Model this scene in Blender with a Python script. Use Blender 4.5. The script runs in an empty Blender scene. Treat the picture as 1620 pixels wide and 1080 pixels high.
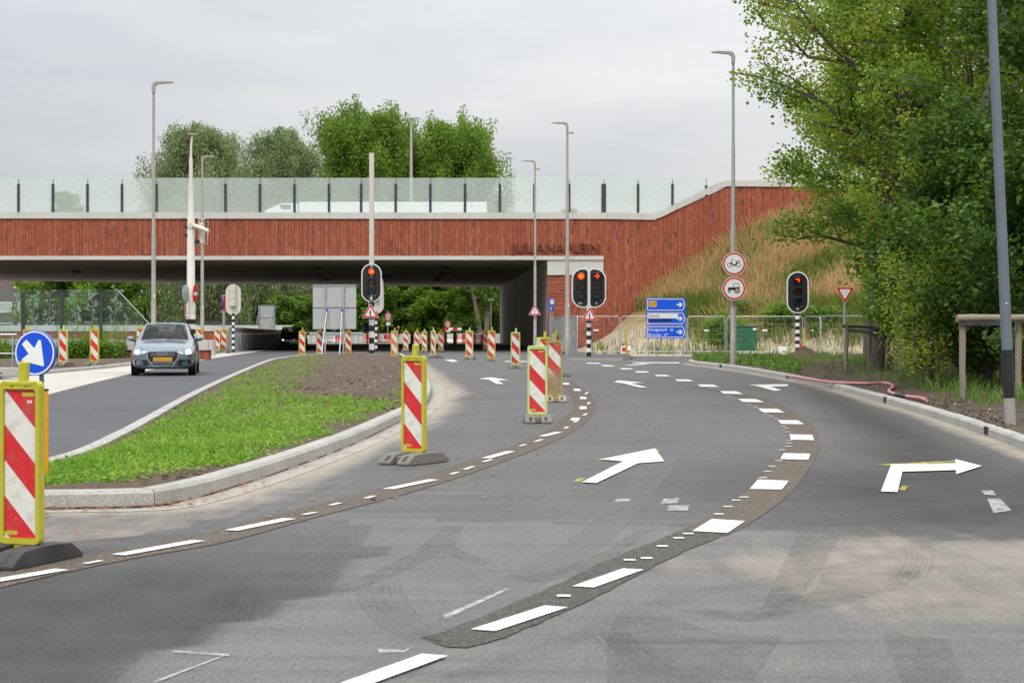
import bpy, bmesh, math, random
import numpy as np
from mathutils import Vector, Matrix, noise as mnoise
from mathutils.bvhtree import BVHTree
from mathutils.geometry import tessellate_polygon

SC = bpy.context.scene
COL = SC.collection
R = math.radians
PI = math.pi

# ------------------------------------------------------------------ camera, world, sun, exposure
F, CX, CY, HC = 3000.0, 810.0, 506.0, 1.54          # focal length in photo pixels, principal column, horizon row, eye height
cd = bpy.data.cameras.new('camera'); cam = bpy.data.objects.new('camera', cd); COL.objects.link(cam)
cam.location = (0, 0, HC); cam.rotation_euler = (R(90), 0, 0)
cd.sensor_width = 36.0; cd.lens = F / 1620.0 * 36.0
cd.shift_y = -(540.0 - CY) / 1620.0
cd.clip_start = 0.5; cd.clip_end = 6000
cd.dof.use_dof = True; cd.dof.focus_distance = 36.0; cd.dof.aperture_fstop = 8.0
SC.camera = cam
SC.view_settings.view_transform = 'Standard'
SC.view_settings.look = 'None'
SC.view_settings.exposure = 0.36
SC.view_settings.gamma = 1.0
try:
    SC.cycles.use_denoising = True
    SC.cycles.transparent_max_bounces = 16
    SC.cycles.max_bounces = 10; SC.cycles.diffuse_bounces = 8
except Exception:
    pass

SUN_EL, SUN_AZ = R(52), R(205)      # high soft sun behind the camera, a little to its left
wd = bpy.data.worlds.new('World'); SC.world = wd; wd.use_nodes = True
nt = wd.node_tree; nt.nodes.clear()
def wn(t, **k):
    n = nt.nodes.new(t)
    for a, b in k.items(): setattr(n, a, b)
    return n
out = wn('ShaderNodeOutputWorld'); bg = wn('ShaderNodeBackground'); bg.inputs['Strength'].default_value = 0.1
sky = wn('ShaderNodeTexSky', sky_type='NISHITA', sun_disc=False); sky.sun_elevation = SUN_EL; sky.sun_rotation = SUN_AZ
tc = wn('ShaderNodeTexCoord'); sep = wn('ShaderNodeSeparateXYZ'); nt.links.new(tc.outputs['Generated'], sep.inputs[0])
def wmath(op, a, b=None, c=None):
    n = wn('ShaderNodeMath', operation=op)
    for i, x in enumerate((a, b, c)):
        if x is None: continue
        if isinstance(x, (int, float)): n.inputs[i].default_value = x
        else: nt.links.new(x, n.inputs[i])
    return n.outputs[0]
zc = wmath('MAXIMUM', sep.outputs['Z'], 0.0)
lum = wmath('MULTIPLY_ADD', zc, 15.5, 5.0)                       # overcast sky: the zenith is about three times the horizon
mp = wn('ShaderNodeMapping'); mp.inputs['Scale'].default_value = (1.6, 1.6, 6.5); mp.inputs['Location'].default_value = (0.35, 0.2, 0.1)
nt.links.new(tc.outputs['Generated'], mp.inputs[0])
nz = wn('ShaderNodeTexNoise'); nz.inputs['Scale'].default_value = 3.2; nz.inputs['Detail'].default_value = 5.0; nz.inputs['Roughness'].default_value = 0.5
nt.links.new(mp.outputs[0], nz.inputs['Vector'])
xg = wmath('MULTIPLY_ADD', sep.outputs['X'], 0.62, 0.5)               # a darker bank of cloud towards the west
cl = wmath('ADD', wmath('MULTIPLY', nz.outputs['Fac'], 0.62), wmath('MULTIPLY', xg, 0.85))
cr = wn('ShaderNodeValToRGB'); nt.links.new(cl, cr.inputs[0])
cr.color_ramp.elements[0].position = 0.45; cr.color_ramp.elements[0].color = (0.66, 0.70, 0.755, 1)
cr.color_ramp.elements[1].position = 0.86; cr.color_ramp.elements[1].color = (1.0, 1.0, 1.0, 1)
vm = wn('ShaderNodeVectorMath', operation='SCALE'); nt.links.new(cr.outputs['Color'], vm.inputs[0]); nt.links.new(lum, vm.inputs['Scale'])
mx = wn('ShaderNodeMix', data_type='RGBA'); mx.inputs['Factor'].default_value = 0.96
nt.links.new(sky.outputs[0], mx.inputs['A']); nt.links.new(vm.outputs[0], mx.inputs['B'])
nt.links.new(mx.outputs['Result'], bg.inputs['Color']); nt.links.new(bg.outputs[0], out.inputs['Surface'])

sd = bpy.data.lights.new('sun', 'SUN'); sd.energy = 1.4; sd.angle = R(12); sd.color = (1.0, 0.965, 0.91)
sun = bpy.data.objects.new('sun', sd); COL.objects.link(sun)
# direction to the sun in the sky texture: rotation measured from +Y, clockwise seen from above
sv = Vector((math.sin(SUN_AZ) * math.cos(SUN_EL), math.cos(SUN_AZ) * math.cos(SUN_EL), math.sin(SUN_EL)))
sun.rotation_euler = sv.to_track_quat('Z', 'Y').to_euler()

# ------------------------------------------------------------------ where a photo pixel lies on the ground
def gz(Y):
    if Y < 70: return 0.0
    return -0.0068 * (min(Y, 260.0) - 70.0)
def G(px, py, dz=0.0):
    Y = 40.0
    for _ in range(30):
        Y = min(900.0, F * (HC - gz(Y) - dz) / max(py - CY, 1.0))
    return Vector(((px - CX) * Y / F, Y, gz(Y) + dz))
def at(px, py, Y):
    return Vector(((px - CX) * Y / F, Y, HC - (py - CY) * Y / F))
def gx(px, Y, dz=0.0):
    return Vector(((px - CX) * Y / F, Y, gz(Y) + dz))

# ------------------------------------------------------------------ materials
def s2l(c):
    return tuple(((x / 255.0) / 12.92 if x / 255.0 <= 0.04045 else ((x / 255.0 + 0.055) / 1.055) ** 2.4) for x in c)
class NM:
    """small wrapper that builds a node material"""
    def __init__(s, name):
        s.m = bpy.data.materials.new(name); s.m.use_nodes = True; s.t = s.m.node_tree; s.t.nodes.clear()
        s.out = s.t.nodes.new('ShaderNodeOutputMaterial')
    def n(s, t, **k):
        x = s.t.nodes.new(t)
        for a, b in k.items():
            if a == 'inp':
                for i, v in b.items(): s.set(x.inputs[i], v)
            else: setattr(x, a, b)
        return x
    def set(s, sock, v):
        if isinstance(v, bpy.types.NodeSocket): s.t.links.new(v, sock)
        elif isinstance(v, (tuple, list)) and len(v) == 3 and sock.type == 'RGBA': sock.default_value = (*v, 1)
        else: sock.default_value = v
    def math(s, op, a, b=None, c=None, clamp=False):
        x = s.n('ShaderNodeMath', operation=op); x.use_clamp = clamp
        for i, v in enumerate((a, b, c)):
            if v is not None: s.set(x.inputs[i], v)
        return x.outputs[0]
    def mix(s, f, a, b, blend='MIX'):
        x = s.n('ShaderNodeMix', data_type='RGBA', blend_type=blend)
        s.set(x.inputs['Factor'], f); s.set(x.inputs['A'], a); s.set(x.inputs['B'], b)
        return x.outputs['Result']
    def ramp(s, f, stops):
        x = s.n('ShaderNodeValToRGB'); s.set(x.inputs[0], f); e = x.color_ramp.elements
        while len(e) < len(stops): e.new(0.5)
        for i, (p, c) in enumerate(stops):
            e[i].position = p; e[i].color = (c, c, c, 1) if isinstance(c, (int, float)) else (*c, 1)
        return x.outputs['Color']
    def co(s, kind='Object', scale=None):
        v = s.n('ShaderNodeTexCoord').outputs[kind]
        if scale is not None:
            v = s.n('ShaderNodeMapping', inp={'Vector': v, 'Scale': scale}).outputs[0]
        return v
    def pos(s): return s.n('ShaderNodeNewGeometry').outputs['Position']
    def noise(s, vec, scale, detail=3.0, rough=0.55):
        return s.n('ShaderNodeTexNoise', inp={'Vector': vec, 'Scale': scale, 'Detail': detail, 'Roughness': rough}).outputs['Fac']
    def bump(s, h, strength=0.3, dist=0.01):
        return s.n('ShaderNodeBump', inp={'Height': h, 'Strength': strength, 'Distance': dist}).outputs[0]
    def bsdf(s, **k):
        b = s.n('ShaderNodeBsdfPrincipled')
        for a, v in k.items():
            s.set(b.inputs[a.replace('_', ' ')], v)
        return b.outputs[0]
    def done(s, sh):
        s.t.links.new(sh, s.out.inputs['Surface']); return s.m

def plain(name, col, rough=0.5, metal=0.0, var=0.12, scale=3.0, dirt=0.0, bump=0.0, spec=0.5, dirtcol=(0.09, 0.075, 0.055)):
    """a painted or cast surface with faint wear, optional dirt and grain"""
    N = NM(name); p = N.co('Object'); a = N.noise(p, scale, 4); b = N.noise(p, scale * 7.3, 3)
    lo = tuple(c * (1 - var) for c in col); hi = tuple(min(1, c * (1 + var)) for c in col)
    c = N.mix(N.ramp(a, [(0.3, 0), (0.7, 1)]), lo, hi)
    if dirt: c = N.mix(N.math('MULTIPLY', N.ramp(N.math('ADD', N.math('MULTIPLY', a, .6), N.math('MULTIPLY', b, .4)), [(0.48, 0), (0.72, 1)]), dirt), c, dirtcol)
    k = dict(Base_Color=c, Roughness=N.math('MULTIPLY_ADD', b, 0.2, rough - 0.1, clamp=True), Metallic=metal)
    k['Specular_IOR_Level'] = spec
    if bump: k['Normal'] = N.bump(N.noise(p, scale * 30, 2), bump, 0.01)
    return N.done(N.bsdf(**k))
def glow(name, col, strength):
    N = NM(name); e = N.n('ShaderNodeEmission', inp={'Color': col, 'Strength': strength}); return N.done(e.outputs[0])
def leafmat(name, cols, trans=0.35, rough=0.5):
    N = NM(name); r = N.n('ShaderNodeNewGeometry').outputs['Random Per Island']
    n1 = N.noise(N.co('Object'), 0.45, 2)
    f = N.math('ADD', N.math('MULTIPLY', r, 0.65), N.math('MULTIPLY', N.math('SUBTRACT', n1, 0.3), 0.85), clamp=True)
    c = N.ramp(f, [(i / (len(cols) - 1), x) for i, x in enumerate(cols)])
    d = N.bsdf(Base_Color=c, Roughness=rough, Specular_IOR_Level=0.3)
    t = N.n('ShaderNodeBsdfTranslucent', inp={'Color': c}).outputs[0]
    m = N.n('ShaderNodeMixShader', inp={0: trans}); N.set(m.inputs[1], d); N.set(m.inputs[2], t)
    return N.done(m.outputs[0])

M = {}
M['yellow'] = plain('yellow_plastic', (0.47, 0.43, 0.025), 0.5, var=0.18, scale=4, dirt=0.5, dirtcol=(0.2, 0.18, 0.05))
M['lime'] = plain('lime_plastic', (0.48, 0.58, 0.2), 0.5, var=0.1, scale=4, dirt=0.3, dirtcol=(0.35, 0.35, 0.16))
M['orange'] = plain('orange_yellow_plastic', (0.85, 0.38, 0.01), 0.4, var=0.05)
M['rubber'] = plain('black_rubber', (0.035, 0.034, 0.034), 0.7, var=0.3, dirt=0.4, dirtcol=(0.12, 0.11, 0.1), bump=0.2)
M['foot'] = plain('worn_grey_foot', (0.185, 0.172, 0.15), 0.85, var=0.25, scale=5, dirt=0.55, bump=0.5)
M['white'] = plain('white_paint', (0.78, 0.78, 0.76), 0.4, var=0.05)
M['black'] = plain('black_paint', (0.014, 0.014, 0.015), 0.45, var=0.3)
M['dark_post'] = plain('anthracite_paint', (0.035, 0.04, 0.045), 0.45, var=0.2)
M['red'] = plain('red_sign', (0.62, 0.015, 0.02), 0.35, var=0.06)
M['blue'] = plain('blue_sign', (0.004, 0.075, 0.62), 0.3, var=0.06)
M['blue_road'] = plain('blue_road_sign', (0.006, 0.1, 0.72), 0.35, var=0.05)
M['cream'] = plain('cream_paint', (0.6, 0.58, 0.5), 0.45, var=0.06, dirt=0.15)
M['lamp_metal'] = plain('grey_lamp_metal', (0.36, 0.335, 0.3), 0.5, 0.15, var=0.12, scale=2, dirt=0.2)
M['galv'] = plain('galvanised_steel', (0.43, 0.45, 0.47), 0.42, 0.55, var=0.18, scale=6)
M['steel_post'] = plain('dull_steel_column', (0.15, 0.175, 0.21), 0.5, 0.3, var=0.15, scale=3, dirt=0.2)
M['sign_back'] = plain('grey_sign_back', (0.43, 0.45, 0.44), 0.5, 0.1, var=0.05)
M['amber_plate'] = plain('amber_panel', (0.8, 0.42, 0.02), 0.4, var=0.04)
M['number_plate'] = plain('number_plate', (0.50, 0.29, 0.02), 0.45, var=0.12)
M['green_box'] = plain('green_cabinet_paint', (0.008, 0.12, 0.055), 0.45, var=0.12)
M['tarp'] = plain('grey_tarpaulin', (0.27, 0.27, 0.255), 0.75, var=0.35, scale=2.5, dirt=0.35)
M['wood'] = None
M['hose'] = plain('pink_hose', (0.50, 0.20, 0.215), 0.55, var=0.1, dirt=0.25)
M['plastic_red'] = plain('red_barrier_plastic', (0.56, 0.045, 0.035), 0.45, var=0.15, dirt=0.25)
M['plastic_white'] = plain('white_barrier_plastic', (0.66, 0.65, 0.61), 0.45, var=0.1, dirt=0.2)
M['skin'] = plain('skin', (0.5, 0.29, 0.2), 0.5, var=0.06)
M['cloth_dark'] = plain('dark_cloth', (0.02, 0.022, 0.03), 0.8, var=0.2)
M['cloth_light'] = plain('light_cloth', (0.4, 0.4, 0.42), 0.8, var=0.1)
M['hi_vis'] = plain('orange_cloth', (0.8, 0.18, 0.04), 0.7, var=0.08)
M['cloth_red'] = plain('red_cloth', (0.45, 0.02, 0.03), 0.7, var=0.08)
M['chrome'] = plain('chrome', (0.75, 0.76, 0.78), 0.12, 1.0, var=0.02)
M['brown_rust'] = plain('rusted_letters', (0.15, 0.042, 0.024), 0.75, var=0.25)
M['soil'] = None

def wood():
    N = NM('weathered_timber'); p = N.co('Object', (14, 14, 1.6)); a = N.noise(p, 2.0, 5, 0.7); b = N.noise(N.co('Object'), 2.3, 2)
    c = N.mix(a, (0.12, 0.095, 0.07), (0.36, 0.295, 0.22)); c = N.mix(N.math('MULTIPLY', b, 0.35), c, (0.2, 0.21, 0.16))
    return N.done(N.bsdf(Base_Color=c, Roughness=0.85, Normal=N.bump(a, 0.6, 0.01)))
M['wood'] = wood()
def bark(name, lo, hi, sc=(9, 9, 2.2)):
    N = NM(name); a = N.noise(N.co('Object', sc), 2.2, 6, 0.7); b = N.noise(N.co('Object'), 1.3, 2)
    c = N.mix(N.ramp(a, [(0.35, 0), (0.65, 1)]), lo, hi); c = N.mix(N.math('MULTIPLY', b, 0.4), c, (0.05, 0.06, 0.03))
    return N.done(N.bsdf(Base_Color=c, Roughness=0.9, Normal=N.bump(a, 0.8, 0.02)))
M['bark'] = bark('grey_brown_bark', (0.05, 0.04, 0.032), (0.17, 0.145, 0.115))
M['bark_pale'] = bark('pale_bark', (0.15, 0.12, 0.085), (0.36, 0.31, 0.23))
M['bark_birch'] = bark('birch_bark', (0.14, 0.13, 0.12), (0.5, 0.49, 0.46), (5, 5, 9))

def asphalt(name, c0, c1, attr=None):
    N = NM(name); p = N.pos()
    big = N.noise(p, 0.22, 4, 0.55); mid = N.noise(p, 1.7, 4, 0.6); grain = N.noise(p, 55, 2, 0.7); fine = N.noise(p, 160, 1, 0.5)
    # long streaks where tyres have polished the surface
    st = N.noise(N.n('ShaderNodeMapping', inp={'Vector': p, 'Scale': (1.6, 0.22, 1), 'Rotation': (0, 0, R(-14))}).outputs[0], 1.0, 5, 0.65)
    f = N.math('ADD', N.math('MULTIPLY', big, 0.45), N.math('ADD', N.math('MULTIPLY', mid, 0.25), N.math('MULTIPLY', st, 0.35)))
    c = N.mix(N.ramp(f, [(0.36, 0), (0.68, 1)]), c0, c1)
    mot = N.noise(p, 13, 4, 0.7); c = N.mix(N.ramp(mot, [(0.36, 0.4), (0.5, 0.0)]), c, tuple(x * 0.5 for x in c0)); c = N.mix(N.ramp(mot, [(0.52, 0.0), (0.7, 0.35)]), c, tuple(x * 1.5 for x in c1))
    c = N.mix(N.ramp(grain, [(0.52, 0.0), (0.70, 0.75)]), c, tuple(x * 2.0 for x in c1))
    c = N.mix(N.ramp(grain, [(0.30, 0.8), (0.47, 0.0)]), c, tuple(x * 0.35 for x in c0))
    if attr:
        v = N.n('ShaderNodeVertexColor', layer_name='road').outputs['Color']
        s = N.n('ShaderNodeSeparateColor', inp={0: v})
        nr = N.noise(p, 2.6, 5, 0.7); nr2 = N.noise(N.n('ShaderNodeMapping', inp={'Vector': p, 'Scale': (1.0, 0.16, 1), 'Rotation': (0, 0, R(-20))}).outputs[0], 2.2, 5, 0.7)
        sx = N.noise(N.n('ShaderNodeMapping', inp={'Vector': p, 'Scale': (0.3, 2.4, 1), 'Rotation': (0, 0, R(6))}).outputs[0], 1.3, 6, 0.72)
        oldf = N.ramp(N.math('ADD', s.outputs[0], N.math('MULTIPLY', N.math('SUBTRACT', nr, 0.5), 0.05)), [(0.48, 0), (0.52, 1)])
        oc = N.mix(N.ramp(f, [(0.34, 0), (0.70, 1)]), (0.082, 0.080, 0.076), (0.148, 0.143, 0.134))
        oc = N.mix(N.ramp(mot, [(0.36, 0.4), (0.5, 0.0)]), oc, (0.05, 0.049, 0.047))
        oc = N.mix(N.ramp(grain, [(0.5, 0.0), (0.70, 0.7)]), oc, (0.28, 0.27, 0.25))
        oc = N.mix(N.ramp(grain, [(0.26, 0.6), (0.44, 0.0)]), oc, (0.05, 0.05, 0.05))
        c = N.mix(oldf, c, oc); c = N.mix(N.ramp(sx, [(0.32, 0.42), (0.5, 0.0)]), c, (0.05, 0.048, 0.046)); c = N.mix(N.ramp(sx, [(0.52, 0.0), (0.72, 0.3)]), c, (0.21, 0.195, 0.17))
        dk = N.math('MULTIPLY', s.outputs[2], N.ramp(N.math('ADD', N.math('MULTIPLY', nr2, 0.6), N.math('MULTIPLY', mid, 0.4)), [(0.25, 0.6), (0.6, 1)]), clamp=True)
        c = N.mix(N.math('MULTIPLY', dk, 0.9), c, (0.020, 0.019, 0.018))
        du = N.ramp(N.math('ADD', s.outputs[1], N.math('MULTIPLY', N.math('SUBTRACT', N.math('ADD', N.math('MULTIPLY', nr2, .65), N.math('MULTIPLY', nr, .35)), 0.5), 1.1)), [(0.42, 0), (0.85, 1)])
        c = N.mix(N.math('MULTIPLY', du, 0.8), c, (0.36, 0.305, 0.235))
    return N.done(N.bsdf(Base_Color=c, Roughness=N.math('MULTIPLY_ADD', mid, 0.25, 0.62), Specular_IOR_Level=0.35, Normal=N.bump(N.math('ADD', grain, N.math('MULTIPLY', fine, 0.5)), 0.35, 0.008)))
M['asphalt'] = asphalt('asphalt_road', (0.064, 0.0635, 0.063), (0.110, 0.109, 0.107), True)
M['asphalt_dark'] = asphalt('fresh_asphalt', (0.05, 0.051, 0.056), (0.085, 0.086, 0.092))
M['asphalt_far'] = asphalt('far_asphalt', (0.20, 0.195, 0.185), (0.29, 0.28, 0.265))  # paler than the near road: stands in for light missing under the deck
def strip(name, c0, c1):
    N = NM(name); p = N.pos(); g = N.noise(p, 42, 3, 0.75); m = N.noise(p, 3.0, 4)
    c = N.mix(m, c0, c1); c = N.mix(N.ramp(g, [(0.52, 0), (0.66, 0.9)]), c, tuple(x * 2.6 for x in c1)); c = N.mix(N.ramp(g, [(0.32, 0.9), (0.47, 0)]), c, tuple(x * 0.35 for x in c0))
    return N.done(N.bsdf(Base_Color=c, Roughness=0.85, Normal=N.bump(g, 0.6, 0.01)))
M['milled_brown'] = strip('milled_brown_strip', (0.055, 0.042, 0.030), (0.092, 0.070, 0.050))
M['milled_grey'] = strip('milled_grey_strip', (0.034, 0.033, 0.028), (0.058, 0.056, 0.046))
def ghost(name, col, a0, a1, sc=3.0):
    """worn film on the road: shows in patches, the road between them"""
    N = NM(name); p = N.pos(); n1 = N.noise(p, sc, 5, 0.7); g = N.noise(p, 45, 2)
    c = N.mix(g, tuple(x * 0.55 for x in col), tuple(x * 1.45 for x in col))
    d = N.bsdf(Base_Color=c, Roughness=0.85); t = N.n('ShaderNodeBsdfTransparent').outputs[0]
    m = N.n('ShaderNodeMixShader', inp={0: N.ramp(n1, [(0.3, a0), (0.7, a1)])}); N.set(m.inputs[1], t); N.set(m.inputs[2], d)
    return N.done(m.outputs[0])
M['ghost_light'] = ghost('worn_light_film', (0.19, 0.19, 0.195), 0.1, 0.55)
M['ghost_dark'] = ghost('worn_dark_film', (0.072, 0.070, 0.060), 0.0, 0.25, 9.0)
M['ghost_tyre'] = ghost('tyre_rubber_film', (0.05, 0.05, 0.05), 0.0, 0.2, 1.5)
M['ghost_white'] = ghost('scraped_white_paint', (0.5, 0.5, 0.49), 0.0, 1.0, 9.0)
M['ghost_yellow'] = ghost('yellow_marking_spray', (0.5, 0.42, 0.03), 0.1, 1.0, 8.0)
def roadpaint():
    """thermoplastic marking: greyed by tyres, chipped here and there so the asphalt shows"""
    N = NM('white_road_paint'); p = N.pos(); n1 = N.noise(p, 5, 5, 0.7); n2 = N.noise(N.n('ShaderNodeMapping', inp={'Vector': p, 'Scale': (30, 2, 1)}).outputs[0], 1.0, 3); n3 = N.noise(p, 38, 4, 0.75); n4 = N.noise(p, 0.7, 2)
    c = N.mix(n2, (0.54, 0.54, 0.525), (0.74, 0.74, 0.73)); c = N.mix(N.ramp(n1, [(0.5, 0), (0.75, 0.55)]), c, (0.33, 0.325, 0.31)); c = N.mix(N.ramp(n3, [(0.3, 0.5), (0.45, 0)]), c, (0.36, 0.355, 0.34))
    d = N.bsdf(Base_Color=c, Roughness=0.65); t = N.n('ShaderNodeBsdfTransparent').outputs[0]
    f = N.math('ADD', N.math('MULTIPLY', n3, 0.75), N.math('ADD', N.math('MULTIPLY', n1, 0.25), N.math('MULTIPLY', n4, 0.12)))
    m = N.n('ShaderNodeMixShader', inp={0: N.ramp(f, [(0.64, 1.0), (0.70, 0.1)])}); N.set(m.inputs[1], t); N.set(m.inputs[2], d)
    return N.done(m.outputs[0])
M['roadpaint'] = roadpaint()
def concrete(name, c0, c1, sc=1.0, grain=0.3, joint=None):
    N = NM(name); p = N.pos(); a = N.noise(p, 0.8 * sc, 5, 0.65); g = N.noise(p, 60, 2, 0.6)
    c = N.mix(N.ramp(a, [(0.3, 0), (0.7, 1)]), c0, c1); c = N.mix(N.ramp(g, [(0.3, grain), (0.5, 0)]), c, tuple(x * 0.5 for x in c0))
    c = N.mix(N.ramp(g, [(0.55, 0), (0.75, grain)]), c, tuple(min(0.9, x * 1.5) for x in c1))
    return N.done(N.bsdf(Base_Color=c, Roughness=0.85, Normal=N.bump(g, 0.25, 0.006)))
M['concrete'] = concrete('pale_concrete', (0.42, 0.405, 0.37), (0.55, 0.535, 0.5))
M['concrete_kerb'] = concrete('kerb_concrete', (0.30, 0.29, 0.26), (0.43, 0.415, 0.38), 2.0, 0.6)
M['concrete_gutter'] = concrete('gutter_concrete', (0.27, 0.25, 0.215), (0.38, 0.355, 0.31), 1.6, 0.4)
M['concrete_path'] = concrete('pale_paved_strip', (0.38, 0.355, 0.31), (0.5, 0.47, 0.42), 0.9, 0.25)
M['concrete_wall'] = concrete('dirty_concrete_wall', (0.30, 0.285, 0.25), (0.5, 0.48, 0.43), 0.5, 0.2)
M['beam'] = concrete('concrete_beam', (0.50, 0.485, 0.45), (0.6, 0.585, 0.55), 0.5, 0.1)
def soffit():
    N = NM('board_marked_soffit'); p = N.pos()
    s = N.n('ShaderNodeSeparateXYZ', inp={0: p}); y = s.outputs['Y']
    w = N.noise(N.n('ShaderNodeMapping', inp={'Vector': p, 'Scale': (0.05, 1.1, 1)}).outputs[0], 1.0, 5, 0.75)
    w2 = N.noise(N.n('ShaderNodeMapping', inp={'Vector': p, 'Scale': (0.25, 0.5, 1)}).outputs[0], 1.0, 4, 0.6)
    f = N.math('FRACT', N.math('MULTIPLY', y, 0.42)); ln = N.math('LESS_THAN', f, 0.16)
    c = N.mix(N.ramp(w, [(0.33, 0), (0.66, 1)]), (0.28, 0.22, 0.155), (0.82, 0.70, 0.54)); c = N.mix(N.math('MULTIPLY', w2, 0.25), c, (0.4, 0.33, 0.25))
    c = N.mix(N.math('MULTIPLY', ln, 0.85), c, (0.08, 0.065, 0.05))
    return N.done(N.bsdf(Base_Color=c, Roughness=0.8))
M['soffit'] = soffit()
def brickmat(name, vertical=True):
    """long bricks laid in standing (or lying) courses, some darker, pale joints here and there, ribs standing proud"""
    N = NM(name); p = N.pos(); s = N.n('ShaderNodeSeparateXYZ', inp={0: p}); u = s.outputs['X']; v = s.outputs['Z']
    if not vertical: u, v = v, u
    W, L = (0.15, 0.31) if vertical else (0.085, 0.55)
    cu = N.math('DIVIDE', u, W); ci = N.math('FLOOR', cu); fu = N.math('FRACT', cu)
    h1 = N.n('ShaderNodeTexWhiteNoise', noise_dimensions='1D', inp={'W': ci}).outputs['Value']
    cv = N.math('ADD', N.math('DIVIDE', v, L), N.math('MULTIPLY', h1, 7.0)); vi = N.math('FLOOR', cv); fv = N.math('FRACT', cv)
    h2 = N.n('ShaderNodeTexWhiteNoise', noise_dimensions='2D', inp={'Vector': N.n('ShaderNodeCombineXYZ', inp={0: ci, 1: vi}).outputs[0]}).outputs['Value']
    c = N.ramp(h2, [(0.0, (0.28, 0.062, 0.026)), (0.3, (0.375, 0.090, 0.038)), (0.62, (0.32, 0.072, 0.030)), (0.88, (0.42, 0.125, 0.060)), (0.965, (0.26, 0.066, 0.034)), (1.0, (0.10, 0.05, 0.042))])
    rib = N.math('GREATER_THAN', h1, 0.62); dk = N.math('LESS_THAN', h1, 0.20)
    c = N.mix(N.math('MULTIPLY', dk, 0.2), c, (0.17, 0.045, 0.025))
    n = N.noise(p, 1.1, 4, 0.6); c = N.mix(N.math('MULTIPLY', n, 0.2), c, (0.24, 0.07, 0.04))
    n3 = N.noise(p, 5.0, 5, 0.7); c = N.mix(N.ramp(n3, [(0.64, 0), (0.78, 0.35)]), c, (0.5, 0.22, 0.15))
    ju = N.math('LESS_THAN', fu, N.math('MULTIPLY_ADD', h1, 0.24, 0.10)); jv = N.math('LESS_THAN', fv, 0.035)
    pale = N.math('MULTIPLY', ju, N.math('GREATER_THAN', N.n('ShaderNodeTexWhiteNoise', noise_dimensions='1D', inp={'W': N.math('ADD', ci, 91.7)}).outputs['Value'], 0.74))
    c = N.mix(N.math('MULTIPLY', ju, 0.8), c, (0.075, 0.022, 0.014)); c = N.mix(N.math('MULTIPLY', pale, N.math('MULTIPLY_ADD', n3, 1.0, -0.1)), c, (0.42, 0.26, 0.21))
    c = N.mix(N.math('MULTIPLY', jv, 0.6), c, (0.15, 0.06, 0.05))
    hgt = N.math('SUBTRACT', N.math('MULTIPLY', rib, 0.6), N.math('MAXIMUM', ju, N.math('MULTIPLY', jv, 0.7)))
    return N.done(N.bsdf(Base_Color=c, Roughness=0.82, Normal=N.bump(hgt, 0.7, 0.03)))
M['brick'] = brickmat('standing_red_brick')
M['brick_lying'] = brickmat('lying_red_brick', False)
def house_brick():
    N = NM('dark_house_brick'); b = N.n('ShaderNodeTexBrick', inp={'Vector': N.n('ShaderNodeMapping', inp={'Vector': N.co('Object'), 'Rotation': (R(90), 0, 0)}).outputs[0], 'Color1': (0.12, 0.085, 0.08), 'Color2': (0.19, 0.145, 0.135), 'Mortar': (0.22, 0.2, 0.19), 'Scale': 4.0, 'Mortar Size': 0.02})
    return N.done(N.bsdf(Base_Color=b.outputs['Color'], Roughness=0.85))
M['house_brick'] = house_brick()
def soilmat(name, c0, c1, fleck=(0.4, 0.36, 0.3), fl=0.6):
    N = NM(name); p = N.pos(); a = N.noise(p, 1.3, 6, 0.7); g = N.noise(p, 16, 4, 0.75); h = N.noise(p, 30, 2, 0.7)
    c = N.mix(N.ramp(a, [(0.3, 0), (0.7, 1)]), c0, c1); c = N.mix(N.ramp(g, [(0.35, 0.7), (0.52, 0)]), c, tuple(x * 0.4 for x in c0)); c = N.mix(N.ramp(h, [(0.62, 0), (0.74, fl)]), c, fleck)
    return N.done(N.bsdf(Base_Color=c, Roughness=0.95, Normal=N.bump(N.math('ADD', g, N.math('MULTIPLY', a, 0.6)), 0.9, 0.05)))
M['soil'] = soilmat('brown_soil', (0.075, 0.046, 0.028), (0.145, 0.096, 0.064))
M['soil_dark'] = soilmat('dark_forest_soil', (0.055, 0.036, 0.022), (0.12, 0.082, 0.052), (0.26, 0.2, 0.14), 0.6)
M['grass_base'] = soilmat('grassy_ground', (0.06, 0.085, 0.02), (0.10, 0.13, 0.035), (0.2, 0.2, 0.08), 0.3)
def slope():
    N = NM('sand_and_dry_grass_slope'); p = N.pos(); s = N.n('ShaderNodeSeparateXYZ', inp={0: p})
    a = N.noise(p, 0.35, 5, 0.65); g = N.noise(p, 3.5, 5, 0.75); st = N.noise(N.n('ShaderNodeMapping', inp={'Vector': p, 'Scale': (3.5, 1.0, 0.6)}).outputs[0], 1.5, 5, 0.7)
    sand = N.mix(N.ramp(g, [(0.3, 0), (0.7, 1)]), (0.22, 0.165, 0.11), (0.5, 0.41, 0.30)); dry = N.mix(st, (0.20, 0.135, 0.055), (0.42, 0.30, 0.14)); grn = N.mix(st, (0.06, 0.08, 0.015), (0.16, 0.19, 0.05))
    hi = N.ramp(N.math('ADD', N.math('DIVIDE', s.outputs['Z'], 3.0), N.math('MULTIPLY', N.math('SUBTRACT', a, 0.5), 0.9)), [(0.26, 0), (0.52, 1)])
    c = N.mix(hi, sand, N.mix(N.ramp(N.noise(p, 0.5, 3), [(0.5, 0), (0.68, 0.8)]), dry, grn))
    return N.done(N.bsdf(Base_Color=c, Roughness=0.95, Normal=N.bump(g, 0.8, 0.08)))
M['slope'] = slope()
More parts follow.
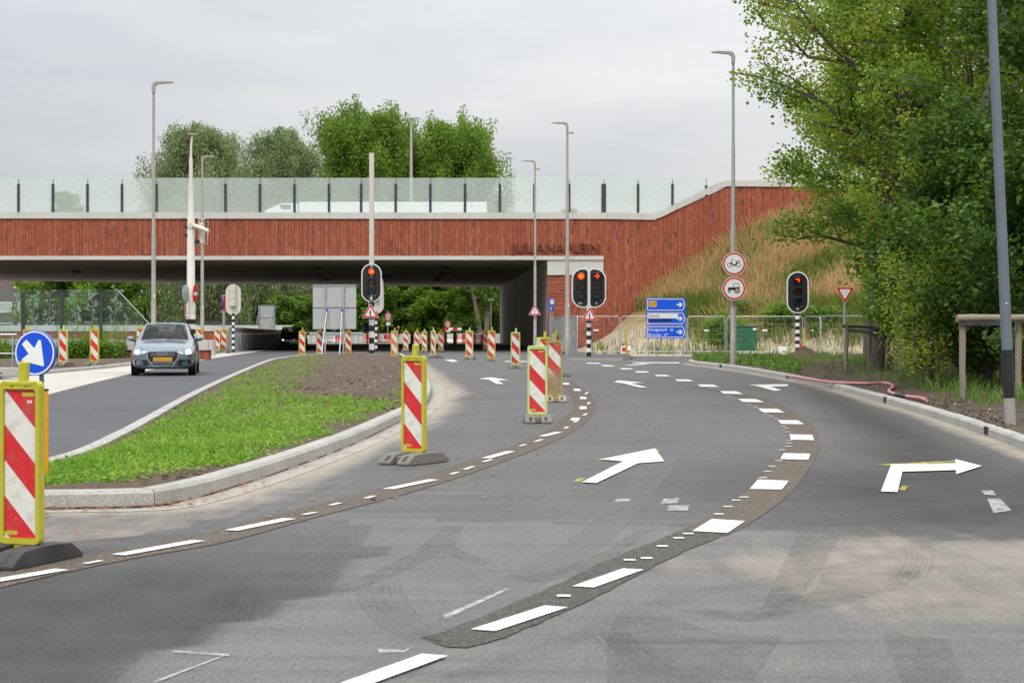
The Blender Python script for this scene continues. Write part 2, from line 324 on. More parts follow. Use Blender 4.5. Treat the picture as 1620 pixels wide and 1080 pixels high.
def groundmat():
    N = NM('rough_ground'); p = N.pos(); a = N.noise(p, 0.12, 5, 0.6); g = N.noise(p, 6, 4, 0.7)
    c = N.mix(N.ramp(a, [(0.4, 0), (0.6, 1)]), (0.07, 0.09, 0.03), (0.15, 0.125, 0.085)); c = N.mix(N.math('MULTIPLY', g, 0.4), c, (0.06, 0.05, 0.035))
    return N.done(N.bsdf(Base_Color=c, Roughness=0.95, Normal=N.bump(g, 0.5, 0.04)))
M['ground'] = groundmat()
M['sand'] = soilmat('bare_sand', (0.33, 0.27, 0.2), (0.47, 0.40, 0.31), (0.55, 0.5, 0.42), 0.4)

def stripes(name, mud=0.0, fade=0.0):
    """retroreflective red and white diagonals, scuffed"""
    N = NM(name); p = N.co('Object'); s = N.n('ShaderNodeSeparateXYZ', inp={0: p})
    d = N.math('SUBTRACT', N.math('SUBTRACT', 1.095, s.outputs['Z']), N.math('MULTIPLY', N.math('ADD', s.outputs['X'], 0.118), 1.08))
    k = N.math('FRACT', N.math('ADD', N.math('DIVIDE', d, 0.45), 4.0)); red = N.math('GREATER_THAN', k, 0.5)
    rc = (0.60, 0.018, 0.025) if not fade else (0.62, 0.17, 0.15)
    n1 = N.noise(p, 9, 5, 0.75); n2 = N.noise(p, 42, 3, 0.7)
    rc2 = N.mix(N.ramp(n2, [(0.66, 0), (0.72, 0.7)]), rc, (0.6, 0.45, 0.4))
    c = N.mix(red, (0.70, 0.68, 0.62), rc2)
    c = N.mix(N.ramp(n1, [(0.50, 0), (0.74, 0.55)]), c, (0.2, 0.17, 0.12))
    if mud:
        z = N.math('MULTIPLY_ADD', s.outputs['Z'], -1.0, 0.78); mf = N.ramp(N.math('ADD', N.math('MULTIPLY', z, 2.0), N.math('SUBTRACT', n2, 0.5)), [(0.15, 0.12), (0.7, 0.95)])
        c = N.mix(mf, c, (0.27, 0.19, 0.10))
    return N.done(N.bsdf(Base_Color=c, Roughness=0.45))
M['stripe'] = stripes('striped_sheeting'); M['stripe_mud'] = stripes('striped_sheeting_with_mud', 1.0); M['stripe_faded'] = stripes('faded_striped_sheeting', 0, 1.0)
M['mudlime'] = plain('muddy_plastic', (0.33, 0.29, 0.12), 0.7, var=0.3, scale=5, dirt=0.8, dirtcol=(0.22, 0.16, 0.09))
M['foot_mud'] = plain('muddy_foot', (0.31, 0.25, 0.17), 0.9, var=0.25, dirt=0.5, bump=0.4)
def screenglass(name, tint, haze, gloss=0.1):
    N = NM(name); t = N.n('ShaderNodeBsdfTransparent', inp={'Color': tint}).outputs[0]
    n1 = N.noise(N.pos(), 0.8, 4, 0.6)
    d = N.n('ShaderNodeBsdfDiffuse', inp={'Color': (0.78, 0.82, 0.78)}).outputs[0]; tr = N.n('ShaderNodeBsdfTranslucent', inp={'Color': (0.79, 0.84, 0.79)}).outputs[0]
    m0 = N.n('ShaderNodeMixShader', inp={0: 0.5}); N.set(m0.inputs[1], d); N.set(m0.inputs[2], tr)
    m1 = N.n('ShaderNodeMixShader', inp={0: N.math('MULTIPLY_ADD', n1, haze * 0.4, haze * 0.8)}); N.set(m1.inputs[1], t); N.set(m1.inputs[2], m0.outputs[0])
    g = N.n('ShaderNodeBsdfGlossy', inp={'Roughness': 0.06}).outputs[0]
    m2 = N.n('ShaderNodeMixShader', inp={0: gloss}); N.set(m2.inputs[1], m1.outputs[0]); N.set(m2.inputs[2], g)
    return N.done(m2.outputs[0])
M['milky_glass'] = screenglass('milky_screen_glass', (0.955, 0.978, 0.968), 0.29, 0.02)
M['clear_glass'] = screenglass('clear_screen_glass', (0.86, 0.94, 0.92), 0.025, 0.012)
M['etch'] = screenglass('frosted_etching', (0.9, 0.95, 0.93), 0.30, 0.0)
M['etch_soft'] = screenglass('faint_etching', (0.93, 0.97, 0.96), 0.14, 0.0)
def carglass():
    N = NM('car_glass'); t = N.n('ShaderNodeBsdfTransparent', inp={'Color': (0.62, 0.67, 0.66)}).outputs[0]; g = N.n('ShaderNodeBsdfGlossy', inp={'Roughness': 0.03}).outputs[0]
    fr = N.n('ShaderNodeFresnel', inp={'IOR': 1.5}).outputs[0]; m = N.n('ShaderNodeMixShader', inp={0: N.math('MULTIPLY_ADD', fr, 0.62, 0.0)}); N.set(m.inputs[1], t); N.set(m.inputs[2], g)
    return N.done(m.outputs[0])
M['car_glass'] = carglass()
def carpaint(name, col, flake=0.3):
    N = NM(name); b = N.n('ShaderNodeBsdfPrincipled'); N.set(b.inputs['Base Color'], col); b.inputs['Metallic'].default_value = flake; b.inputs['Roughness'].default_value = 0.28
    b.inputs['Coat Weight'].default_value = 0.8; b.inputs['Coat Roughness'].default_value = 0.06
    return N.done(b.outputs[0])
M['paint_blue'] = carpaint('grey_blue_car_paint', (0.155, 0.205, 0.245), 0.6); M['paint_black'] = carpaint('black_car_paint', (0.006, 0.006, 0.007), 0.0)
M['paint_white'] = carpaint('white_truck_paint', (0.78, 0.79, 0.79), 0.0)
M['tyre'] = plain('tyre_rubber', (0.016, 0.016, 0.016), 0.8, var=0.2)
M['rim'] = plain('silver_rim', (0.42, 0.43, 0.44), 0.35, 0.7, var=0.05)
M['trim'] = plain('black_trim', (0.012, 0.012, 0.013), 0.4, var=0.1)
M['headlight'] = glow('lit_headlight', (1.0, 0.82, 0.6), 3.0); M['lens_clear'] = plain('headlight_lens', (0.5, 0.52, 0.54), 0.12, 0.6, var=0.1)
M['red_on'] = glow('lit_red_lamp', (1.0, 0.06, 0.01), 1.5); M['amber_hot'] = glow('lit_lamp_core', (1.0, 0.16, 0.02), 1.8)
M['lens_off_red'] = plain('dark_red_lens', (0.03, 0.006, 0.004), 0.15); M['lens_off_amber'] = plain('dark_amber_lens', (0.12, 0.028, 0.008), 0.15); M['lens_off_green'] = plain('dark_green_lens', (0.008, 0.07, 0.062), 0.15)
M['window_dark'] = plain('window_pane', (0.06, 0.075, 0.08), 0.08, var=0.2); M['curtain'] = plain('window_curtain', (0.5, 0.5, 0.48), 0.4, var=0.1)
M['far_blue'] = plain('blue_tank', (0.05, 0.09, 0.2), 0.5)
# ------------------------------------------------------------------ mesh builder and object helpers
class MB:
    def __init__(s): s.v = []; s.f = []; s.mi = []; s.ms = []; s.sm = []
    def _m(s, m):
        m = M[m] if isinstance(m, str) else m
        if m not in s.ms: s.ms.append(m)
        return s.ms.index(m)
    def add(s, vs, fs, m, smooth=False, X=None):
        o = len(s.v); k = s._m(m)
        s.v += [tuple(X @ Vector(q)) if X is not None else tuple(q) for q in vs]
        for f in fs: s.f.append(tuple(i + o for i in f)); s.mi.append(k); s.sm.append(smooth)
        return s
    def box(s, x0, x1, y0, y1, z0, z1, m, ch=0.0, X=None):
        if ch <= 0:
            vs = [(x0, y0, z0), (x1, y0, z0), (x1, y1, z0), (x0, y1, z0), (x0, y0, z1), (x1, y0, z1), (x1, y1, z1), (x0, y1, z1)]
            return s.add(vs, [(3, 2, 1, 0), (4, 5, 6, 7), (0, 1, 5, 4), (1, 2, 6, 5), (2, 3, 7, 6), (3, 0, 4, 7)], m, False, X)
        bm = bmesh.new(); bmesh.ops.create_cube(bm, size=1.0)
        for v in bm.verts: v.co = Vector(((x0 + x1) / 2 + v.co.x * (x1 - x0), (y0 + y1) / 2 + v.co.y * (y1 - y0), (z0 + z1) / 2 + v.co.z * (z1 - z0)))
        bmesh.ops.bevel(bm, geom=list(bm.edges), offset=ch, segments=2, affect='EDGES', profile=0.6)
        bm.verts.index_update(); vs = [v.co.copy() for v in bm.verts]; fs = [[v.index for v in f.verts] for f in bm.faces]; bm.free()
        return s.add(vs, fs, m, False, X)
    def tube(s, pts, rad, m, n=10, caps=True, X=None, smooth=True):
        pts = [Vector(p) for p in pts]; k = len(pts)
        if isinstance(rad, (int, float)): rad = [rad] * k
        vs = []; up = None
        for i, p in enumerate(pts):
            d = (pts[min(i + 1, k - 1)] - pts[max(i - 1, 0)])
            if d.length < 1e-9: d = Vector((0, 0, 1))
            d.normalize()
            if up is None:
                up = Vector((1, 0, 0)) if abs(d.x) < 0.9 else Vector((0, 1, 0))
            a = (up - d * up.dot(d)); a = a.normalized() if a.length > 1e-6 else d.orthogonal().normalized()
            up = a; b = d.cross(a)
            for j in range(n):
                t = 2 * PI * j / n; vs.append(p + (a * math.cos(t) + b * math.sin(t)) * rad[i])
        fs = [(i * n + j, i * n + (j + 1) % n, (i + 1) * n + (j + 1) % n, (i + 1) * n + j) for i in range(k - 1) for j in range(n)]
        s.add(vs, fs, m, smooth, X)
        if caps: s.add(vs[:n], [tuple(reversed(range(n)))], m, False, X); s.add(vs[-n:], [tuple(range(n))], m, False, X)
        return s
    def prism(s, poly, y0, y1, m, X=None, side=None):
        """polygon in x,z pushed along y"""
        n = len(poly); area = sum(poly[i][0] * poly[(i + 1) % n][1] - poly[(i + 1) % n][0] * poly[i][1] for i in range(n))
        if area < 0: poly = list(reversed(poly))
        f = [(x, y0, z) for x, z in poly]; b = [(x, y1, z) for x, z in poly]
        s.add(f, [tuple(range(n))], m, False, X); s.add(b, [tuple(reversed(range(n)))], m, False, X)
        s.add(f + b, [(i, i + n, (i + 1) % n + n, (i + 1) % n) for i in range(n)], side or m, False, X)
        return s
    def slab(s, poly, z0, z1, m, side=None):
        """polygon in x,y (each vertex may give its own ground height) pushed along z"""
        n = len(poly); area = sum(poly[i][0] * poly[(i + 1) % n][1] - poly[(i + 1) % n][0] * poly[i][1] for i in range(n))
        if area < 0: poly = list(reversed(poly))
        g = [gz(p[1]) for p in poly]
        t = [(p[0], p[1], g[i] + z1) for i, p in enumerate(poly)]; b = [(p[0], p[1], g[i] + z0) for i, p in enumerate(poly)]
        s.add(t, [tuple(range(n))], m); s.add(t + b, [(i, i + n, (i + 1) % n + n, (i + 1) % n) for i in range(n)], side or m)
        return s
    def ball(s, c, r, m, n=10, k=7, X=None, sz=(1, 1, 1)):
        vs = []; fs = []
        for i in range(k + 1):
            a = PI * i / k
            for j in range(n):
                t = 2 * PI * j / n; vs.append((c[0] + r * sz[0] * math.sin(a) * math.cos(t), c[1] + r * sz[1] * math.sin(a) * math.sin(t), c[2] + r * sz[2] * math.cos(a)))
        for i in range(k):
            for j in range(n): fs.append((i * n + j, (i + 1) * n + j, (i + 1) * n + (j + 1) % n, i * n + (j + 1) % n))
        return s.add(vs, fs, m, True, X)
    def build(s, name, parent=None, loc=None, rz=0.0, bevel=0.0, fix=False):
        me = bpy.data.meshes.new(name); me.from_pydata(s.v, [], s.f)
        for m in s.ms: me.materials.append(m)
        me.polygons.foreach_set('material_index', s.mi); me.polygons.foreach_set('use_smooth', s.sm); me.update()
        if fix:
            bm = bmesh.new(); bm.from_mesh(me); bmesh.ops.remove_doubles(bm, verts=bm.verts, dist=1e-4); bmesh.ops.recalc_face_normals(bm, faces=bm.faces); bm.to_mesh(me); bm.free()
        o = bpy.data.objects.new(name, me); COL.objects.link(o)
        if parent is not None: o.parent = parent
        if loc is not None: o.location = loc
        if rz: o.rotation_euler = (0, 0, rz)
        if bevel:
            b = o.modifiers.new('edges', 'BEVEL'); b.width = bevel; b.segments = 2; b.limit_method = 'ANGLE'; b.angle_limit = R(40)
        return o
def tag(o, label=None, cat=None, group=None, kind=None):
    if label: o['label'] = label
    if cat: o['category'] = cat
    if group: o['group'] = group
    if kind: o['kind'] = kind
    return o
def thing(name, label, cat, loc=(0, 0, 0), rz=0.0, group=None):
    o = bpy.data.objects.new(name, None); COL.objects.link(o); o.location = loc; o.rotation_euler = (0, 0, rz); o.empty_display_size = 0.2
    return tag(o, label, cat, group)
KIDS = {}
def kids(o):
    return [c for c in COL.objects if c.parent == o]
def dup(src, loc, rz=0.0, label=None, group=None, scale=None):
    def cp(o, par):
        c = o.copy(); COL.objects.link(c)
        if par is not None: c.parent = par
        for ch in list(o.children): cp(ch, c)
        return c
    r = cp(src, None); r.location = loc; r.rotation_euler = (0, 0, rz)
    if scale: r.scale = (scale,) * 3 if isinstance(scale, (int, float)) else scale
    if label: r['label'] = label
    if group: r['group'] = group
    return r
def np_mesh(name, V, Fq, mats, parent=None, loc=None, smooth=False, mi=None):
    V = np.ascontiguousarray(V, dtype=np.float32); Fq = np.ascontiguousarray(Fq, dtype=np.int32)
    me = bpy.data.meshes.new(name); me.vertices.add(len(V)); me.vertices.foreach_set('co', V.ravel())
    k = Fq.shape[1]; me.loops.add(Fq.size); me.loops.foreach_set('vertex_index', Fq.ravel()); me.polygons.add(len(Fq))
    me.polygons.foreach_set('loop_start', np.arange(0, Fq.size, k, dtype=np.int32))
    if smooth: me.polygons.foreach_set('use_smooth', np.ones(len(Fq), dtype=bool))
    for m in mats: me.materials.append(M[m] if isinstance(m, str) else m)
    if mi is not None: me.polygons.foreach_set('material_index', np.asarray(mi, dtype=np.int32))
    me.update(calc_edges=True)
    o = bpy.data.objects.new(name, me); COL.objects.link(o)
    if parent is not None: o.parent = parent
    if loc is not None: o.location = loc
    return o
def lettering(text, size, m, parent, loc, name='lettering', align='LEFT', depth=0.0015, sx=1.0, bold=0.0):
    c = bpy.data.curves.new(name, 'FONT'); c.body = text; c.size = size; c.extrude = depth; c.align_x = align; c.align_y = 'BOTTOM_BASELINE'; c.offset = bold
    t = bpy.data.objects.new('tmp', c); COL.objects.link(t)
    me = bpy.data.meshes.new_from_object(t.evaluated_get(bpy.context.evaluated_depsgraph_get())); bpy.data.objects.remove(t); bpy.data.curves.remove(c)
    me.transform(Matrix.Rotation(R(90), 4, 'X') @ Matrix.Diagonal((sx, 1, 1, 1)))
    me.materials.clear(); me.materials.append(M[m]); me.name = name
    o = bpy.data.objects.new(name, me); COL.objects.link(o); o.parent = parent; o.location = loc
    return o
def circ(r, n=32, cx=0.0, cz=0.0, a0=0.0, a1=2 * PI):
    full = abs(a1 - a0 - 2 * PI) < 1e-6
    k = n if full else n + 1
    return [(cx + r * math.cos(a0 + (a1 - a0) * i / n), cz + r * math.sin(a0 + (a1 - a0) * i / n)) for i in range(k)]
def stadium(w, h, n=14):
    r = w / 2.0; c = h / 2.0 - r
    return circ(r, n, 0, c, 0, PI) + circ(r, n, 0, -c, PI, 2 * PI)
def rounded(w, h, r, n=4, cx=0.0, cz=0.0):
    p = []
    for sx, sz, a in ((1, 1, 0), (-1, 1, PI / 2), (-1, -1, PI), (1, -1, 3 * PI / 2)):
        p += circ(r, n, cx + sx * (w / 2 - r), cz + sz * (h / 2 - r), a, a + PI / 2)
    return p
def ringprism(mb, outer, inner, y0, y1, m):
    n = len(outer)
    for y, rev in ((y0, False), (y1, True)):
        vs = [(x, y, z) for x, z in outer] + [(x, y, z) for x, z in inner]
        fs = [(i, (i + 1) % n, (i + 1) % n + n, i + n) for i in range(n)]
        mb.add(vs, [tuple(reversed(f)) for f in fs] if rev else fs, m)
    for pl, rev in ((outer, False), (inner, True)):
        vs = [(x, y0, z) for x, z in pl] + [(x, y1, z) for x, z in pl]
        fs = [(i, i + n, (i + 1) % n + n, (i + 1) % n) for i in range(n)]
        mb.add(vs, [tuple(reversed(f)) for f in fs] if rev else fs, m)
def catmull(pts, k=6, closed=False):
    """smooth a polyline of tuples"""
    P = [np.array(p, float) for p in pts]; n = len(P); o = []
    for i in range(n if closed else n - 1):
        if closed: a, b, c, d = P[(i - 1) % n], P[i], P[(i + 1) % n], P[(i + 2) % n]
        else: a, b, c, d = P[max(i - 1, 0)], P[i], P[i + 1], P[min(i + 2, n - 1)]
        for j in range(k):
            t = j / k; o.append(0.5 * ((2 * b) + (c - a) * t + (2 * a - 5 * b + 4 * c - d) * t * t + (3 * b - a - 3 * c + d) * t ** 3))
    if not closed: o.append(P[-1])
    return [tuple(q) for q in o]
def gpoly(px): return [tuple(G(x, y)[:2]) for x, y in px]
def sheet(name, polys, z, m, kind='structure'):
    """flat sheets on the ground, following its fall"""
    V = []; FF = []
    for poly in polys:
        bm = bmesh.new(); vs = [bm.verts.new((p[0], p[1], 0)) for p in poly]
        for tr in tessellate_polygon([[Vector((p[0], p[1], 0)) for p in poly]]):
            try: bm.faces.new([vs[i] for i in tr])
            except ValueError: pass
        for yb in (70.0, 260.0):
            bmesh.ops.bisect_plane(bm, geom=list(bm.verts) + list(bm.edges) + list(bm.faces), plane_co=(0, yb, 0), plane_no=(0, 1, 0))
        bm.normal_update(); bm.verts.index_update(); o = len(V)
        V += [(v.co.x, v.co.y, gz(v.co.y) + z) for v in bm.verts]
        for f in bm.faces:
            q = [v.index + o for v in f.verts]; FF.append(q if f.normal.z > 0 else q[::-1])
        bm.free()
    mb = MB(); mb.add(V, FF, m); o = mb.build(name); o['kind'] = kind
    return o
def ribbon(line, w, jitter=0.0, rng=None):
    """closed polygon of width w (number or list) round a ground polyline of (x, y)"""
    L = []; Rr = []; n = len(line)
    for i in range(n):
        a = Vector(line[max(i - 1, 0)][:2]); b = Vector(line[min(i + 1, n - 1)][:2]); d = (b - a).normalized(); nn = Vector((-d.y, d.x)); p = Vector(line[i][:2])
        ww = (w[i] if isinstance(w, (list, tuple)) else w) / 2
        j1 = rng.uniform(-jitter, jitter) if rng else 0; j2 = rng.uniform(-jitter, jitter) if rng else 0
        L.append(p + nn * (ww + j1)); Rr.append(p - nn * (ww + j2))
    return L, Rr
def ribbon_polys(line, w, jitter=0.0, rng=None):
    L, Rr = ribbon(line, w, jitter, rng)
    return [[tuple(L[i]), tuple(Rr[i]), tuple(Rr[i + 1]), tuple(L[i + 1])] for i in range(len(line) - 1)]
def resample(line, step):
    P = [Vector(p[:2]) for p in line]; o = [P[0]]; acc = 0.0
    for a, b in zip(P[:-1], P[1:]):
        L = (b - a).length; t = step - acc
        while t < L: o.append(a + (b - a) * (t / L)); t += step
        acc = L - (t - step)
    return o
def kerb_run(name, line, w, h, m, inward=1, chamfer=0.03, z0=-0.05, joint=1.0):
    """raised kerb stones along a ground polyline, a fine joint between them; the road side edge is chamfered"""
    prof = [(0, z0), (0, h - chamfer), (chamfer, h), (w, h), (w, z0)]; k = len(prof); mb = MB(); P = resample(line, joint / 2); n = len(P); rg = random.Random(len(line))
    def ring(i, back, dzz):
        a = P[max(i - 1, 0)]; b = P[min(i + 1, n - 1)]; d = (b - a).normalized(); nn = Vector((-d.y, d.x)) * inward; p = P[i] + d * back
        return [(p.x + nn.x * q, p.y + nn.y * q, gz(p.y) + z + (dzz if z > 0 else 0)) for q, z in prof]
    for i in range(0, n - 2, 2):
        dzz = rg.uniform(-.003, .003); rs_ = [ring(i, .004, dzz), ring(i + 1, 0, dzz), ring(i + 2, -.004, dzz)]; vs = rs_[0] + rs_[1] + rs_[2]; fs = []
        for q in range(2):
            for j in range(k - 1):
                f = (q * k + j, (q + 1) * k + j, (q + 1) * k + j + 1, q * k + j + 1); fs.append(f if inward < 0 else f[::-1])
        mb.add(vs, fs + [tuple(range(k)), tuple(range(2 * k, 3 * k))[::-1]], m)
    o = mb.build(name); o['kind'] = 'structure'
    return o

# ------------------------------------------------------------------ foliage: leaves as many small faces
def leaf_faces(C, size, rng, aspect=0.55, up=0.0, droop=0.0, vary=0.35):
    n = len(C); a = rng.normal(size=(n, 3)); a[:, 2] = a[:, 2] * (0.6 if not (up or droop) else 0.5) + up * 1.6 - droop * 1.8
    a /= np.linalg.norm(a, axis=1)[:, None] + 1e-9
    b = rng.normal(size=(n, 3)); b -= a * np.sum(a * b, axis=1)[:, None]; b /= np.linalg.norm(b, axis=1)[:, None] + 1e-9
    s = size * (1 + vary * rng.uniform(-1, 1, (n, 1))); u = a * s * 0.5; v = b * s * 0.5 * aspect
    V = np.stack([C - u, C + v * 1.0 - u * 0.1, C + u, C - v * 1.0 - u * 0.1], axis=1).reshape(-1, 3)
    return V, np.arange(4 * n).reshape(n, 4)
def tree_geo(seed, H, r0, cb, prof, limbs, subs, clumps, per, sig, leaf, style='round', lean=(0, 0), rise=0.5, fork=1, wood='bark', leafm='leaf_mid', leaf_aspect=0.55, low_limb=None, bare=0.0):
    """trunk with limbs in one mesh, the leaves in another; prof(t) is the crown radius at height fraction t above the crown base cb"""
    rng = np.random.default_rng(seed); wb = MB(); CL = []
    trunks = []
    for k in range(fork):
        ph = 2 * PI * k / max(fork, 1) + rng.uniform(0, 1); sp = 0.0 if fork == 1 else rng.uniform(0.12, 0.2) * H
        pts = []; rr = []
        for i in range(9):
            t = i / 8; w = rng.normal(0, 0.012 * H, 2) * (t > 0)
            pts.append((lean[0] * t * H + w[0] + math.cos(ph) * sp * t ** 0.8, lean[1] * t * H + w[1] + math.sin(ph) * sp * t ** 0.8, t * H * 0.96)); rr.append(r0 * (0.75 if fork > 1 else 1) * (1.25 if i == 0 else 1) * (1 - t) ** 0.75 + 0.012)
        wb.tube(pts, rr, wood, 9); trunks.append(np.array(pts))
    def on_trunk(tk, t):
        x = t * 8; i = min(int(x), 7); return tk[i] + (tk[i + 1] - tk[i]) * (x - i)
    az = rng.uniform(0, 2 * PI)
    for i in range(limbs):
        tk = trunks[i % fork]; u = (i + rng.uniform(0, 1)) / limbs; t = cb + (0.97 - cb) * u
        base = on_trunk(tk, max(0.02, t - (0.06 if style != 'poplar' else 0.16) * (1 - u))); az += 2.399 + rng.normal(0, 0.3)
        L = prof(u) * rng.uniform(0.8, 1.12) + 0.15
        el = {'round': rise * rng.uniform(0.5, 1.3), 'poplar': rng.uniform(0.5, 0.95), 'willow': rng.uniform(0.25, 0.7)}[style]
        if low_limb and u < 0.15: el = low_limb
        d = np.array([math.cos(az), math.sin(az), math.tan(el)]); Lz = L
        pts = [base]; rb = max(0.02, r0 * 0.42 * (1 - u * 0.75)); rr = [rb]
        for j in range(1, 6):
            s = j / 5; q = base + d * Lz * s + rng.normal(0, 0.035 * L, 3)
            if style == 'willow': q[2] -= 0.55 * L * s * s
            if style == 'round': q[2] += 0.08 * L * s * s - 0.10 * L * s
            pts.append(q); rr.append(rb * (1 - s) ** 0.8 + 0.008)
        wb.tube(pts, rr, wood, 6, caps=False); P = np.array(pts)
        for k in range(subs):
            s = (k + rng.uniform(0.2, 1)) / subs; s = 0.18 + 0.82 * s
            x = s * 5; i0 = min(int(x), 4); b0 = P[i0] + (P[i0 + 1] - P[i0]) * (x - i0)
            dd = rng.normal(size=3); dd[2] = abs(dd[2]) * (0.5 if style == 'round' else 1.2) ; dd = dd / np.linalg.norm(dd) + d / np.linalg.norm(d) * 0.5
            sl = L * rng.uniform(0.22, 0.42) * (1.1 - 0.45 * s); tip = b0 + dd * sl
            if style == 'willow': tip[2] -= 0.7 * sl
            if style == 'poplar': tip[2] += 0.6 * sl
            mid = (b0 + tip) / 2 + rng.normal(0, 0.05 * sl, 3)
            if sl > 0.4: wb.tube([b0, mid, tip], [rb * 0.3 * (1 - s * .5) + 0.006, rb * 0.18 + 0.005, 0.004], wood, 4, caps=False)
            for c in range(clumps):
                f = rng.uniform(0.25, 1.1); CL.append(b0 + (tip - b0) * f + rng.normal(0, 0.12 * sl, 3))
    CL = np.array(CL)
    if bare: CL = CL[rng.uniform(size=len(CL)) > bare]
    n = len(CL) * per; idx = np.repeat(np.arange(len(CL)), per); sg = np.array([sig, sig, sig * 0.8])
    if style == 'poplar': sg = np.array([sig * 0.55, sig * 0.55, sig * 1.5])
    if style == 'willow': sg = np.array([sig * 0.6, sig * 0.6, sig * 1.7])
    C = CL[idx] + np.clip(rng.normal(size=(n, 3)), -1.35, 1.35) * sg
    if style == 'willow': C[:, 2] -= np.abs(rng.normal(size=n)) * sig * 1.2
    C = C[C[:, 2] > 0.25]
    V, Fq = leaf_faces(C, leaf, rng, leaf_aspect, up=0.8 if style == 'poplar' else 0, droop=0.9 if style == 'willow' else 0)
    return wb, V, Fq
def tree(name, label, cat, loc, group=None, parts=('trunk', 'crown'), scale=1.0, rz=0.0, leafm='leaf_mid', **k):
    o = thing(name, label, cat, loc, rz, group); wb, V, Fq = tree_geo(leafm=leafm, **k)
    if scale != 1.0: o.scale = (scale,) * 3
    wb.build(parts[0], o); np_mesh(parts[1], V, Fq, [leafm], o)
    return o
M['leaf_mid'] = leafmat('mid_green_leaves', [(0.077, 0.168, 0.018), (0.143, 0.264, 0.026), (0.220, 0.360, 0.036), (0.319, 0.432, 0.050)], 0.5)
M['leaf_light'] = leafmat('yellow_green_leaves', [(0.108, 0.198, 0.018), (0.205, 0.324, 0.026), (0.313, 0.444, 0.040), (0.432, 0.504, 0.060), (0.302, 0.180, 0.030)], 0.55)
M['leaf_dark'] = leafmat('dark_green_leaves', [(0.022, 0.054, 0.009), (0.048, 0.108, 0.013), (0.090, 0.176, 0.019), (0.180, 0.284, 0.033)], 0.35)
M['leaf_willow'] = leafmat('grey_green_willow_leaves', [(0.115, 0.165, 0.065), (0.19, 0.255, 0.10), (0.27, 0.335, 0.145), (0.36, 0.42, 0.21)], 0.35)
M['leaf_poplar'] = leafmat('bright_poplar_leaves', [(0.06, 0.13, 0.014), (0.125, 0.23, 0.022), (0.20, 0.32, 0.032), (0.28, 0.40, 0.05)], 0.45)
M['leaf_bush'] = leafmat('fresh_bush_leaves', [(0.070, 0.140, 0.017), (0.126, 0.238, 0.025), (0.196, 0.308, 0.042)], 0.35)
M['leaf_maple'] = leafmat('maple_leaves', [(0.065, 0.155, 0.018), (0.130, 0.257, 0.026), (0.208, 0.351, 0.036), (0.286, 0.405, 0.048)], 0.5)
M['weed'] = leafmat('young_weed_leaves', [(0.055, 0.145, 0.010), (0.115, 0.265, 0.016), (0.19, 0.38, 0.028), (0.28, 0.46, 0.055), (0.38, 0.42, 0.10)], 0.35)
M['verge'] = leafmat('verge_grass_leaves', [(0.058, 0.130, 0.016), (0.111, 0.215, 0.023), (0.169, 0.286, 0.039)], 0.3)
M['straw'] = leafmat('dry_grass_blades', [(0.22, 0.13, 0.05), (0.44, 0.30, 0.11), (0.66, 0.50, 0.22), (0.55, 0.34, 0.2), (0.80, 0.66, 0.40)], 0.45)
M['greengrass'] = leafmat('tall_green_grass', [(0.090, 0.138, 0.024), (0.168, 0.228, 0.036), (0.288, 0.312, 0.072)], 0.35)
M['fallen'] = leafmat('fallen_leaf', [(0.24, 0.06, 0.015), (0.34, 0.12, 0.03), (0.3, 0.2, 0.05)], 0.1)
def blades(C, h, w, rng, lean=0.35, vary=0.4):
    """upright blades of two segments: returns quads"""
    n = len(C); az = rng.uniform(0, 2 * PI, n); hh = h * (1 + vary * rng.uniform(-1, 1, n)); ln = np.abs(rng.normal(0, lean, n)) * hh
    d = np.stack([np.cos(az), np.sin(az), np.zeros(n)], 1); s = np.stack([-np.sin(az), np.cos(az), np.zeros(n)], 1) * (w * 0.5)
    az2 = rng.uniform(0, 2 * PI, n); s = np.stack([np.cos(az2), np.sin(az2), np.zeros(n)], 1) * (w * 0.5)
    m = C + d * (ln * 0.3)[:, None]; m[:, 2] += hh * 0.6
    t = C + d * ln[:, None]; t[:, 2] += hh
    V = np.stack([C - s, C + s, m + s * 0.8, m - s * 0.8, t + s * 0.15, t - s * 0.15], 1).reshape(-1, 3)
    b = np.arange(n)[:, None] * 6
    Fq = np.concatenate([b + np.array([[0, 1, 2, 3]]), b + np.array([[3, 2, 4, 5]])], 0)
    return V, Fq
def inside(poly, x, y):
    """which points lie in a polygon"""
    c = np.zeros(len(x), bool); n = len(poly)
    for i in range(n):
        x0, y0 = poly[i][:2]; x1, y1 = poly[(i + 1) % n][:2]
        if y0 == y1: continue
        k = ((y0 > y) != (y1 > y)) & (x < (x1 - x0) * (y - y0) / (y1 - y0) + x0); c ^= k
    return c
def dist_line(line, x, y):
    d = np.full(len(x), 1e9)
    for i in range(len(line) - 1):
        ax, ay = line[i][:2]; bx, by = line[i + 1][:2]; l2 = (bx - ax) ** 2 + (by - ay) ** 2 + 1e-9
        t = np.clip(((x - ax) * (bx - ax) + (y - ay) * (by - ay)) / l2, 0, 1); d = np.minimum(d, np.hypot(x - ax - t * (bx - ax), y - ay - t * (by - ay)))
    return d
# ------------------------------------------------------------------ SETTING: terrain
def ground_sheet():
    ys = [-60, 0, 20, 40, 60, 70, 90, 110, 140, 170, 200, 230, 260, 400, 1200, 4000]; xs = [-3000, -600, -150, -60, -30, 0, 30, 60, 150, 600, 3000]
    V = [(x, y, gz(y) - 0.03) for y in ys for x in xs]; n = len(xs)
    Fq = [(j * n + i, j * n + i + 1, (j + 1) * n + i + 1, (j + 1) * n + i) for j in range(len(ys) - 1) for i in range(n - 1)]
    mb = MB(); mb.add(V, Fq, 'ground'); o = mb.build('ground'); o['kind'] = 'structure'
ground_sheet()

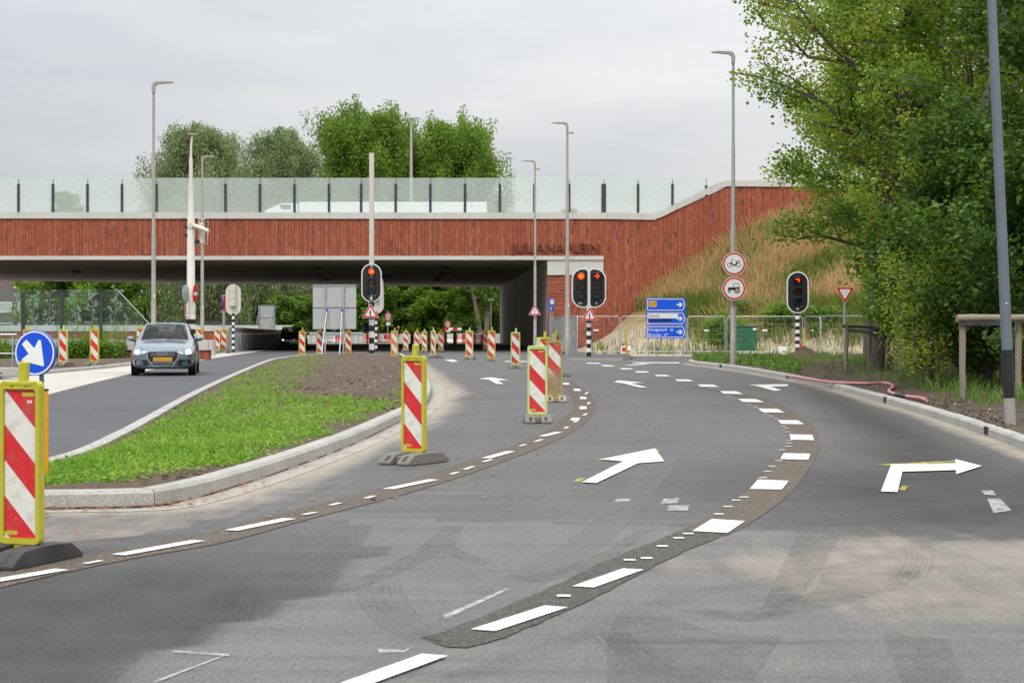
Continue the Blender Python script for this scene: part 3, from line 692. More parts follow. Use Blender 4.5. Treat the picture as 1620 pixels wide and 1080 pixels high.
# island between the two carriageways: foot of its kerb on the road side, clockwise from the near left
isl_front = [(-150, 808), (-60, 807), (70, 806), (150, 805), (215, 804), (262, 800), (305, 790), (352, 777), (450, 745), (560, 703), (632, 668), (664, 651), (679, 634), (682, 616), (672, 598), (655, 578), (636, 564)]
isl_back = [(600, 559.5), (560, 558), (520, 558.5), (478, 561), (430, 567), (380, 585), (300, 620), (200, 672), (120, 709), (70, 724), (0, 741), (-150, 770)]
front_w = catmull([tuple(G(*p)[:2]) for p in isl_front], 4); back_w = catmull([tuple(G(*p, dz=0.11)[:2]) for p in isl_back], 4)
isl_poly = front_w + back_w
kerb_r_px = [(1089, 574.5), (1100, 577.5), (1140, 582), (1200, 591), (1300, 611.5), (1400, 638), (1480, 662), (1560, 689), (1640, 719), (1800, 775), (2100, 880)]
kerb_r = catmull([tuple(G(*p)[:2]) for p in kerb_r_px], 4)
seam = gpoly([(560, 818), (810, 826), (1095, 832), (1360, 848), (1620, 854), (2400, 872), (2600, 1300), (60, 1300), (150, 1080), (330, 1000), (500, 940), (600, 870)])

def road():
    xs = np.arange(-26, 30.01, 0.22); ys = np.concatenate([np.arange(6.0, 45, 0.2), np.arange(45, 112.01, 0.5)])
    X, Y = np.meshgrid(xs, ys); x = X.ravel(); y = Y.ravel()
    z = np.where(y < 70, 0.0, -0.0068 * (y - 70)); V = np.stack([x, y, z], 1)
    n = len(xs); i = np.arange(len(ys) - 1)[:, None] * n + np.arange(n - 1)[None, :]
    Fq = np.stack([i, i + 1, i + 1 + n, i + n], -1).reshape(-1, 4)
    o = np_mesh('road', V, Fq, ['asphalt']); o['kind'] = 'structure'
    old = inside(seam, x, y).astype(float)
    d = dist_line(front_w[4:], x, y); dust = np.clip(1.12 - d / 1.0, 0, 1)
    corner = gpoly([(-200, 830), (60, 815), (300, 806), (420, 770), (520, 745), (560, 760), (420, 800), (300, 835), (100, 862), (-200, 905)])
    dust = np.maximum(dust, inside(corner, x, y) * 0.55)
    dk = dist_line(kerb_r, x, y); dust = np.maximum(dust, np.clip(0.95 - dk / 0.75, 0, 0.85))
    sp = G(1420, 905); e = np.hypot((x - sp.x - .4) / 1.9, (y - sp.y) / 2.3); dust = np.maximum(dust, np.clip(0.80 - e * 0.42, 0, 0.58))
    far = np.clip((y - 48) / 20, 0, 1) * np.clip((x + 2.2) / 1.0, 0, 1) * 0.12; dust = np.maximum(dust, far)
    dust += np.clip(0.35 - np.abs(x + 0.2) * 0.2, 0, 1) * ((y > 38) & (y < 62)) * 0.9
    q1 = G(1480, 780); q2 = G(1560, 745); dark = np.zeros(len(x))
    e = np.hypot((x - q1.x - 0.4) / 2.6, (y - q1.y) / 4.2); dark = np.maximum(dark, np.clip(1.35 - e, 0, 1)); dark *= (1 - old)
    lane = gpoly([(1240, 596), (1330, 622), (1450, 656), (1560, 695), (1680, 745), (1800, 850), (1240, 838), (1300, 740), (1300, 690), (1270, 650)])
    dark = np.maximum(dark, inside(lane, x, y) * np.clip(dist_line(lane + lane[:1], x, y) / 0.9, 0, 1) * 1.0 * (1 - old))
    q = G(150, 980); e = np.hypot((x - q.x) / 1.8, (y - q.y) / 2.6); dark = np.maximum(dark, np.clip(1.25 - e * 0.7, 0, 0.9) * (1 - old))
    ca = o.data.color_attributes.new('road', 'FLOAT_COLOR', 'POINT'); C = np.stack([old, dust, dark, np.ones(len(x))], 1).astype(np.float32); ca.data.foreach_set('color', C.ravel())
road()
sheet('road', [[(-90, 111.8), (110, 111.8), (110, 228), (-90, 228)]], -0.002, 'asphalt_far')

# left carriageway: dark fresh lane, pale paved strip, low kerb
lane_left = [(-250, 705), (0, 648), (78, 624), (206, 592), (300, 574), (330, 568), (400, 557.5), (440, 552), (480, 549)]
lane_right = [(545, 549), (540, 556), (478, 563.5), (430, 570), (380, 589), (300, 625), (200, 677), (120, 714), (70, 729), (0, 746), (-250, 792)]
ll = catmull([tuple(G(*p)[:2]) for p in lane_left], 4); lr = catmull([tuple(G(*p, dz=0.10)[:2]) for p in lane_right], 4)
sheet('road', [ll + lr], 0.006, 'asphalt_dark')
kl_px = [(-300, 628), (0, 600), (78, 591.5), (206, 578.5), (322, 564), (360, 556.5), (440, 549.5)]
kl = catmull([tuple(G(*p)[:2]) for p in kl_px], 4)
sheet('path', [kl + ll[:-2][::-1]], 0.010, 'concrete_path')
kerb_run('kerb', kl, 0.16, 0.11, 'concrete_kerb', inward=1)
L2, R2 = ribbon(kl, 0.3); soil_l = [tuple(p) for p in L2] + [(-16.2, 112), (-30, 112), (-34, 75), (-34, 40)]
sheet('soil', [soil_l], 0.085, 'soil')
sheet('path', ribbon_polys(lr[4:], 0.32), 0.012, 'concrete_gutter')

# the island: kerb all round, pale gutter on the road side, soil with a low crown
kerb_run('kerb', front_w, 0.18, 0.15, 'concrete_kerb', inward=1)
kerb_run('kerb', back_w + front_w[:1], 0.20, 0.11, 'concrete_kerb', inward=1)
gl = front_w[4:-10]; Lg, Rg = ribbon(gl, 0.52)
sheet('gutter', [[tuple(Rg[i]), tuple(Rg[i + 1]), gl[i + 1][:2], gl[i][:2]] for i in range(len(gl) - 1)], 0.0042, 'concrete_gutter')
bare_px = [(432, 625), (470, 602), (500, 586), (505, 566), (560, 556), (640, 558), (672, 585), (670, 628), (640, 652), (600, 648), (540, 640), (480, 640)]
bare = gpoly(bare_px)
def island_soil():
    xs = np.arange(-14, 0, 0.16); ys = np.arange(14, 92, 0.3); X, Y = np.meshgrid(xs, ys); x = X.ravel(); y = Y.ravel()
    ins = inside(isl_poly, x, y); d = dist_line(isl_poly + isl_poly[:1], x, y)
    rng = np.random.default_rng(5)
    hz = np.array([mnoise.noise((a * 0.9, b * 0.9, 0.3)) * 0.035 + mnoise.noise((a * 3.3, b * 3.3, 1.3)) * 0.02 for a, b in zip(x, y)])
    z = np.where(y < 70, 0.0, -0.0068 * (y - 70)) + 0.12 - 0.04 * np.clip(1 - dist_line(back_w, x, y) / 2.5, 0, 1) + hz * np.clip(d / 0.5, 0, 1)
    n = len(xs); ok = (ins & (d > 0.1)).reshape(X.shape); i = np.arange(len(ys) - 1)[:, None] * n + np.arange(n - 1)[None, :]
    q = ok[:-1, :-1] & ok[1:, :-1] & ok[:-1, 1:] & ok[1:, 1:]
    Fq = np.stack([i, i + 1, i + 1 + n, i + n], -1)[q]
    used = np.unique(Fq); mp = -np.ones(len(x), int); mp[used] = np.arange(len(used))
    o = np_mesh('soil', np.stack([x, y, z], 1)[used], mp[Fq], ['soil'], smooth=True); o['kind'] = 'structure'
    mb = MB(); mb.slab([p[:2] for p in isl_poly], -0.02, 0.018, 'soil'); o2 = mb.build('soil'); o2['kind'] = 'structure'
island_soil()
def isl_z(x, y):
    d = dist_line(isl_poly + isl_poly[:1], x, y)
    return np.where(y < 70, 0.0, -0.0068 * (y - 70)) + 0.12 - 0.04 * np.clip(1 - dist_line(back_w, x, y) / 2.5, 0, 1)
def weeds():
    rng = np.random.default_rng(11)
    def spots(n):
        px = rng.uniform(-60, 690, n); t = rng.uniform(0, 1, n); py = 558 + (806 - 558) * t ** 1.2
        Y = F * (HC - 0.12) / (py - CY); x = (px - CX) * Y / F
        ok = inside(isl_poly, x, Y); x, y = x[ok], Y[ok]
        d = dist_line(isl_poly + isl_poly[:1], x, y); b = inside(bare, x, y)
        cl = np.array([mnoise.noise((a * 0.75, c * 0.75, 4.1)) + 0.6 * mnoise.noise((a * 2.6, c * 2.6, 2.0)) for a, c in zip(x, y)])
        db = dist_line(bare + bare[:1], x, y); db = np.where(b, -db, db)
        near = np.clip((y - 16.0) / 1.6, 0, 1)
        keep = (dist_line(back_w, x, y) > 0.35) & (d > 0.2 + 0.22 * rng.uniform(size=len(x)) + 0.75 * (1 - near) * (cl < 0.3) + 0.3 * (cl < -0.1)) & (cl + np.clip(db * 1.2, -1.2, 0.75) > 0.0 + 0.3 * rng.normal(size=len(x)))
        x, y = x[keep], y[keep]; return np.stack([x, y, isl_z(x, y)], 1)
    A = spots(22000); k = 5; C = np.repeat(A, k, 0); C[:, :2] += rng.normal(0, 0.04, (len(C), 2)); C[:, 2] += np.abs(rng.normal(0.03, 0.022, len(C)))
    V1, F1 = leaf_faces(C, 0.058, rng, 0.34, up=0.05)
    B = spots(12000); B = np.repeat(B, 2, 0); B[:, :2] += rng.normal(0, 0.03, (len(B), 2)); V2, F2 = blades(B, 0.11, 0.009, rng, 0.6)
    V = np.concatenate([V1, V2]); Fq = np.concatenate([F1, F2 + len(V1)])
    o = np_mesh('weeds', V, Fq, ['weed']); tag(o, 'bright green young weeds and grass growing over the kerbed island', kind='stuff')
weeds()
def clods():
    """crumbs of earth and pale chips on the bare soil of the island and the verge"""
    rng = np.random.default_rng(3); mb = MB()
    for n in range(900):
        if n < 600:
            px = rng.uniform(420, 680); py = rng.uniform(560, 655)
        else:
            px = rng.uniform(70, 420); py = rng.uniform(740, 792)
        p = G(px, py, 0.12)
        if not inside(isl_poly, np.array([p.x]), np.array([p.y]))[0]: continue
        if dist_line(isl_poly + isl_poly[:1], np.array([p.x]), np.array([p.y]))[0] < 0.3: continue
        r = rng.uniform(0.012, 0.045); z = float(isl_z(np.array([p.x]), np.array([p.y]))[0])
        mb.ball((p.x, p.y, z), r, 'soil' if rng.uniform() < 0.93 else 'concrete_kerb', 5, 3, sz=(1, 1, 0.7))
    o = mb.build('soil_clods'); tag(o, 'crumbs of earth and pale chips on the bare soil', kind='stuff')
clods()

# right verge: kerb, soil, green weeds, dark forest floor behind
kerb_run('kerb', kerb_r, 0.16, 0.13, 'concrete_kerb', inward=1 if True else -1)
verge_back = [tuple(G(*p)[:2]) for p in [(1096, 570.5), (1150, 569), (1230, 568.5), (1300, 569)]]
Lk, Rk = ribbon(kerb_r, 0.28)
inner = [tuple(p) for p in Lk]
vp = inner + [(60, 12), (60, 74), (24, 74)] + verge_back[::-1]
mbv = MB(); mbv.slab(vp, -0.02, 0.115, 'soil_dark'); ov = mbv.build('soil'); ov['kind'] = 'structure'
def verge_z(x, y): return gz(y) + 0.115
def verge_mounds():
    xs = np.arange(3, 22, 0.13); ys = np.arange(14, 73, 0.2); X, Y = np.meshgrid(xs, ys); x = X.ravel(); y = Y.ravel()
    ins = inside(vp, x, y); d = dist_line(vp + vp[:1], x, y)
    z = np.array([gz(b) + 0.10 + min(max(e - 0.15, 0), 1.2) * (0.055 + 0.16 * max(0, mnoise.noise((a * 0.5, b * 0.35, 7.0)))) + (0.05 * mnoise.noise((a * 2.3, b * 2.3, 2.0)) + 0.035 * mnoise.noise((a * 6.1, b * 6.1, 5.0))) * min(e, 1) for a, b, e in zip(x, y, d)])
    n = len(xs); ok = (ins & (d > 0.05)).reshape(X.shape); i = np.arange(len(ys) - 1)[:, None] * n + np.arange(n - 1)[None, :]
    q = ok[:-1, :-1] & ok[1:, :-1] & ok[:-1, 1:] & ok[1:, 1:]; Fq = np.stack([i, i + 1, i + 1 + n, i + n], -1)[q]
    used = np.unique(Fq); mp = -np.ones(len(x), int); mp[used] = np.arange(len(used))
    o = np_mesh('soil', np.stack([x, y, z], 1)[used], mp[Fq], ['soil_dark'], smooth=True); o['kind'] = 'structure'
verge_mounds()
def verge_weeds():
    rng = np.random.default_rng(21)
    area = gpoly([(1098, 576), (1150, 581), (1230, 593), (1270, 599), (1262, 584), (1240, 573), (1200, 569), (1150, 568), (1096, 571)])
    n = 26000; x = rng.uniform(4, 14, n); y = rng.uniform(45, 72, n); ok = inside(area, x, y); x, y = x[ok], y[ok]
    cl = np.array([mnoise.noise((a * 0.6, b * 0.4, 9.1)) for a, b in zip(x, y)]); thin = (x - 8.0) / 4.5; ok = cl > -0.5 + np.clip(thin, 0, 1.2); x, y = x[ok], y[ok]
    C = np.stack([x, y, np.full(len(x), 0.13) + np.abs(rng.normal(0.07, 0.06, len(x)))], 1); V1, F1 = leaf_faces(C, 0.12, rng, 0.45, up=0.3)
    n = 9000; x = rng.uniform(7, 22, n); y = rng.uniform(20, 70, n); ok = inside(vp, x, y); x, y = x[ok], y[ok]; d = dist_line(kerb_r, x, y)
    cl = np.array([mnoise.noise((a * 0.5, b * 0.35, 3.3)) for a, b in zip(x, y)]); ok = (d > 0.9) & (cl > 0.0); x, y = x[ok], y[ok]
    B = np.repeat(np.stack([x, y, np.full(len(x), 0.16)], 1), 3, 0); B[:, :2] += rng.normal(0, 0.12, (len(B), 2)); V2, F2 = blades(B, 0.26, 0.018, rng, 0.7)
    V = np.concatenate([V1, V2]); Fq = np.concatenate([F1, F2 + len(V1)])
    o = np_mesh('weeds', V, Fq, ['verge']); tag(o, 'leafy green weeds along the right hand verge', kind='stuff')
verge_weeds()

# sand and the slope beside the bridge
sheet('sand', [[(3.3, 85), (12, 84), (40, 76), (60, 76), (60, 108), (2.3, 108), (2.6, 96)]], 0.018, 'sand')
HWX = [3.0, 3.9, 4.64, 5.35, 6.8, 8.9, 11.05, 13.2, 15.0, 17.5, 24, 40, 70]; HWZ = [0.0, 0.2, 0.6, 1.0, 2.35, 3.95, 5.5, 6.9, 7.6, 8.4, 8.9, 9.0, 9.0]
def slope_z(x, y):
    hw = np.interp(x, HWX, HWZ); yt = np.interp(x, [3, 8, 13, 20, 30, 70], [97.5, 95.5, 93.0, 88, 84, 82]); s = np.clip((y - yt) / (107.0 - yt), 0, 1)
    return hw * (s ** 1.25)
def slope():
    xs = np.concatenate([np.arange(3.0, 22, 0.22), np.arange(22, 70, 0.6)]); ys = np.arange(82, 108, 0.22); X, Y = np.meshgrid(xs, ys); x = X.ravel(); y = Y.ravel(); b = slope_z(x, y)
    nzv = np.array([mnoise.noise((a * 0.35, c * 0.5, 0.0)) * 0.45 + mnoise.noise((a * 1.3, c * 1.3, 5.0)) * 0.22 for a, c in zip(x, y)])
    z = -0.0068 * (y - 70) + b + nzv * np.clip(b / 1.0, 0, 1) * np.clip((107.3 - y) / 4, 0.25, 1)
    z = z + np.array([mnoise.noise((a * 0.9, c * 0.9, 11.0)) * 0.16 + mnoise.noise((a * 2.6, c * 2.6, 12.0)) * 0.07 for a, c in zip(x, y)]) * np.clip(b / 0.25, 0, 1) * np.clip(1.8 - b * 0.4, 0.15, 1)
    z = np.where(b <= 0.001, z - 0.10, z)
    z = np.where(y > 106.4, np.minimum(z, -0.0068 * (y - 70) + b), z)
    n = len(xs); i = np.arange(len(ys) - 1)[:, None] * n + np.arange(n - 1)[None, :]; Fq = np.stack([i, i + 1, i + 1 + n, i + n], -1).reshape(-1, 4)
    ok = (Y[:-1, :-1] < 106.6).reshape(-1)
    o = np_mesh('hill', np.stack([x, y, z], 1), Fq[ok], ['slope'], smooth=True); o['kind'] = 'structure'
slope()
def slope_grass():
    rng = np.random.default_rng(8); n = 125000; x = rng.uniform(4, 34, n); y = rng.uniform(88, 106.7, n); b = slope_z(x, y)
    c1 = np.array([mnoise.noise((a * 0.28, c * 0.28, 3.0)) + 0.5 * mnoise.noise((a * 1.1, c * 1.1, 8.0)) for a, c in zip(x, y)])
    ok = (b > 1.55 - 0.3 * (x > 9.5) + 0.5 * rng.normal(size=n)) & (c1 > -0.85) & ((b > 2.3) | (x > 7.6)) & (rng.uniform(size=n) < np.where(x > 19, 0.35, 1.0)); x, y, b, c1 = x[ok], y[ok], b[ok], c1[ok]
    P = np.stack([x, y, -0.0068 * (y - 70) + b - 0.05], 1); c2 = np.array([mnoise.noise((a * 0.22, c * 0.3, 21.0)) for a, c in zip(x, y)]) + 0.15 * rng.normal(size=len(x))
    gr = c2 > 0.17 - 0.35 * (b < 2.6)
    V, Fq = blades(P[~gr], 0.72, 0.04, rng, 0.5, 0.6); o = np_mesh('dry_grass', V, Fq, ['straw']); tag(o, 'tall straw coloured dry grass on the slope beside the brick wall', kind='stuff')
    P2 = np.repeat(P[gr], 2, 0); P2[:, :2] += rng.normal(0, 0.15, (len(P2), 2)); V, Fq = blades(P2, 0.6, 0.06, rng, 0.5, 0.5)
    m = 4200; x = rng.uniform(13.2, 24, m); y = rng.uniform(88, 99, m); b = slope_z(x, y); c = np.array([mnoise.noise((a * 0.3, d * 0.4, 14.0)) for a, d in zip(x, y)]); ok = (b < 2.6) & (y > 95.5) & (c > -0.05 - 0.2 * (x > 15)); x, y, b = x[ok], y[ok], b[ok]
    xx = rng.uniform(4, 16, 900); yy = rng.uniform(92.3, 101, 900); bb = slope_z(xx, yy); cc = np.array([mnoise.noise((a * 0.7, d * 0.7, 44.0)) for a, d in zip(xx, yy)]); ok = (bb < 2.2) & (cc > 0.12) & ((xx < 10) | (yy > 95)); x = np.concatenate([x, xx[ok]]); y = np.concatenate([y, yy[ok]]); b = np.concatenate([b, bb[ok]])
    V2, F2 = blades(np.repeat(np.stack([x, y, -0.0068 * (y - 70) + b], 1), 2, 0) + rng.normal(0, 0.08, (2 * len(x), 3)) * np.array([1, 1, 0]), 0.5, 0.05, rng, 0.5, 0.5)
    o = np_mesh('tall_grass', np.concatenate([V, V2]), np.concatenate([Fq, F2 + len(V)]), ['greengrass']); tag(o, 'patches of tall green grass on the slope', kind='stuff')
slope_grass()

# ------------------------------------------------------------------ painted markings, milled strips and wear on the road
rs = random.Random(4)
sl_px = [(-250, 975), (0, 917), (110, 893), (200, 876), (320, 855), (460, 818), (600, 783), (700, 753), (790, 722), (850, 699), (890, 679), (914, 660), (925, 643), (919, 626), (903, 611), (893, 604)]
sl = catmull([tuple(G(*p)[:2]) for p in sl_px], 5)
sheet('milled_strip', ribbon_polys(sl, 0.40), 0.005, 'milled_brown')
sr_px = [(1095, 612), (1150, 620), (1190, 630), (1226, 645), (1252, 663), (1268, 682), (1272, 700), (1263, 722), (1240, 752), (1208, 785), (1150, 824), (1105, 846)]
sr = catmull([tuple(G(*p)[:2]) for p in sr_px], 5); k = len(sr)
sheet('milled_strip', ribbon_polys(sr, [0.40 * min(1, 0.25 + i / 12) for i in range(k)]), 0.005, 'milled_brown')
sg_px = [(1120, 840), (1070, 860), (1000, 890), (930, 925), (850, 962), (770, 996), (715, 1014), (688, 1018)]
sg = catmull([tuple(G(*p)[:2]) for p in sg_px], 5); k = len(sg)
sheet('milled_strip', ribbon_polys(sg, [0.35 * min(1, (k - i + 2) / 6) for i in range(k)], 0.012, rs), 0.0055, 'milled_grey')
dash_l = [((-60, 930), (98, 903)), ((187, 880), (314, 857)), ((365, 841), (458, 822)), ((614, 775), (686, 760)), ((769, 726), (808, 715)), ((858, 691), (884, 684.5))]
pp = []
for a, b in dash_l: pp += ribbon_polys([G(*a), G(*b)], 0.115)
pp += [gpoly(q) for q in [[(902, 666), (915, 666.5), (918, 662), (905, 661.5)], [(917, 648), (928, 648), (928, 643.5), (917, 643.5)], [(918, 632), (928, 632), (927, 628.5), (917, 628.5)], [(909, 619), (919.5, 619), (917, 615.5), (907, 615.5)], [(891, 609), (902, 609), (899, 606), (890, 606)]]]
pp += [ribbon_polys([G(560, 1086), G(688, 1039)], 0.13)[0], ribbon_polys([G(764, 1000), G(880, 962)], 0.135)[0], ribbon_polys([G(922, 931), G(1002, 902.5)], 0.135)[0]]
pp += [gpoly(q) for q in [[(1095, 842), (1151, 845), (1179, 826), (1126, 823)], [(1186, 775), (1237, 776), (1248, 762), (1199, 760)], [(1234, 727.5), (1279, 728.5), (1282, 719), (1240, 718)], [(1251, 696.5), (1288, 697.5), (1285, 689), (1249, 688)], [(1236, 671.5), (1272, 672), (1262, 665.8), (1230, 665.5)], [(1207, 653), (1241, 653.3), (1230, 647.6), (1199, 647)], [(1176, 636.6), (1209, 637), (1196, 632), (1167, 631.6)], [(1145, 623.5), (1176, 624), (1165, 619.5), (1139, 619.3)], [(1108, 612.4), (1138, 612.8), (1128, 608.8), (1104, 608.5)], [(1072, 603.6), (1097, 603.8), (1090, 600.8), (1068, 600.6)], [(1038, 595.6), (1061, 595.8), (1055, 593.6), (1036, 593.4)], [(1007, 589.6), (1028, 589.8), (1022, 587.8), (1004, 587.6)], [(984, 584.6), (1003, 584.8), (996, 583), (980, 582.8)], [(955, 579.8), (974, 580), (967, 578.2), (950, 578)], [(930, 575.6), (952, 575.9), (946, 574.4), (926, 574.2)]]]
arrows = [[(920, 764.3), (943.5, 765.5), (1009.6, 734), (1051, 731), (1036, 710.5), (950, 728), (986, 731)],
          [(1393.5, 779), (1420, 780), (1427.5, 747.5), (1512.5, 745), (1512.5, 751.5), (1553.5, 738.5), (1511.5, 727.5), (1511.5, 734), (1410, 736)],
          [(971, 605.3), (978, 602.2), (1019, 605.8), (998, 607), (1025, 613.4), (1011, 613.4), (986, 606.8)],
          [(756.7, 600), (775.6, 597.2), (804.4, 601.5), (787, 602.2), (797, 608), (786, 608), (773.3, 601)],
          [(1183, 609.2), (1246, 608.2), (1247, 611.2), (1220, 612.4), (1236.5, 618), (1225, 619), (1195, 610.6)],
          [(703, 569.8), (716, 568.8), (725, 572.3), (714, 572.8), (708, 571)]]
pp += [gpoly(q) for q in arrows]
# lines on the far road and under the bridge
pp += [gpoly(q) for q in [[(985, 578.5), (1000, 578.5), (1030, 576), (1018, 575.6)], [(1000, 574.6), (1075, 575), (1075, 573.6), (1003, 573.4)], [(800, 572.8), (835, 572.8), (832, 571.6), (798, 571.6)], [(840, 560.8), (880, 561), (880, 560), (842, 559.8)], [(490, 553.4), (505, 551.0), (512, 551.0), (498, 553.4)], [(540, 546.8), (556, 545.6), (562, 545.7), (545, 547.2)], [(645, 548.2), (720, 548.2), (720, 547.5), (645, 547.5)]]]
# premarking ticks along the right line and between the left dashes
tick_px = [(1089, 846), (1074, 853), (1048, 866), (1023, 885), (996, 888), (892, 945), (1177, 788), (1165, 793), (1152, 803), (1137, 815), (1207, 757), (1214, 747), (1222, 739), (1232, 730), (1237, 713), (1247, 707), (1249, 702), (1250, 698), (1247, 684), (1244, 678), (1239, 675), (1228, 663), (1220, 659), (1213, 656), (1195, 645), (1185, 641), (1162, 629.6), (1152, 627), (1134, 617.6), (1125, 615.6), (1110, 610.6), (1100, 609), (1178, 850 - 0), (1177, 862), (1000, 1000)]
for q in tick_px[:32]:
    c = G(*q); w = 0.038; pp.append([(c.x - w, c.y - w), (c.x + w, c.y - w), (c.x + w, c.y + w), (c.x - w, c.y + w)])
for a, b in [((134, 894), (160, 889)), ((523, 801), (538, 797)), ((578, 790), (592, 786)), ((480, 816), (500, 812)), ((713, 751.5), (725, 748)), ((735, 744), (749, 739)), ((764, 732), (778, 728)), ((822, 707), (832, 704)), ((846, 700), (858, 696)), ((893, 679), (899, 676)), ((908, 669), (913, 667)), ((923, 658), (928, 655)), ((930, 640), (933, 637)), ((926, 624), (930, 621))]:
    pp += ribbon_polys([G(*a), G(*b)], 0.05)
sheet('road_marking', pp, 0.013, 'roadpaint')
# the joint between old and new asphalt: a bitumen seam
jl = catmull([tuple(G(*p)[:2]) for p in [(505, 817), (700, 821), (810, 826), (1000, 830), (1095, 832), (1250, 843), (1360, 848), (1620, 854), (2000, 864)]], 6)
sheet('road_joint', ribbon_polys(jl, 0.022, 0.006, rs), 0.0045, 'ghost_dark')
sheet('road_wear', ribbon_polys(catmull([tuple(G(*p)[:2]) for p in [(560, 1100), (640, 1035), (760, 965), (850, 905), (930, 855), (990, 800), (1030, 752), (1052, 720)]], 6), [0.30] * 36 + [0.34] * 7), 0.004, 'ghost_light')
sheet('road_wear', ribbon_polys(catmull([tuple(G(*p)[:2]) for p in [(1055, 697), (1040, 676), (1010, 655), (960, 630), (925, 614), (890, 604)]], 6), 0.32), 0.0045, 'ghost_light')
sheet('road_wear', [gpoly(q) for q in [[(1262, 846), (1330, 848), (1300, 900), (1250, 968), (1195, 983), (1215, 940)], [(1300, 905), (1465, 903), (1430, 930), (1320, 960), (1180, 985), (1050, 962), (1180, 965), (1290, 935)], [(975, 975), (1060, 975), (1130, 1000), (1240, 1005), (1190, 1080), (960, 1090), (960, 1010)], [(1395, 1000), (1500, 1010), (1530, 1090), (1430, 1090)], [(795, 910), (870, 905), (960, 870), (1010, 838), (1035, 838), (960, 890), (900, 915), (840, 922)]]], 0.0047, 'ghost_dark')
sheet('road_wear', [gpoly(q) for q in [[(720, 865), (780, 890), (760, 897), (700, 875), (640, 905), (560, 935), (500, 940), (590, 905), (650, 875), (700, 835), (735, 828)]]], 0.0047, 'ghost_dark')
for q in [[(965, 1000), (985, 1025), (1020, 1050), (1085, 1085)], [(980, 1000), (1000, 1024), (1040, 1050), (1110, 1085)], [(590, 925), (600, 960), (630, 990), (680, 1015)], [(610, 920), (620, 955), (655, 985), (700, 1008)], [(705, 880), (725, 905), (760, 940)], [(1420, 830), (1450, 860), (1455, 890), (1440, 915)], [(370, 985), (375, 960), (395, 925)], [(350, 985), (357, 955), (380, 915)], [(700, 1080), (900, 1010), (1100, 940), (1400, 880), (1620, 800)]]:
    base_ = catmull([tuple(G(*p)[:2]) for p in q], 6); tl = []
    for o_ in (-.085, -.05, -.02, .015, .045, .08):
        L_, R_ = ribbon(base_, abs(o_) * 2); tl += ribbon_polys([tuple(v) for v in (L_ if o_ > 0 else R_)], rs.uniform(.012, .026))
    sheet('tyre_mark', tl, 0.0062, 'ghost_tyre')
sheet('scraped_marking', [gpoly(q) for q in [[(1552, 777), (1570, 776), (1576, 784), (1558, 783)], [(1562, 790), (1582, 789), (1600, 808), (1572, 812)], [(1050, 790), (1075, 788), (1072, 796), (1045, 798)], [(1058, 800), (1090, 800), (1088, 808), (1055, 808)], [(272, 1030), (362, 1036), (362, 1039), (275, 1033)], [(362, 1036), (250, 1080), (240, 1080), (350, 1039)], [(598, 1028), (640, 1030), (655, 1022), (640, 1033), (600, 1034)], [(700, 975), (800, 932), (806, 933), (706, 980)], [(975, 790), (998, 789), (995, 794), (972, 795)]]], 0.0066, 'ghost_white')
mh = G(1054, 698)
sheet('road_wear', ribbon_polys([(mh.x + 0.40 * math.cos(t * PI / 12), mh.y + 0.45 * math.sin(t * PI / 12)) for t in range(25)], 0.09), 0.0058, 'ghost_light')
sheet('spray_mark', [gpoly(q) for q in [[(906, 762), (915, 757), (926, 757), (917, 763)], [(944, 727), (985, 721), (986, 723), (950, 729)], [(1421, 774), (1430, 769), (1437, 770), (1430, 777)], [(1390, 735), (1512, 729), (1512, 731), (1402, 737)], [(1036, 710), (1044, 712), (1042, 716)]]], 0.0068, 'ghost_yellow')
sheet('road_wear', [gpoly([(300, 845), (352, 835), (500, 770), (560, 748), (568, 752), (500, 778), (380, 838)])], 0.0044, 'ghost_light')
# traffic island under the double signal, kerbed and dark
isl2 = gpoly([(891, 566), (900, 570), (985, 570.5), (1000, 566.5), (985, 563.5), (905, 562.5)])
m_ = MB(); m_.slab(isl2, -0.02, 0.10, 'asphalt_dark', 'concrete_kerb'); m_.build('traffic_island')['kind'] = 'structure'
isl3 = gpoly([(560, 551), (640, 553), (740, 551.5), (740, 548), (650, 545.5), (575, 546)])
m_ = MB(); m_.slab(isl3, -0.02, 0.10, 'concrete', 'concrete_kerb'); m_.build('traffic_island')['kind'] = 'structure'
def leaf_litter():
    rng = np.random.default_rng(31); P = []
    for n in range(260):
        i = rng.integers(6, len(front_w) - 20); a = np.array(front_w[i]); b = np.array(front_w[i + 1]); t = rng.uniform(); p = a + (b - a) * t; d = (b - a) / (np.linalg.norm(b - a) + 1e-9)
        off = abs(rng.normal(0.05, 0.12)) if rng.uniform() < 0.85 else rng.uniform(0, 2.5); q = p + np.array([d[1], -d[0]]) * off; P.append((q[0], q[1], gz(q[1]) + 0.026))
    for n in range(60):
        p = G(rng.uniform(640, 1000), rng.uniform(600, 780)); P.append((p.x, p.y, p.z + 0.026))
    V, Fq = leaf_faces(np.array(P), 0.07, rng, 0.6); V[:, 2] = np.repeat(np.array(P)[:, 2], 4) + np.abs(V[:, 2] - np.repeat(np.array(P)[:, 2], 4)) * 0.5 - 0.008
    o = np_mesh('fallen_leaves', V, Fq, ['fallen']); tag(o, 'brown and orange fallen leaves along the kerb', kind='stuff')
leaf_litter()
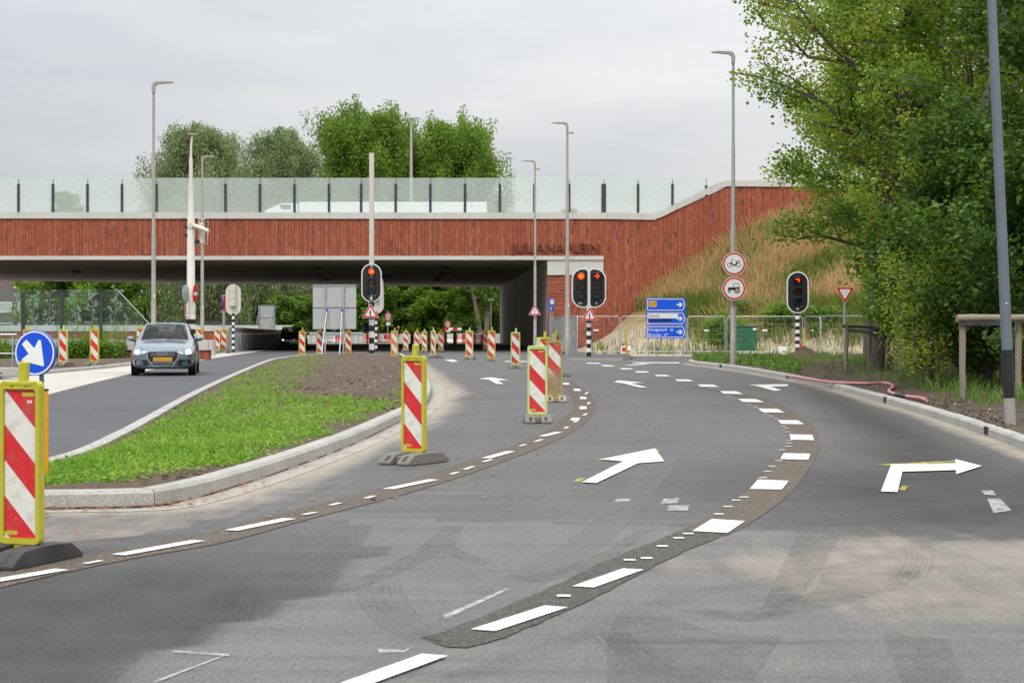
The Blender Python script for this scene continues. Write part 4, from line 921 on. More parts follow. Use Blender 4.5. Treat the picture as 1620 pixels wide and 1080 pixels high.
# ------------------------------------------------------------------ the brick faced overpass
YB = 107.0
def bx(px): return (px - CX) * YB / F
def bz(py): return HC - (py - CY) * YB / F
br = thing('overpass', 'long red brick faced road bridge with pale coping across the whole street', 'bridge')
zl0, zl1, zb1, zc1 = bz(411), bz(405), bz(345.5), bz(335.5)
xl = -48.0; xe = bx(955)
def fascia():
    mb = MB(); top = [(xl, zb1), (bx(955), bz(346.5)), (bx(1036), bz(348)), (bx(1150), bz(295)), (bx(1300), bz(296)), (70, bz(298))]
    poly = [(xl, zl1 - 0.002)] + [(bx(900), zl1 - 0.002), (bx(900), -2.5), (70, -2.5)] + top[::-1]
    mb.prism(poly, YB, YB + 0.5, 'brick'); return mb.build('brick_facing', br)
fascia()
mb = MB(); mb.box(bx(866), bx(900), YB + 0.05, YB + 0.5, -2.5, bz(435), 'brick_lying'); mb.build('brick_pier', br)
def copings():
    pts = [(xl, bz(345.5), bz(335.5)), (bx(955), bz(346.5), bz(336.5)), (bx(1033), bz(348), bz(338)), (bx(1048), bz(343), bz(333)), (bx(1136), bz(299), bz(289)), (bx(1150), bz(295), bz(285.5)), (bx(1300), bz(296), bz(286.5)), (70, bz(298), bz(288))]
    mb = MB(); cuts = []
    x = xl; step = 1.953; off = bx(30)
    for i in range(len(pts) - 1):
        (xa, a0, a1), (xb, b0, b1) = pts[i], pts[i + 1]
        k0 = math.ceil((xa - off) / step - 1e-6); ks = [xa] + [off + step * k for k in range(k0, k0 + 90) if xa + 0.05 < off + step * k < xb - 0.05] + [xb]
        for p, q in zip(ks[:-1], ks[1:]):
            g = 0.006; tp = (p - xa) / (xb - xa); tq = (q - xa) / (xb - xa); e0 = g if p != xa else 0; e1 = g if q != xb else 0
            mb.prism([(p + e0, a0 + (b0 - a0) * tp + .002), (q - e1, a0 + (b0 - a0) * tq + .002), (q - e1, a1 + (b1 - a1) * tq), (p + e0, a1 + (b1 - a1) * tp)], YB - 0.09, YB + 0.62, 'beam')
    mb.build('coping', br)
    mb = MB(); ks = [off + step * k for k in range(-8, 40) if off + step * k < xe - 0.1]; ks = [xl] + [k for k in ks if k > xl + .1] + [xe]
    for p, q in zip(ks[:-1], ks[1:]): mb.box(p + 0.006, q - 0.006, YB - 0.11, YB + 0.5, zl0, zl1, 'beam')
    mb.build('edge_beam', br)
    mb = MB(); mb.box(bx(866), xe - 0.02, YB - 0.03, YB + 0.4, bz(435) + 0.002, zl0 - 0.003, 'beam'); mb.build('bearing_block', br)
copings()
def deck():
    zs = bz(410); mb = MB()
    bl = [(-48.0, 161.8), (-39.8, 168.0), (-15.2, 186.5), (-1.3, 197.0), (4.5, 201.5)]
    def slabpoly(poly, z0, z1, m):
        n = len(poly); ar = sum(poly[i][0] * poly[(i + 1) % n][1] - poly[(i + 1) % n][0] * poly[i][1] for i in range(n)); poly = poly if ar > 0 else poly[::-1]
        b = [(x, y, z0) for x, y in poly]; t = [(x, y, z1) for x, y in poly]
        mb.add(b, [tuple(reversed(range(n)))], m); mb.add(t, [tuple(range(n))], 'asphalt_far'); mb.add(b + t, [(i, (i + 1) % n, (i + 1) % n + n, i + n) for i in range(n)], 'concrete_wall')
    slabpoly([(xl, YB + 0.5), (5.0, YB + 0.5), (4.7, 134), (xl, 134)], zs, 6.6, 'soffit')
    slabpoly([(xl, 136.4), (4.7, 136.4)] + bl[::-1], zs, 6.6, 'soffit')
    mb.box(xl, 4.7, 134.0, 136.4, 6.2, 6.59, 'concrete_wall')
    slabpoly([(5.0, YB + 0.5), (70, YB + 0.5), (70, 215), (4.7, 203)], 5.4, 6.6, 'concrete_wall')
    mb.build('deck', br)
    for px, py in ((503, 432), (515, 441), (500, 424), (697, 432), (690, 441), (703, 421), (610, 436), (604, 444), (300, 430), (318, 440), (120, 428)):
        Y = (zs - HC) * F / (CY - py); c = at(px, py, Y); mb = MB(); mb.tube([(c.x, c.y, zs - 0.14), (c.x, c.y, zs + 0.05)], [0.3, 0.3], 'dark_post', 14); mb.build('soffit_drain', br)
    # abutment: two pale sides leaning back from the road
    mb = MB(); poly = [(2.0, YB + 0.41), (bx(899), YB + 0.42), (9.0, 203.5), (-1.25, 197.5)]
    b = [(x, y, -2.5) for x, y in poly]; t = [(x, y, zs - 0.02) for x, y in poly]
    mb.add(b + t, [(0, 1, 5, 4), (1, 2, 6, 5), (2, 3, 7, 6), (3, 0, 4, 7), (4, 5, 6, 7)], 'concrete_wall'); mb.build('abutment', br)
    # the parapet on the far side
    mb = MB()
    for (xa, ya), (xb, yb) in zip(bl[:-1], bl[1:]):
        mb.add([(xa, ya, 4.95), (xb, yb, 4.95), (xb, yb, 7.3), (xa, ya, 7.3), (xa, ya + .4, 4.95), (xb, yb + .4, 4.95), (xb, yb + .4, 7.3), (xa, ya + .4, 7.3)], [(0, 1, 2, 3), (5, 4, 7, 6), (3, 2, 6, 7), (1, 0, 4, 5)], 'concrete_wall')
    mb.build('parapet', br)
deck()
def bridge_name():
    o = lettering('JULIANAPLEIN', 0.9, 'brown_rust', br, (0, 0, 0), depth=0.06)
    me = o.data; xs = [v.co.x for v in me.vertices]; zs = [v.co.z for v in me.vertices]; w = max(xs) - min(xs); h = max(zs) - min(zs)
    sx = (bx(947.5) - bx(808.5)) / w; sz = 0.66 / h
    for v in me.vertices: v.co.x = (v.co.x - min(xs)) * sx; v.co.z = (v.co.z - min(zs)) * sz
    o.location = (bx(808.5), YB - 0.065, bz(403.5))
bridge_name()

def motif(rng, w, h, dens=1.0):
    """an etched sprig: a stem that winds upward with paired leaves, as flat quads in x,z"""
    V = []; Fq = []
    def strip(p, q, a, b):
        d = (q - p); d = d / (np.linalg.norm(d) + 1e-9); nn = np.array([-d[1], d[0]]); o = len(V); V.extend([p + nn * a, p - nn * a, q - nn * b, q + nn * b]); Fq.append((o, o + 1, o + 2, o + 3))
    def leaf(p, ang, L):
        d = np.array([math.cos(ang), math.sin(ang)]); nn = np.array([-d[1], d[0]]); o = len(V)
        V.extend([p, p + d * L * .3 - nn * L * .21, p + d * L * .7 - nn * L * .16, p + d * L, p + d * L * .7 + nn * L * .16, p + d * L * .3 + nn * L * .21]); Fq.append((o, o + 1, o + 2, o + 5)); Fq.append((o + 5, o + 2, o + 3, o + 4))
    p = np.array([rng.uniform(-.1, .1) * w, 0.0]); a = rng.uniform(1.35, 1.8); n = 11
    for i in range(n):
        q = p + np.array([math.cos(a), math.sin(a)]) * h / n * 1.0; strip(p, q, 0.012, 0.011)
        if i > 0:
            for sgn in ((1, -1) if rng.uniform() < 0.35 else (rng.choice([1, -1]),)):
                ba = a + sgn * rng.uniform(0.6, 1.0); bl = h * rng.uniform(0.08, 0.16); e = q + np.array([math.cos(ba), math.sin(ba)]) * bl; strip(q, e, 0.008, 0.006)
                for _ in range(rng.integers(2, 4)): leaf(q + (e - q) * rng.uniform(.35, 1), ba + rng.uniform(-1.0, 1.0), rng.uniform(.10, .17) * (h / 2.0) ** 0.5 * 1.15)
        p = q; a += rng.uniform(-.22, .22); a = a + (1.57 - a) * 0.25
        if p[1] > h * 0.95: break
    V = [v for v in V]
    return V, Fq
def pane_mesh(x0, x1, y, z0, z1, glass, etch, seed, sprigs=2, clip=None):
    mb = MB(); rng = np.random.default_rng(seed)
    if clip: mb.prism(clip, y - 0.008, y + 0.008, glass)
    else: mb.prism([(x0, z0), (x1, z0), (x1, z1), (x0, z1)], y - 0.008, y + 0.008, glass)
    w = (x1 - x0) / sprigs
    for i in range(sprigs):
        V, Fq = motif(rng, w, (z1 - z0) * rng.uniform(0.86, 1.0)); cx = x0 + w * (i + 0.5)
        V = [(min(max(cx + v[0], x0 + .01), x1 - .01), y - 0.011, min(max(z0 + v[1], z0 + .01), z1 - .01)) for v in V]
        mb.add(V, Fq, etch)
    return mb
scr = thing('noise_screen', 'milky glass noise screen with dark posts along the top of the bridge', 'glass screen')
YS = 107.75
def sxp(px): return (px - CX) * YS / F
def szp(py): return HC - (py - CY) * YS / F
posts = [30 + 54.55 * i for i in range(-3, 10)] + [571.7, 626.4, 681.2, 736.0, 791.0, 845.7, 900.8, 955.5, 1009.6, 1064, 1117.5]
for i, px in enumerate(posts):
    w = 0.105 if abs(px - 955.5) > 1 else 0.19
    mb = MB(); mb.box(sxp(px) - w * .8, sxp(px) + w * 0.6, YS - 0.115, YS - 0.014, szp(337), szp(291 if px < 1100 else 293), 'dark_post', 0.012); mb.box(sxp(px) - 0.012, sxp(px) + 0.012, YS - 0.06, YS - 0.014, szp(291), szp(283), 'dark_post'); mb.build('post', scr)
for i, (a, b) in enumerate(zip(posts[:-1], posts[1:])):
    pane_mesh(sxp(a) + 0.012, sxp(b) - 0.012, YS, szp(336), szp(281.5), 'milky_glass', 'etch_soft', 100 + i, 2).build('pane', scr)

# ------------------------------------------------------------------ low walls and glass at the left
YW = 75.0
def wx(px): return (px - CX) * YW / F
def wz(py): return HC - (py - CY) * YW / F
w1 = thing('retaining_wall', 'low red brick wall with broad white coping behind the left pavement', 'wall')
mb = MB(); mb.box(-34, wx(331), YW, YW + 0.5, -0.6, wz(553.6) - 0.002, 'brick'); mb.build('brickwork', w1)
mb = MB(); x = -34.0
while x < wx(338) - 0.1:
    e = min(x + 2.0, wx(338)); mb.box(x + .006, e - .006, YW - 0.08, YW + 0.55, wz(553.6), wz(538), 'concrete', 0.012); x = e
mb.build('coping', w1)
s1 = thing('glass_screen', 'clear etched glass screen with dark posts on the near white coping', 'glass screen')
pposts = [-146.5, -85, -24, 37, 98.5, 160]
for px in pposts:
    mb = MB(); mb.box(wx(px) - 0.065, wx(px) + 0.065, YW - 0.095, YW + 0.04, wz(548), wz(463), 'dark_post', 0.01); mb.build('post', s1)
mb = MB(); mb.box(wx(-150), wx(186), YW + 0.05, YW + 0.13, wz(538), wz(536), 'galv'); mb.build('rail', s1)
for i, (a, b) in enumerate(zip(pposts[:-1], pposts[1:])):
    pane_mesh(wx(a) + .01, wx(b) - .01, YW + 0.1, wz(536), wz(458), 'clear_glass', 'etch', 300 + i, 2).build('pane', s1)
cl = [(wx(160) + .01, wz(536)), (wx(236), wz(536)), (wx(236), wz(513)), (wx(186), wz(459.5)), (wx(180), wz(457.5)), (wx(160) + .01, wz(457.5))]
p_ = MB(); p_.prism(cl, YW + 0.092, YW + 0.108, 'clear_glass'); rng_ = np.random.default_rng(77); V, Fq = motif(rng_, .6, 1.85)
p_.add([(wx(175) + v[0], YW + .089, wz(535) + v[1]) for v in V], Fq, 'etch'); V, Fq = motif(rng_, .5, 0.9); p_.add([(wx(200) + v[0] * .7, YW + .089, wz(535) + v[1]) for v in V], Fq, 'etch')
p_.tube([(wx(181), YW + .1, wz(457.5)), (wx(186), YW + .1, wz(459.5)), (wx(236), YW + .1, wz(513))], 0.02, 'galv', 6)
p_.build('pane', s1)
# second wall further back, partly under the bridge
Y2 = 200.0
def vx(px): return (px - CX) * Y2 / F
def vz(py): return HC - (py - CY) * Y2 / F
w2 = thing('retaining_wall', 'distant brick wall with pale coping and low glass strip at the back left', 'wall')
mb = MB(); mb.box(-66, vx(455), Y2, Y2 + 0.5, -1.5, vz(524) - .002, 'brick'); mb.build('brickwork', w2)
mb = MB(); x = -66.0
while x < vx(462) - .1:
    e = min(x + 3.0, vx(462)); mb.box(x + .012, e - .012, Y2 - .1, Y2 + .6, vz(524), vz(514.5), 'concrete', 0.02); x = e
mb.build('coping', w2)
mb = MB(); mb.prism([(-66, vz(514)), (vx(400), vz(514)), (vx(398), vz(510)), (vx(392), vz(508)), (-66, vz(507))], Y2 + .2, Y2 + .23, 'clear_glass'); mb.build('pane', w2)
x = -64.0
while x < vx(390):
    mb = MB(); mb.box(x - .06, x + .06, Y2 + .24, Y2 + .4, vz(514.5), vz(508.5), 'dark_post'); mb.build('post', w2); x += 1.93

# house behind the glass at the far left
def house():
    h = thing('house', 'dark brick house with white framed windows seen under the bridge far left', 'house', (-60.5, 214, gz(214)))
    mb = MB(); mb.box(-9, 8.2, 0, 9, 0, 8.4, 'house_brick'); mb.build('wall', h)
    mb = MB(); mb.box(-9.3, 8.5, -.3, 9.3, 8.4, 8.7, 'concrete'); mb.build('roof', h)
    def win(x0, x1, z0, z1, pm):
        m = MB(); m.box(x0, x1, -.06, .1, z0, z0 + .12, 'white'); m.box(x0, x1, -.06, .1, z1 - .12, z1, 'white'); m.box(x0, x0 + .12, -.06, .1, z0 + .12, z1 - .12, 'white'); m.box(x1 - .12, x1, -.06, .1, z0 + .12, z1 - .12, 'white')
        f = m.build('window', h); m = MB(); m.box(x0 + .12, x1 - .12, -.02, .08, z0 + .12, z1 - .12, pm); m.build('pane', f)
    for i, x in enumerate((-7.4, -4.2, -1.2, 1.8, 4.8)): win(x, x + 2.3, 3.35, 4.55, 'curtain' if i % 2 else 'window_dark')
    for i, x in enumerate((-6.4, -0.6, 4.3)): win(x, x + 1.25, 6.1, 7.6, 'plastic_red')
    for i, x in enumerate((-7.4, -4.2, -1.2, 1.8, 4.8)): win(x, x + 2.3, 0.7, 2.2, 'window_dark')
house()

# ------------------------------------------------------------------ trees
pr_round = lambda R_: (lambda u: R_ * (0.55 + 0.9 * math.sin(PI * min(1, u * 0.85 + 0.15)) ** 0.9) * (1 - 0.55 * u ** 3) * 0.75)
pr_pop = lambda R_: (lambda u: R_ * (0.95 - 0.72 * u ** 1.6))
pr_dome = lambda R_, e=2.6: (lambda u: R_ * (0.78 + 0.3 * u) * max(0.02, 1 - u ** e) ** 0.55)
pr_cone = lambda R_: (lambda u: R_ * (1.0 - 0.75 * u))
GB = 'tall trees rising behind the bridge'
tree('willow_tree', 'grey green willow behind the bridge between two lamp posts', 'tree', gx(318, 228), GB, leafm='leaf_willow', seed=1, H=26.6, r0=0.7, cb=0.2, prof=pr_dome(7.6, 4.5), limbs=110, subs=9, clumps=5, per=26, sig=0.6, leaf=0.36, style='willow', wood='bark_pale', leaf_aspect=0.35)
tree('willow_tree', 'smaller grey green willow left of the bright green poplars', 'tree', gx(452, 236), GB, leafm='leaf_willow', seed=2, H=27.2, r0=0.6, cb=0.2, prof=pr_dome(6.2, 4.5), limbs=90, subs=8, clumps=5, per=28, sig=0.55, leaf=0.36, style='willow', wood='bark_pale', leaf_aspect=0.35)
tree('poplar_tree', 'tallest bright green poplar with spiky top behind the bridge', 'tree', gx(582, 224), GB, leafm='leaf_poplar', seed=3, H=25.4, r0=0.55, cb=0.25, prof=pr_dome(6.6, 3.2), limbs=130, subs=9, clumps=5, per=24, sig=0.6, leaf=0.31, style='poplar')
tree('poplar_tree', 'bright green poplar with thin right side behind the slim double lamp', 'tree', gx(712, 226), GB, leafm='leaf_poplar', seed=4, H=24.9, r0=0.5, cb=0.25, prof=pr_dome(7.3, 2.0), limbs=120, subs=8, clumps=5, per=24, sig=0.6, leaf=0.31, style='poplar')
tree('tree', 'small dark tree showing through the glass at the far left of the bridge', 'tree', gx(110, 262), leafm='leaf_mid', seed=5, H=21.3, r0=0.4, cb=0.3, prof=pr_cone(3.6), limbs=30, subs=6, clumps=4, per=18, sig=0.5, leaf=0.5)
tree('tree', 'dark treetop just peeping over the coping behind the right lamp posts', 'tree', gx(893, 255), leafm='leaf_mid', seed=6, H=17.9, r0=0.4, cb=0.3, prof=pr_cone(3.6), limbs=26, subs=6, clumps=4, per=16, sig=0.5, leaf=0.5)
tree('plane_tree', 'pale forked plane tree trunk seen beneath the bridge near the abutment', 'tree', gx(764, 211), leafm='leaf_bush', seed=9, H=12.8, r0=0.42, cb=0.33, prof=pr_round(4.2), limbs=20, subs=6, clumps=4, per=18, sig=0.5, leaf=0.42, fork=2, wood='bark_pale')
tree('tree', 'dense green tree behind the etched glass screen at the left', 'tree', gx(105, 208), leafm='leaf_mid', seed=10, H=9.6, r0=0.3, cb=0.1, prof=pr_round(5.0), limbs=28, subs=7, clumps=4, per=30, sig=0.5, leaf=0.42)
tree('tree', 'rounded green tree under the bridge between house and willow', 'tree', gx(168, 211), leafm='leaf_mid', seed=12, H=10.4, r0=0.3, cb=0.1, prof=pr_round(4.5), limbs=26, subs=7, clumps=4, per=30, sig=0.5, leaf=0.42)
tree('willow_tree', 'weeping willow hanging down beneath the bridge at the left lamp posts', 'tree', gx(345, 212), leafm='leaf_willow', seed=13, H=12.4, r0=0.55, cb=0.3, prof=pr_round(6.2), limbs=26, subs=7, clumps=4, per=36, sig=0.6, leaf=0.42, style='willow', fork=3, wood='bark_pale', leaf_aspect=0.3)
tree('willow_tree', 'weeping willow hanging beneath the bridge behind the small sign back', 'tree', gx(440, 218), leafm='leaf_willow', seed=14, H=12.6, r0=0.45, cb=0.22, prof=pr_round(6.0), limbs=24, subs=7, clumps=4, per=36, sig=0.6, leaf=0.42, style='willow', fork=2, wood='bark_pale', leaf_aspect=0.3)
GS = 'bushes beyond the bridge'
def bush(label, px, Y, H, Rr, lm, seed, leaf=0.36, per=26, group=GS):
    tree('bush', label, 'bush', gx(px, Y), group, parts=('stem', 'foliage'), leafm=lm, seed=seed, H=H, r0=0.10, cb=0.04, prof=pr_round(Rr), limbs=22, subs=6, clumps=4, per=per, sig=0.38, leaf=leaf, fork=3)
bush('light green bush right of the small grey sign back', 462, 210, 5.0, 2.6, 'leaf_bush', 31)
bush('reddish tipped bush between the large sign back and the middle signal', 585, 211, 7.2, 2.6, 'leaf_bush', 32)
bush('dark bush just right of the middle traffic signal under the bridge', 632, 214, 7.6, 3.6, 'leaf_mid', 33)
bush('tall dark bush behind the distant round signs', 672, 217, 8.6, 3.8, 'leaf_mid', 34)
bush('dark bush left of the forked plane trunk', 712, 214, 7.2, 3.4, 'leaf_mid', 35)
bush('low pale bush at the foot of the plane tree', 727, 211.5, 3.0, 1.6, 'leaf_bush', 36)
bush('yellowish bush at the tunnel mouth beside the abutment', 795, 221, 8.2, 2.6, 'leaf_bush', 37)
def treeline():
    rng = np.random.default_rng(40); n = 60000; x = rng.uniform(-90, 25, n); y = rng.uniform(236, 262, n); top = np.array([11.0 + 2.2 * mnoise.noise((a * 0.12, 0, 0)) for a in x]); z = gz(260) + top * rng.uniform(0, 1, n) ** 0.8
    c = np.array([mnoise.noise((a * 0.3, b * 0.3, d * 0.3)) for a, b, d in zip(x, y, z)]); ok = c > -0.3
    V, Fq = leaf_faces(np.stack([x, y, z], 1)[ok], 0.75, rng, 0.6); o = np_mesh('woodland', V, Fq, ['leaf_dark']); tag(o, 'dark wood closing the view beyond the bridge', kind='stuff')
treeline()

# the wood on the right
GW = 'trees of the roadside wood'
# the near maple in its timber frame, then the light poplar like tree above it, then the dark trees of the wood
tree('maple_tree', 'maple with grey trunk strapped to the timber frame beside the give way sign', 'tree', gx(1385, 49.5, .12), GW, leafm='leaf_maple', seed=51, H=13.0, r0=0.155, cb=0.29, prof=pr_round(2.8), limbs=28, subs=8, clumps=5, per=26, sig=0.26, leaf=0.10, leaf_aspect=0.85, rise=0.35, wood='bark', low_limb=0.15)
tree('aspen_tree', 'airy yellow green tree reaching out left over the slope above the maple', 'tree', gx(1432, 46, .12), GW, leafm='leaf_light', seed=52, H=15.5, r0=0.22, cb=0.36, prof=pr_round(3.7), limbs=36, subs=9, clumps=5, per=24, sig=0.21, leaf=0.09, leaf_aspect=0.8, rise=0.5, lean=(0.0, 0), wood='bark')
tree('aspen_tree', 'slim yellow green tree with thin stem right of the maple trunk', 'tree', gx(1472, 41, .12), GW, leafm='leaf_light', seed=53, H=6.0, r0=0.06, cb=0.15, prof=pr_cone(0.9), limbs=22, subs=6, clumps=4, per=9, sig=0.18, leaf=0.09, leaf_aspect=0.75, rise=0.9)
tree('tree', 'dark tree behind the timber post to the right of the slim stem', 'tree', gx(1510, 45, .12), GW, leafm='leaf_light', seed=54, H=15.0, r0=0.2, cb=0.16, prof=pr_round(2.9), limbs=34, subs=8, clumps=5, per=19, sig=0.28, leaf=0.10, leaf_aspect=0.7)
tree('birch_tree', 'pale barked birch in the dark wood left of the steel column', 'tree', gx(1565, 43, .12), GW, leafm='leaf_mid', seed=55, H=16.0, r0=0.17, cb=0.14, prof=pr_round(2.1), limbs=34, subs=8, clumps=5, per=22, sig=0.24, leaf=0.10, leaf_aspect=0.7, wood='bark_birch')
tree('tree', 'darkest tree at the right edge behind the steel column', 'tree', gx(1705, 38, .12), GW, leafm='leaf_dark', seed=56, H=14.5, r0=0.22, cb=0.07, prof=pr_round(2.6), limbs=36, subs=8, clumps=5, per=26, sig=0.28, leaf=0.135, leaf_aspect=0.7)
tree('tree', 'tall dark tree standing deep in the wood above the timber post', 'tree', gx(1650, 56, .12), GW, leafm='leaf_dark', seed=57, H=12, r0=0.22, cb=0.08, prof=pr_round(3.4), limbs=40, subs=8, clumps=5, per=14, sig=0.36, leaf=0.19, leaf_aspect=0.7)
tree('tree', 'mid green tree at the back of the wood behind the maple', 'tree', gx(1490, 66, .1), GW, leafm='leaf_mid', seed=58, H=18, r0=0.28, cb=0.16, prof=pr_round(3.4), limbs=30, subs=8, clumps=5, per=11, sig=0.4, leaf=0.16, leaf_aspect=0.7)
tree('tree', 'dark tree behind the wood at the very edge of the view', 'tree', gx(1680, 52, .12), GW, leafm='leaf_mid', seed=59, H=16, r0=0.26, cb=0.07, prof=pr_round(4.0), limbs=36, subs=8, clumps=5, per=16, sig=0.36, leaf=0.19, leaf_aspect=0.7)
tree('aspen_tree', 'airy yellow green tree standing behind the maple before the brick wing wall', 'tree', gx(1374, 70, .1), GW, leafm='leaf_light', seed=64, H=12.5, r0=0.18, cb=0.40, prof=pr_round(3.0), limbs=30, subs=8, clumps=5, per=20, sig=0.26, leaf=0.12, leaf_aspect=0.8, rise=0.4)
GU = 'undergrowth shrubs in the wood'
def shrub(label, px, Y, H, Rr, lm, seed, leaf=0.13, per=24, dz=.12):
    tree('shrub', label, 'shrub', gx(px, Y, dz), GU, parts=('stem', 'foliage'), leafm=lm, seed=seed, H=H, r0=0.045, cb=0.05, prof=pr_round(Rr), limbs=24, subs=7, clumps=4, per=per, sig=0.22, leaf=leaf, fork=3, rise=0.8)
shrub('light green shrub with reddish stem right of the strapped maple', 1462, 38.5, 2.7, 0.6, 'leaf_light', 71, 0.075, 7)
shrub('dark shrub behind the leaning timber post', 1490, 47, 4.2, 1.5, 'leaf_mid', 72)
shrub('dark shrub between the timber posts', 1520, 41, 4.6, 1.5, 'leaf_dark', 73)
shrub('dark shrub behind the timber crossbar', 1565, 39, 5.0, 1.7, 'leaf_dark', 74)
shrub('dark shrub right beside the steel column', 1635, 37, 4.8, 1.7, 'leaf_dark', 75)
shrub('broad shrub in the gap behind the maple frame', 1475, 58, 4.4, 1.5, 'leaf_mid', 76, 0.16)
shrub('large dark shrub deep behind the crossbar', 1550, 52, 6.0, 2.4, 'leaf_dark', 77, 0.18)
shrub('large dark shrub deep behind the steel column', 1610, 48, 6.5, 2.8, 'leaf_dark', 78, 0.18)
shrub('dark green bush on the sand behind the post with two round signs', 1148, 94.5, 1.3, .55, 'leaf_mid', 80, 0.16, 20, .2)
shrub('dark green bush behind the right oval signal', 1240, 96.5, 1.5, .8, 'leaf_mid', 81, 0.16, 20, .4)
shrub('light green bush on the sand above the green cabinet', 1190, 98.5, 1.1, .7, 'leaf_bush', 82, 0.14, 14, .9)
shrub('light green bush behind the fence corner near the heap', 1300, 95, 1.5, .8, 'leaf_bush', 83, 0.16, 16, .3)
def wood_back():
    rng = np.random.default_rng(61); n = 60000; x = rng.uniform(16, 48, n); y = rng.uniform(66, 84, n); z = rng.uniform(0, 8, n) 
    c = np.array([mnoise.noise((a * 0.3, b * 0.3, d * 0.3)) for a, b, d in zip(x, y, z)]); ok = (c > -0.15) & (x > 20.5 + 1.5 * np.sin(z) + np.maximum(0, z - 5) * 1.0)
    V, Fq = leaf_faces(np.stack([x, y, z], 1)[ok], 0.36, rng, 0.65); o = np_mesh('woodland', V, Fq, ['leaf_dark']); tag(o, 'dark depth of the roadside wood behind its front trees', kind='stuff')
wood_back()
def undergrowth():
    rng = np.random.default_rng(62); n = 8000; t = rng.uniform(0, 1, n); y = rng.uniform(27, 60, n); d0 = np.interp(y, [20, 28.5, 34, 42, 50, 62], [9.4, 8.1, 9.0, 9.2, 9.6, 10.8]); x = d0 + 0.4 + np.abs(rng.normal(0, 2.4, n))
    c = np.array([mnoise.noise((a * 0.45, b * 0.4, 31.0)) for a, b in zip(x, y)]); ok = (c > 0.12) & (x - d0 > 0.9); x, y = x[ok], y[ok]
    B = np.stack([x, y, np.full(len(x), 0.14)], 1); V, Fq = blades(B, 0.55, 0.035, rng, 0.5); o = np_mesh('tall_grass', V, Fq, ['greengrass']); tag(o, 'long grass and weeds at the edge of the roadside wood', kind='stuff')
undergrowth()
def wall_weeds():
    rng = np.random.default_rng(63)
    for lab, x0, x1, n, hh in (('weedy bush growing against the white coping beside two beacons', wx(108), wx(205), 5200, 1.0), ('weeds behind the handrail at the left edge of the street', wx(-60), wx(34), 3000, 0.75)):
        x = rng.uniform(x0, x1, n); y = rng.uniform(72.6, 74.7, n); u = (x - x0) / (x1 - x0); top = hh * (0.45 + 0.55 * np.sin(PI * u) ** 0.6) * (0.75 + 0.35 * np.array([mnoise.noise((a * 1.1, 0, 5)) for a in x])); z = 0.07 + top * rng.uniform(0, 1, n) ** 0.7
        V, Fq = leaf_faces(np.stack([x, y, z], 1), 0.15, rng, 0.45, up=0.3); B = np.stack([rng.uniform(x0, x1, 260), rng.uniform(72.8, 74.6, 260), np.full(260, 0.08)], 1); V2, F2 = blades(B, hh * 1.05, 0.03, rng, 0.35, 0.5)
        o = np_mesh('weed_bush', np.concatenate([V, V2]), np.concatenate([Fq, F2 + len(V)]), ['leaf_bush']); tag(o, lab, 'bush')
wall_weeds()
# ------------------------------------------------------------------ striped beacons
GBK = 'striped beacons along the roadworks'
def make_beacon(label, frame, face, foot, sticker='yellow'):
    t = thing('beacon', label, 'beacon', group=GBK)
    mb = MB(); pr = [(-.39, 0.0), (-.39, .025), (-.26, .105), (-.06, .115), (.06, .115), (.26, .105), (.39, .025), (.39, 0.0)]
    for x0, x1 in ((-.20, -.045), (.045, .20)):
        vs = [(x0, y, z) for y, z in pr] + [(x1, y, z) for y, z in pr]; n = len(pr)
        mb.add(vs, [tuple(range(n))[::-1], tuple(range(n, 2 * n))] + [(i, (i + 1) % n, (i + 1) % n + n, i + n) for i in range(n)], foot)
    mb.box(-.045, .045, -.27, .27, 0, .085, foot, 0.008)
    for s in (-1, 1):
        for x in (-.135, .09):
            X = Matrix.Translation((x, s * .325, .064)) @ Matrix.Rotation(s * -R(31.5), 4, 'X'); mb.box(0, .045, -.05, .05, -.01, .004, 'black', X=X)
    mb.build('foot', t, bevel=0.006)
    mb = MB(); o_ = rounded(.295, 1.03, .035, 4, 0, .632); i_ = rounded(.238, .942, .012, 4, 0, .625); ringprism(mb, o_, i_, -.030, .030, frame)
    mb.box(-.05, .05, -.022, .022, .085, .122, frame, .006); mb.box(-.105, .105, -.034, .034, 1.118, 1.146, frame, .008); mb.box(-.06, -.045, -.034, -.031, 1.112, 1.118, 'black'); mb.box(.045, .06, -.034, -.031, 1.112, 1.118, 'black')
    mb.build('frame', t, bevel=0.005)
    mb = MB(); mb.box(-.118, .118, -.014, .014, .155, 1.095, face); mb.build('panel', t)
    X = Matrix.Translation((0.012, 0, 1.146)) @ Matrix.Rotation(R(4), 4, 'Y'); mb = MB(); mb.box(-.030, .030, -.021, .021, -.01, .125, frame, .009, X=X); mb.build('handle', t)
    mb = MB(); mb.prism(rounded(.088, .026, .010, 3, .058, 1.062), -.0165, -.0143, sticker); mb.build('sticker', t); mb = MB(); mb.prism(rounded(.088, .026, .010, 3, -.066, .186), -.0165, -.0143, sticker); mb.build('sticker', t)
    return t
by = make_beacon('large striped beacon with yellow frame and black rubber foot before the round blue arrow sign', 'yellow', 'stripe', 'rubber')
by2 = make_beacon('yellow framed striped beacon on a worn grey foot beside the soil end of the island', 'yellow', 'stripe', 'foot')
bl_ = make_beacon('clean lime framed striped beacon standing in front of a muddy one', 'lime', 'stripe', 'foot')
bm_ = make_beacon('striped beacon with its lower half caked in brown mud', 'mudlime', 'stripe_mud', 'foot_mud', 'mudlime')
bf_ = make_beacon('yellow beacon with faded pink stripes right of the signal pole with one lamp board', 'yellow', 'stripe_faded', 'foot')
def put(b, px, Y, rz, dz=0.006, label=None):
    p = gx(px, Y, dz)
    if label is None: b.location = p; b.rotation_euler = (0, 0, R(rz)); return b
    return dup(b, p, R(rz), label)
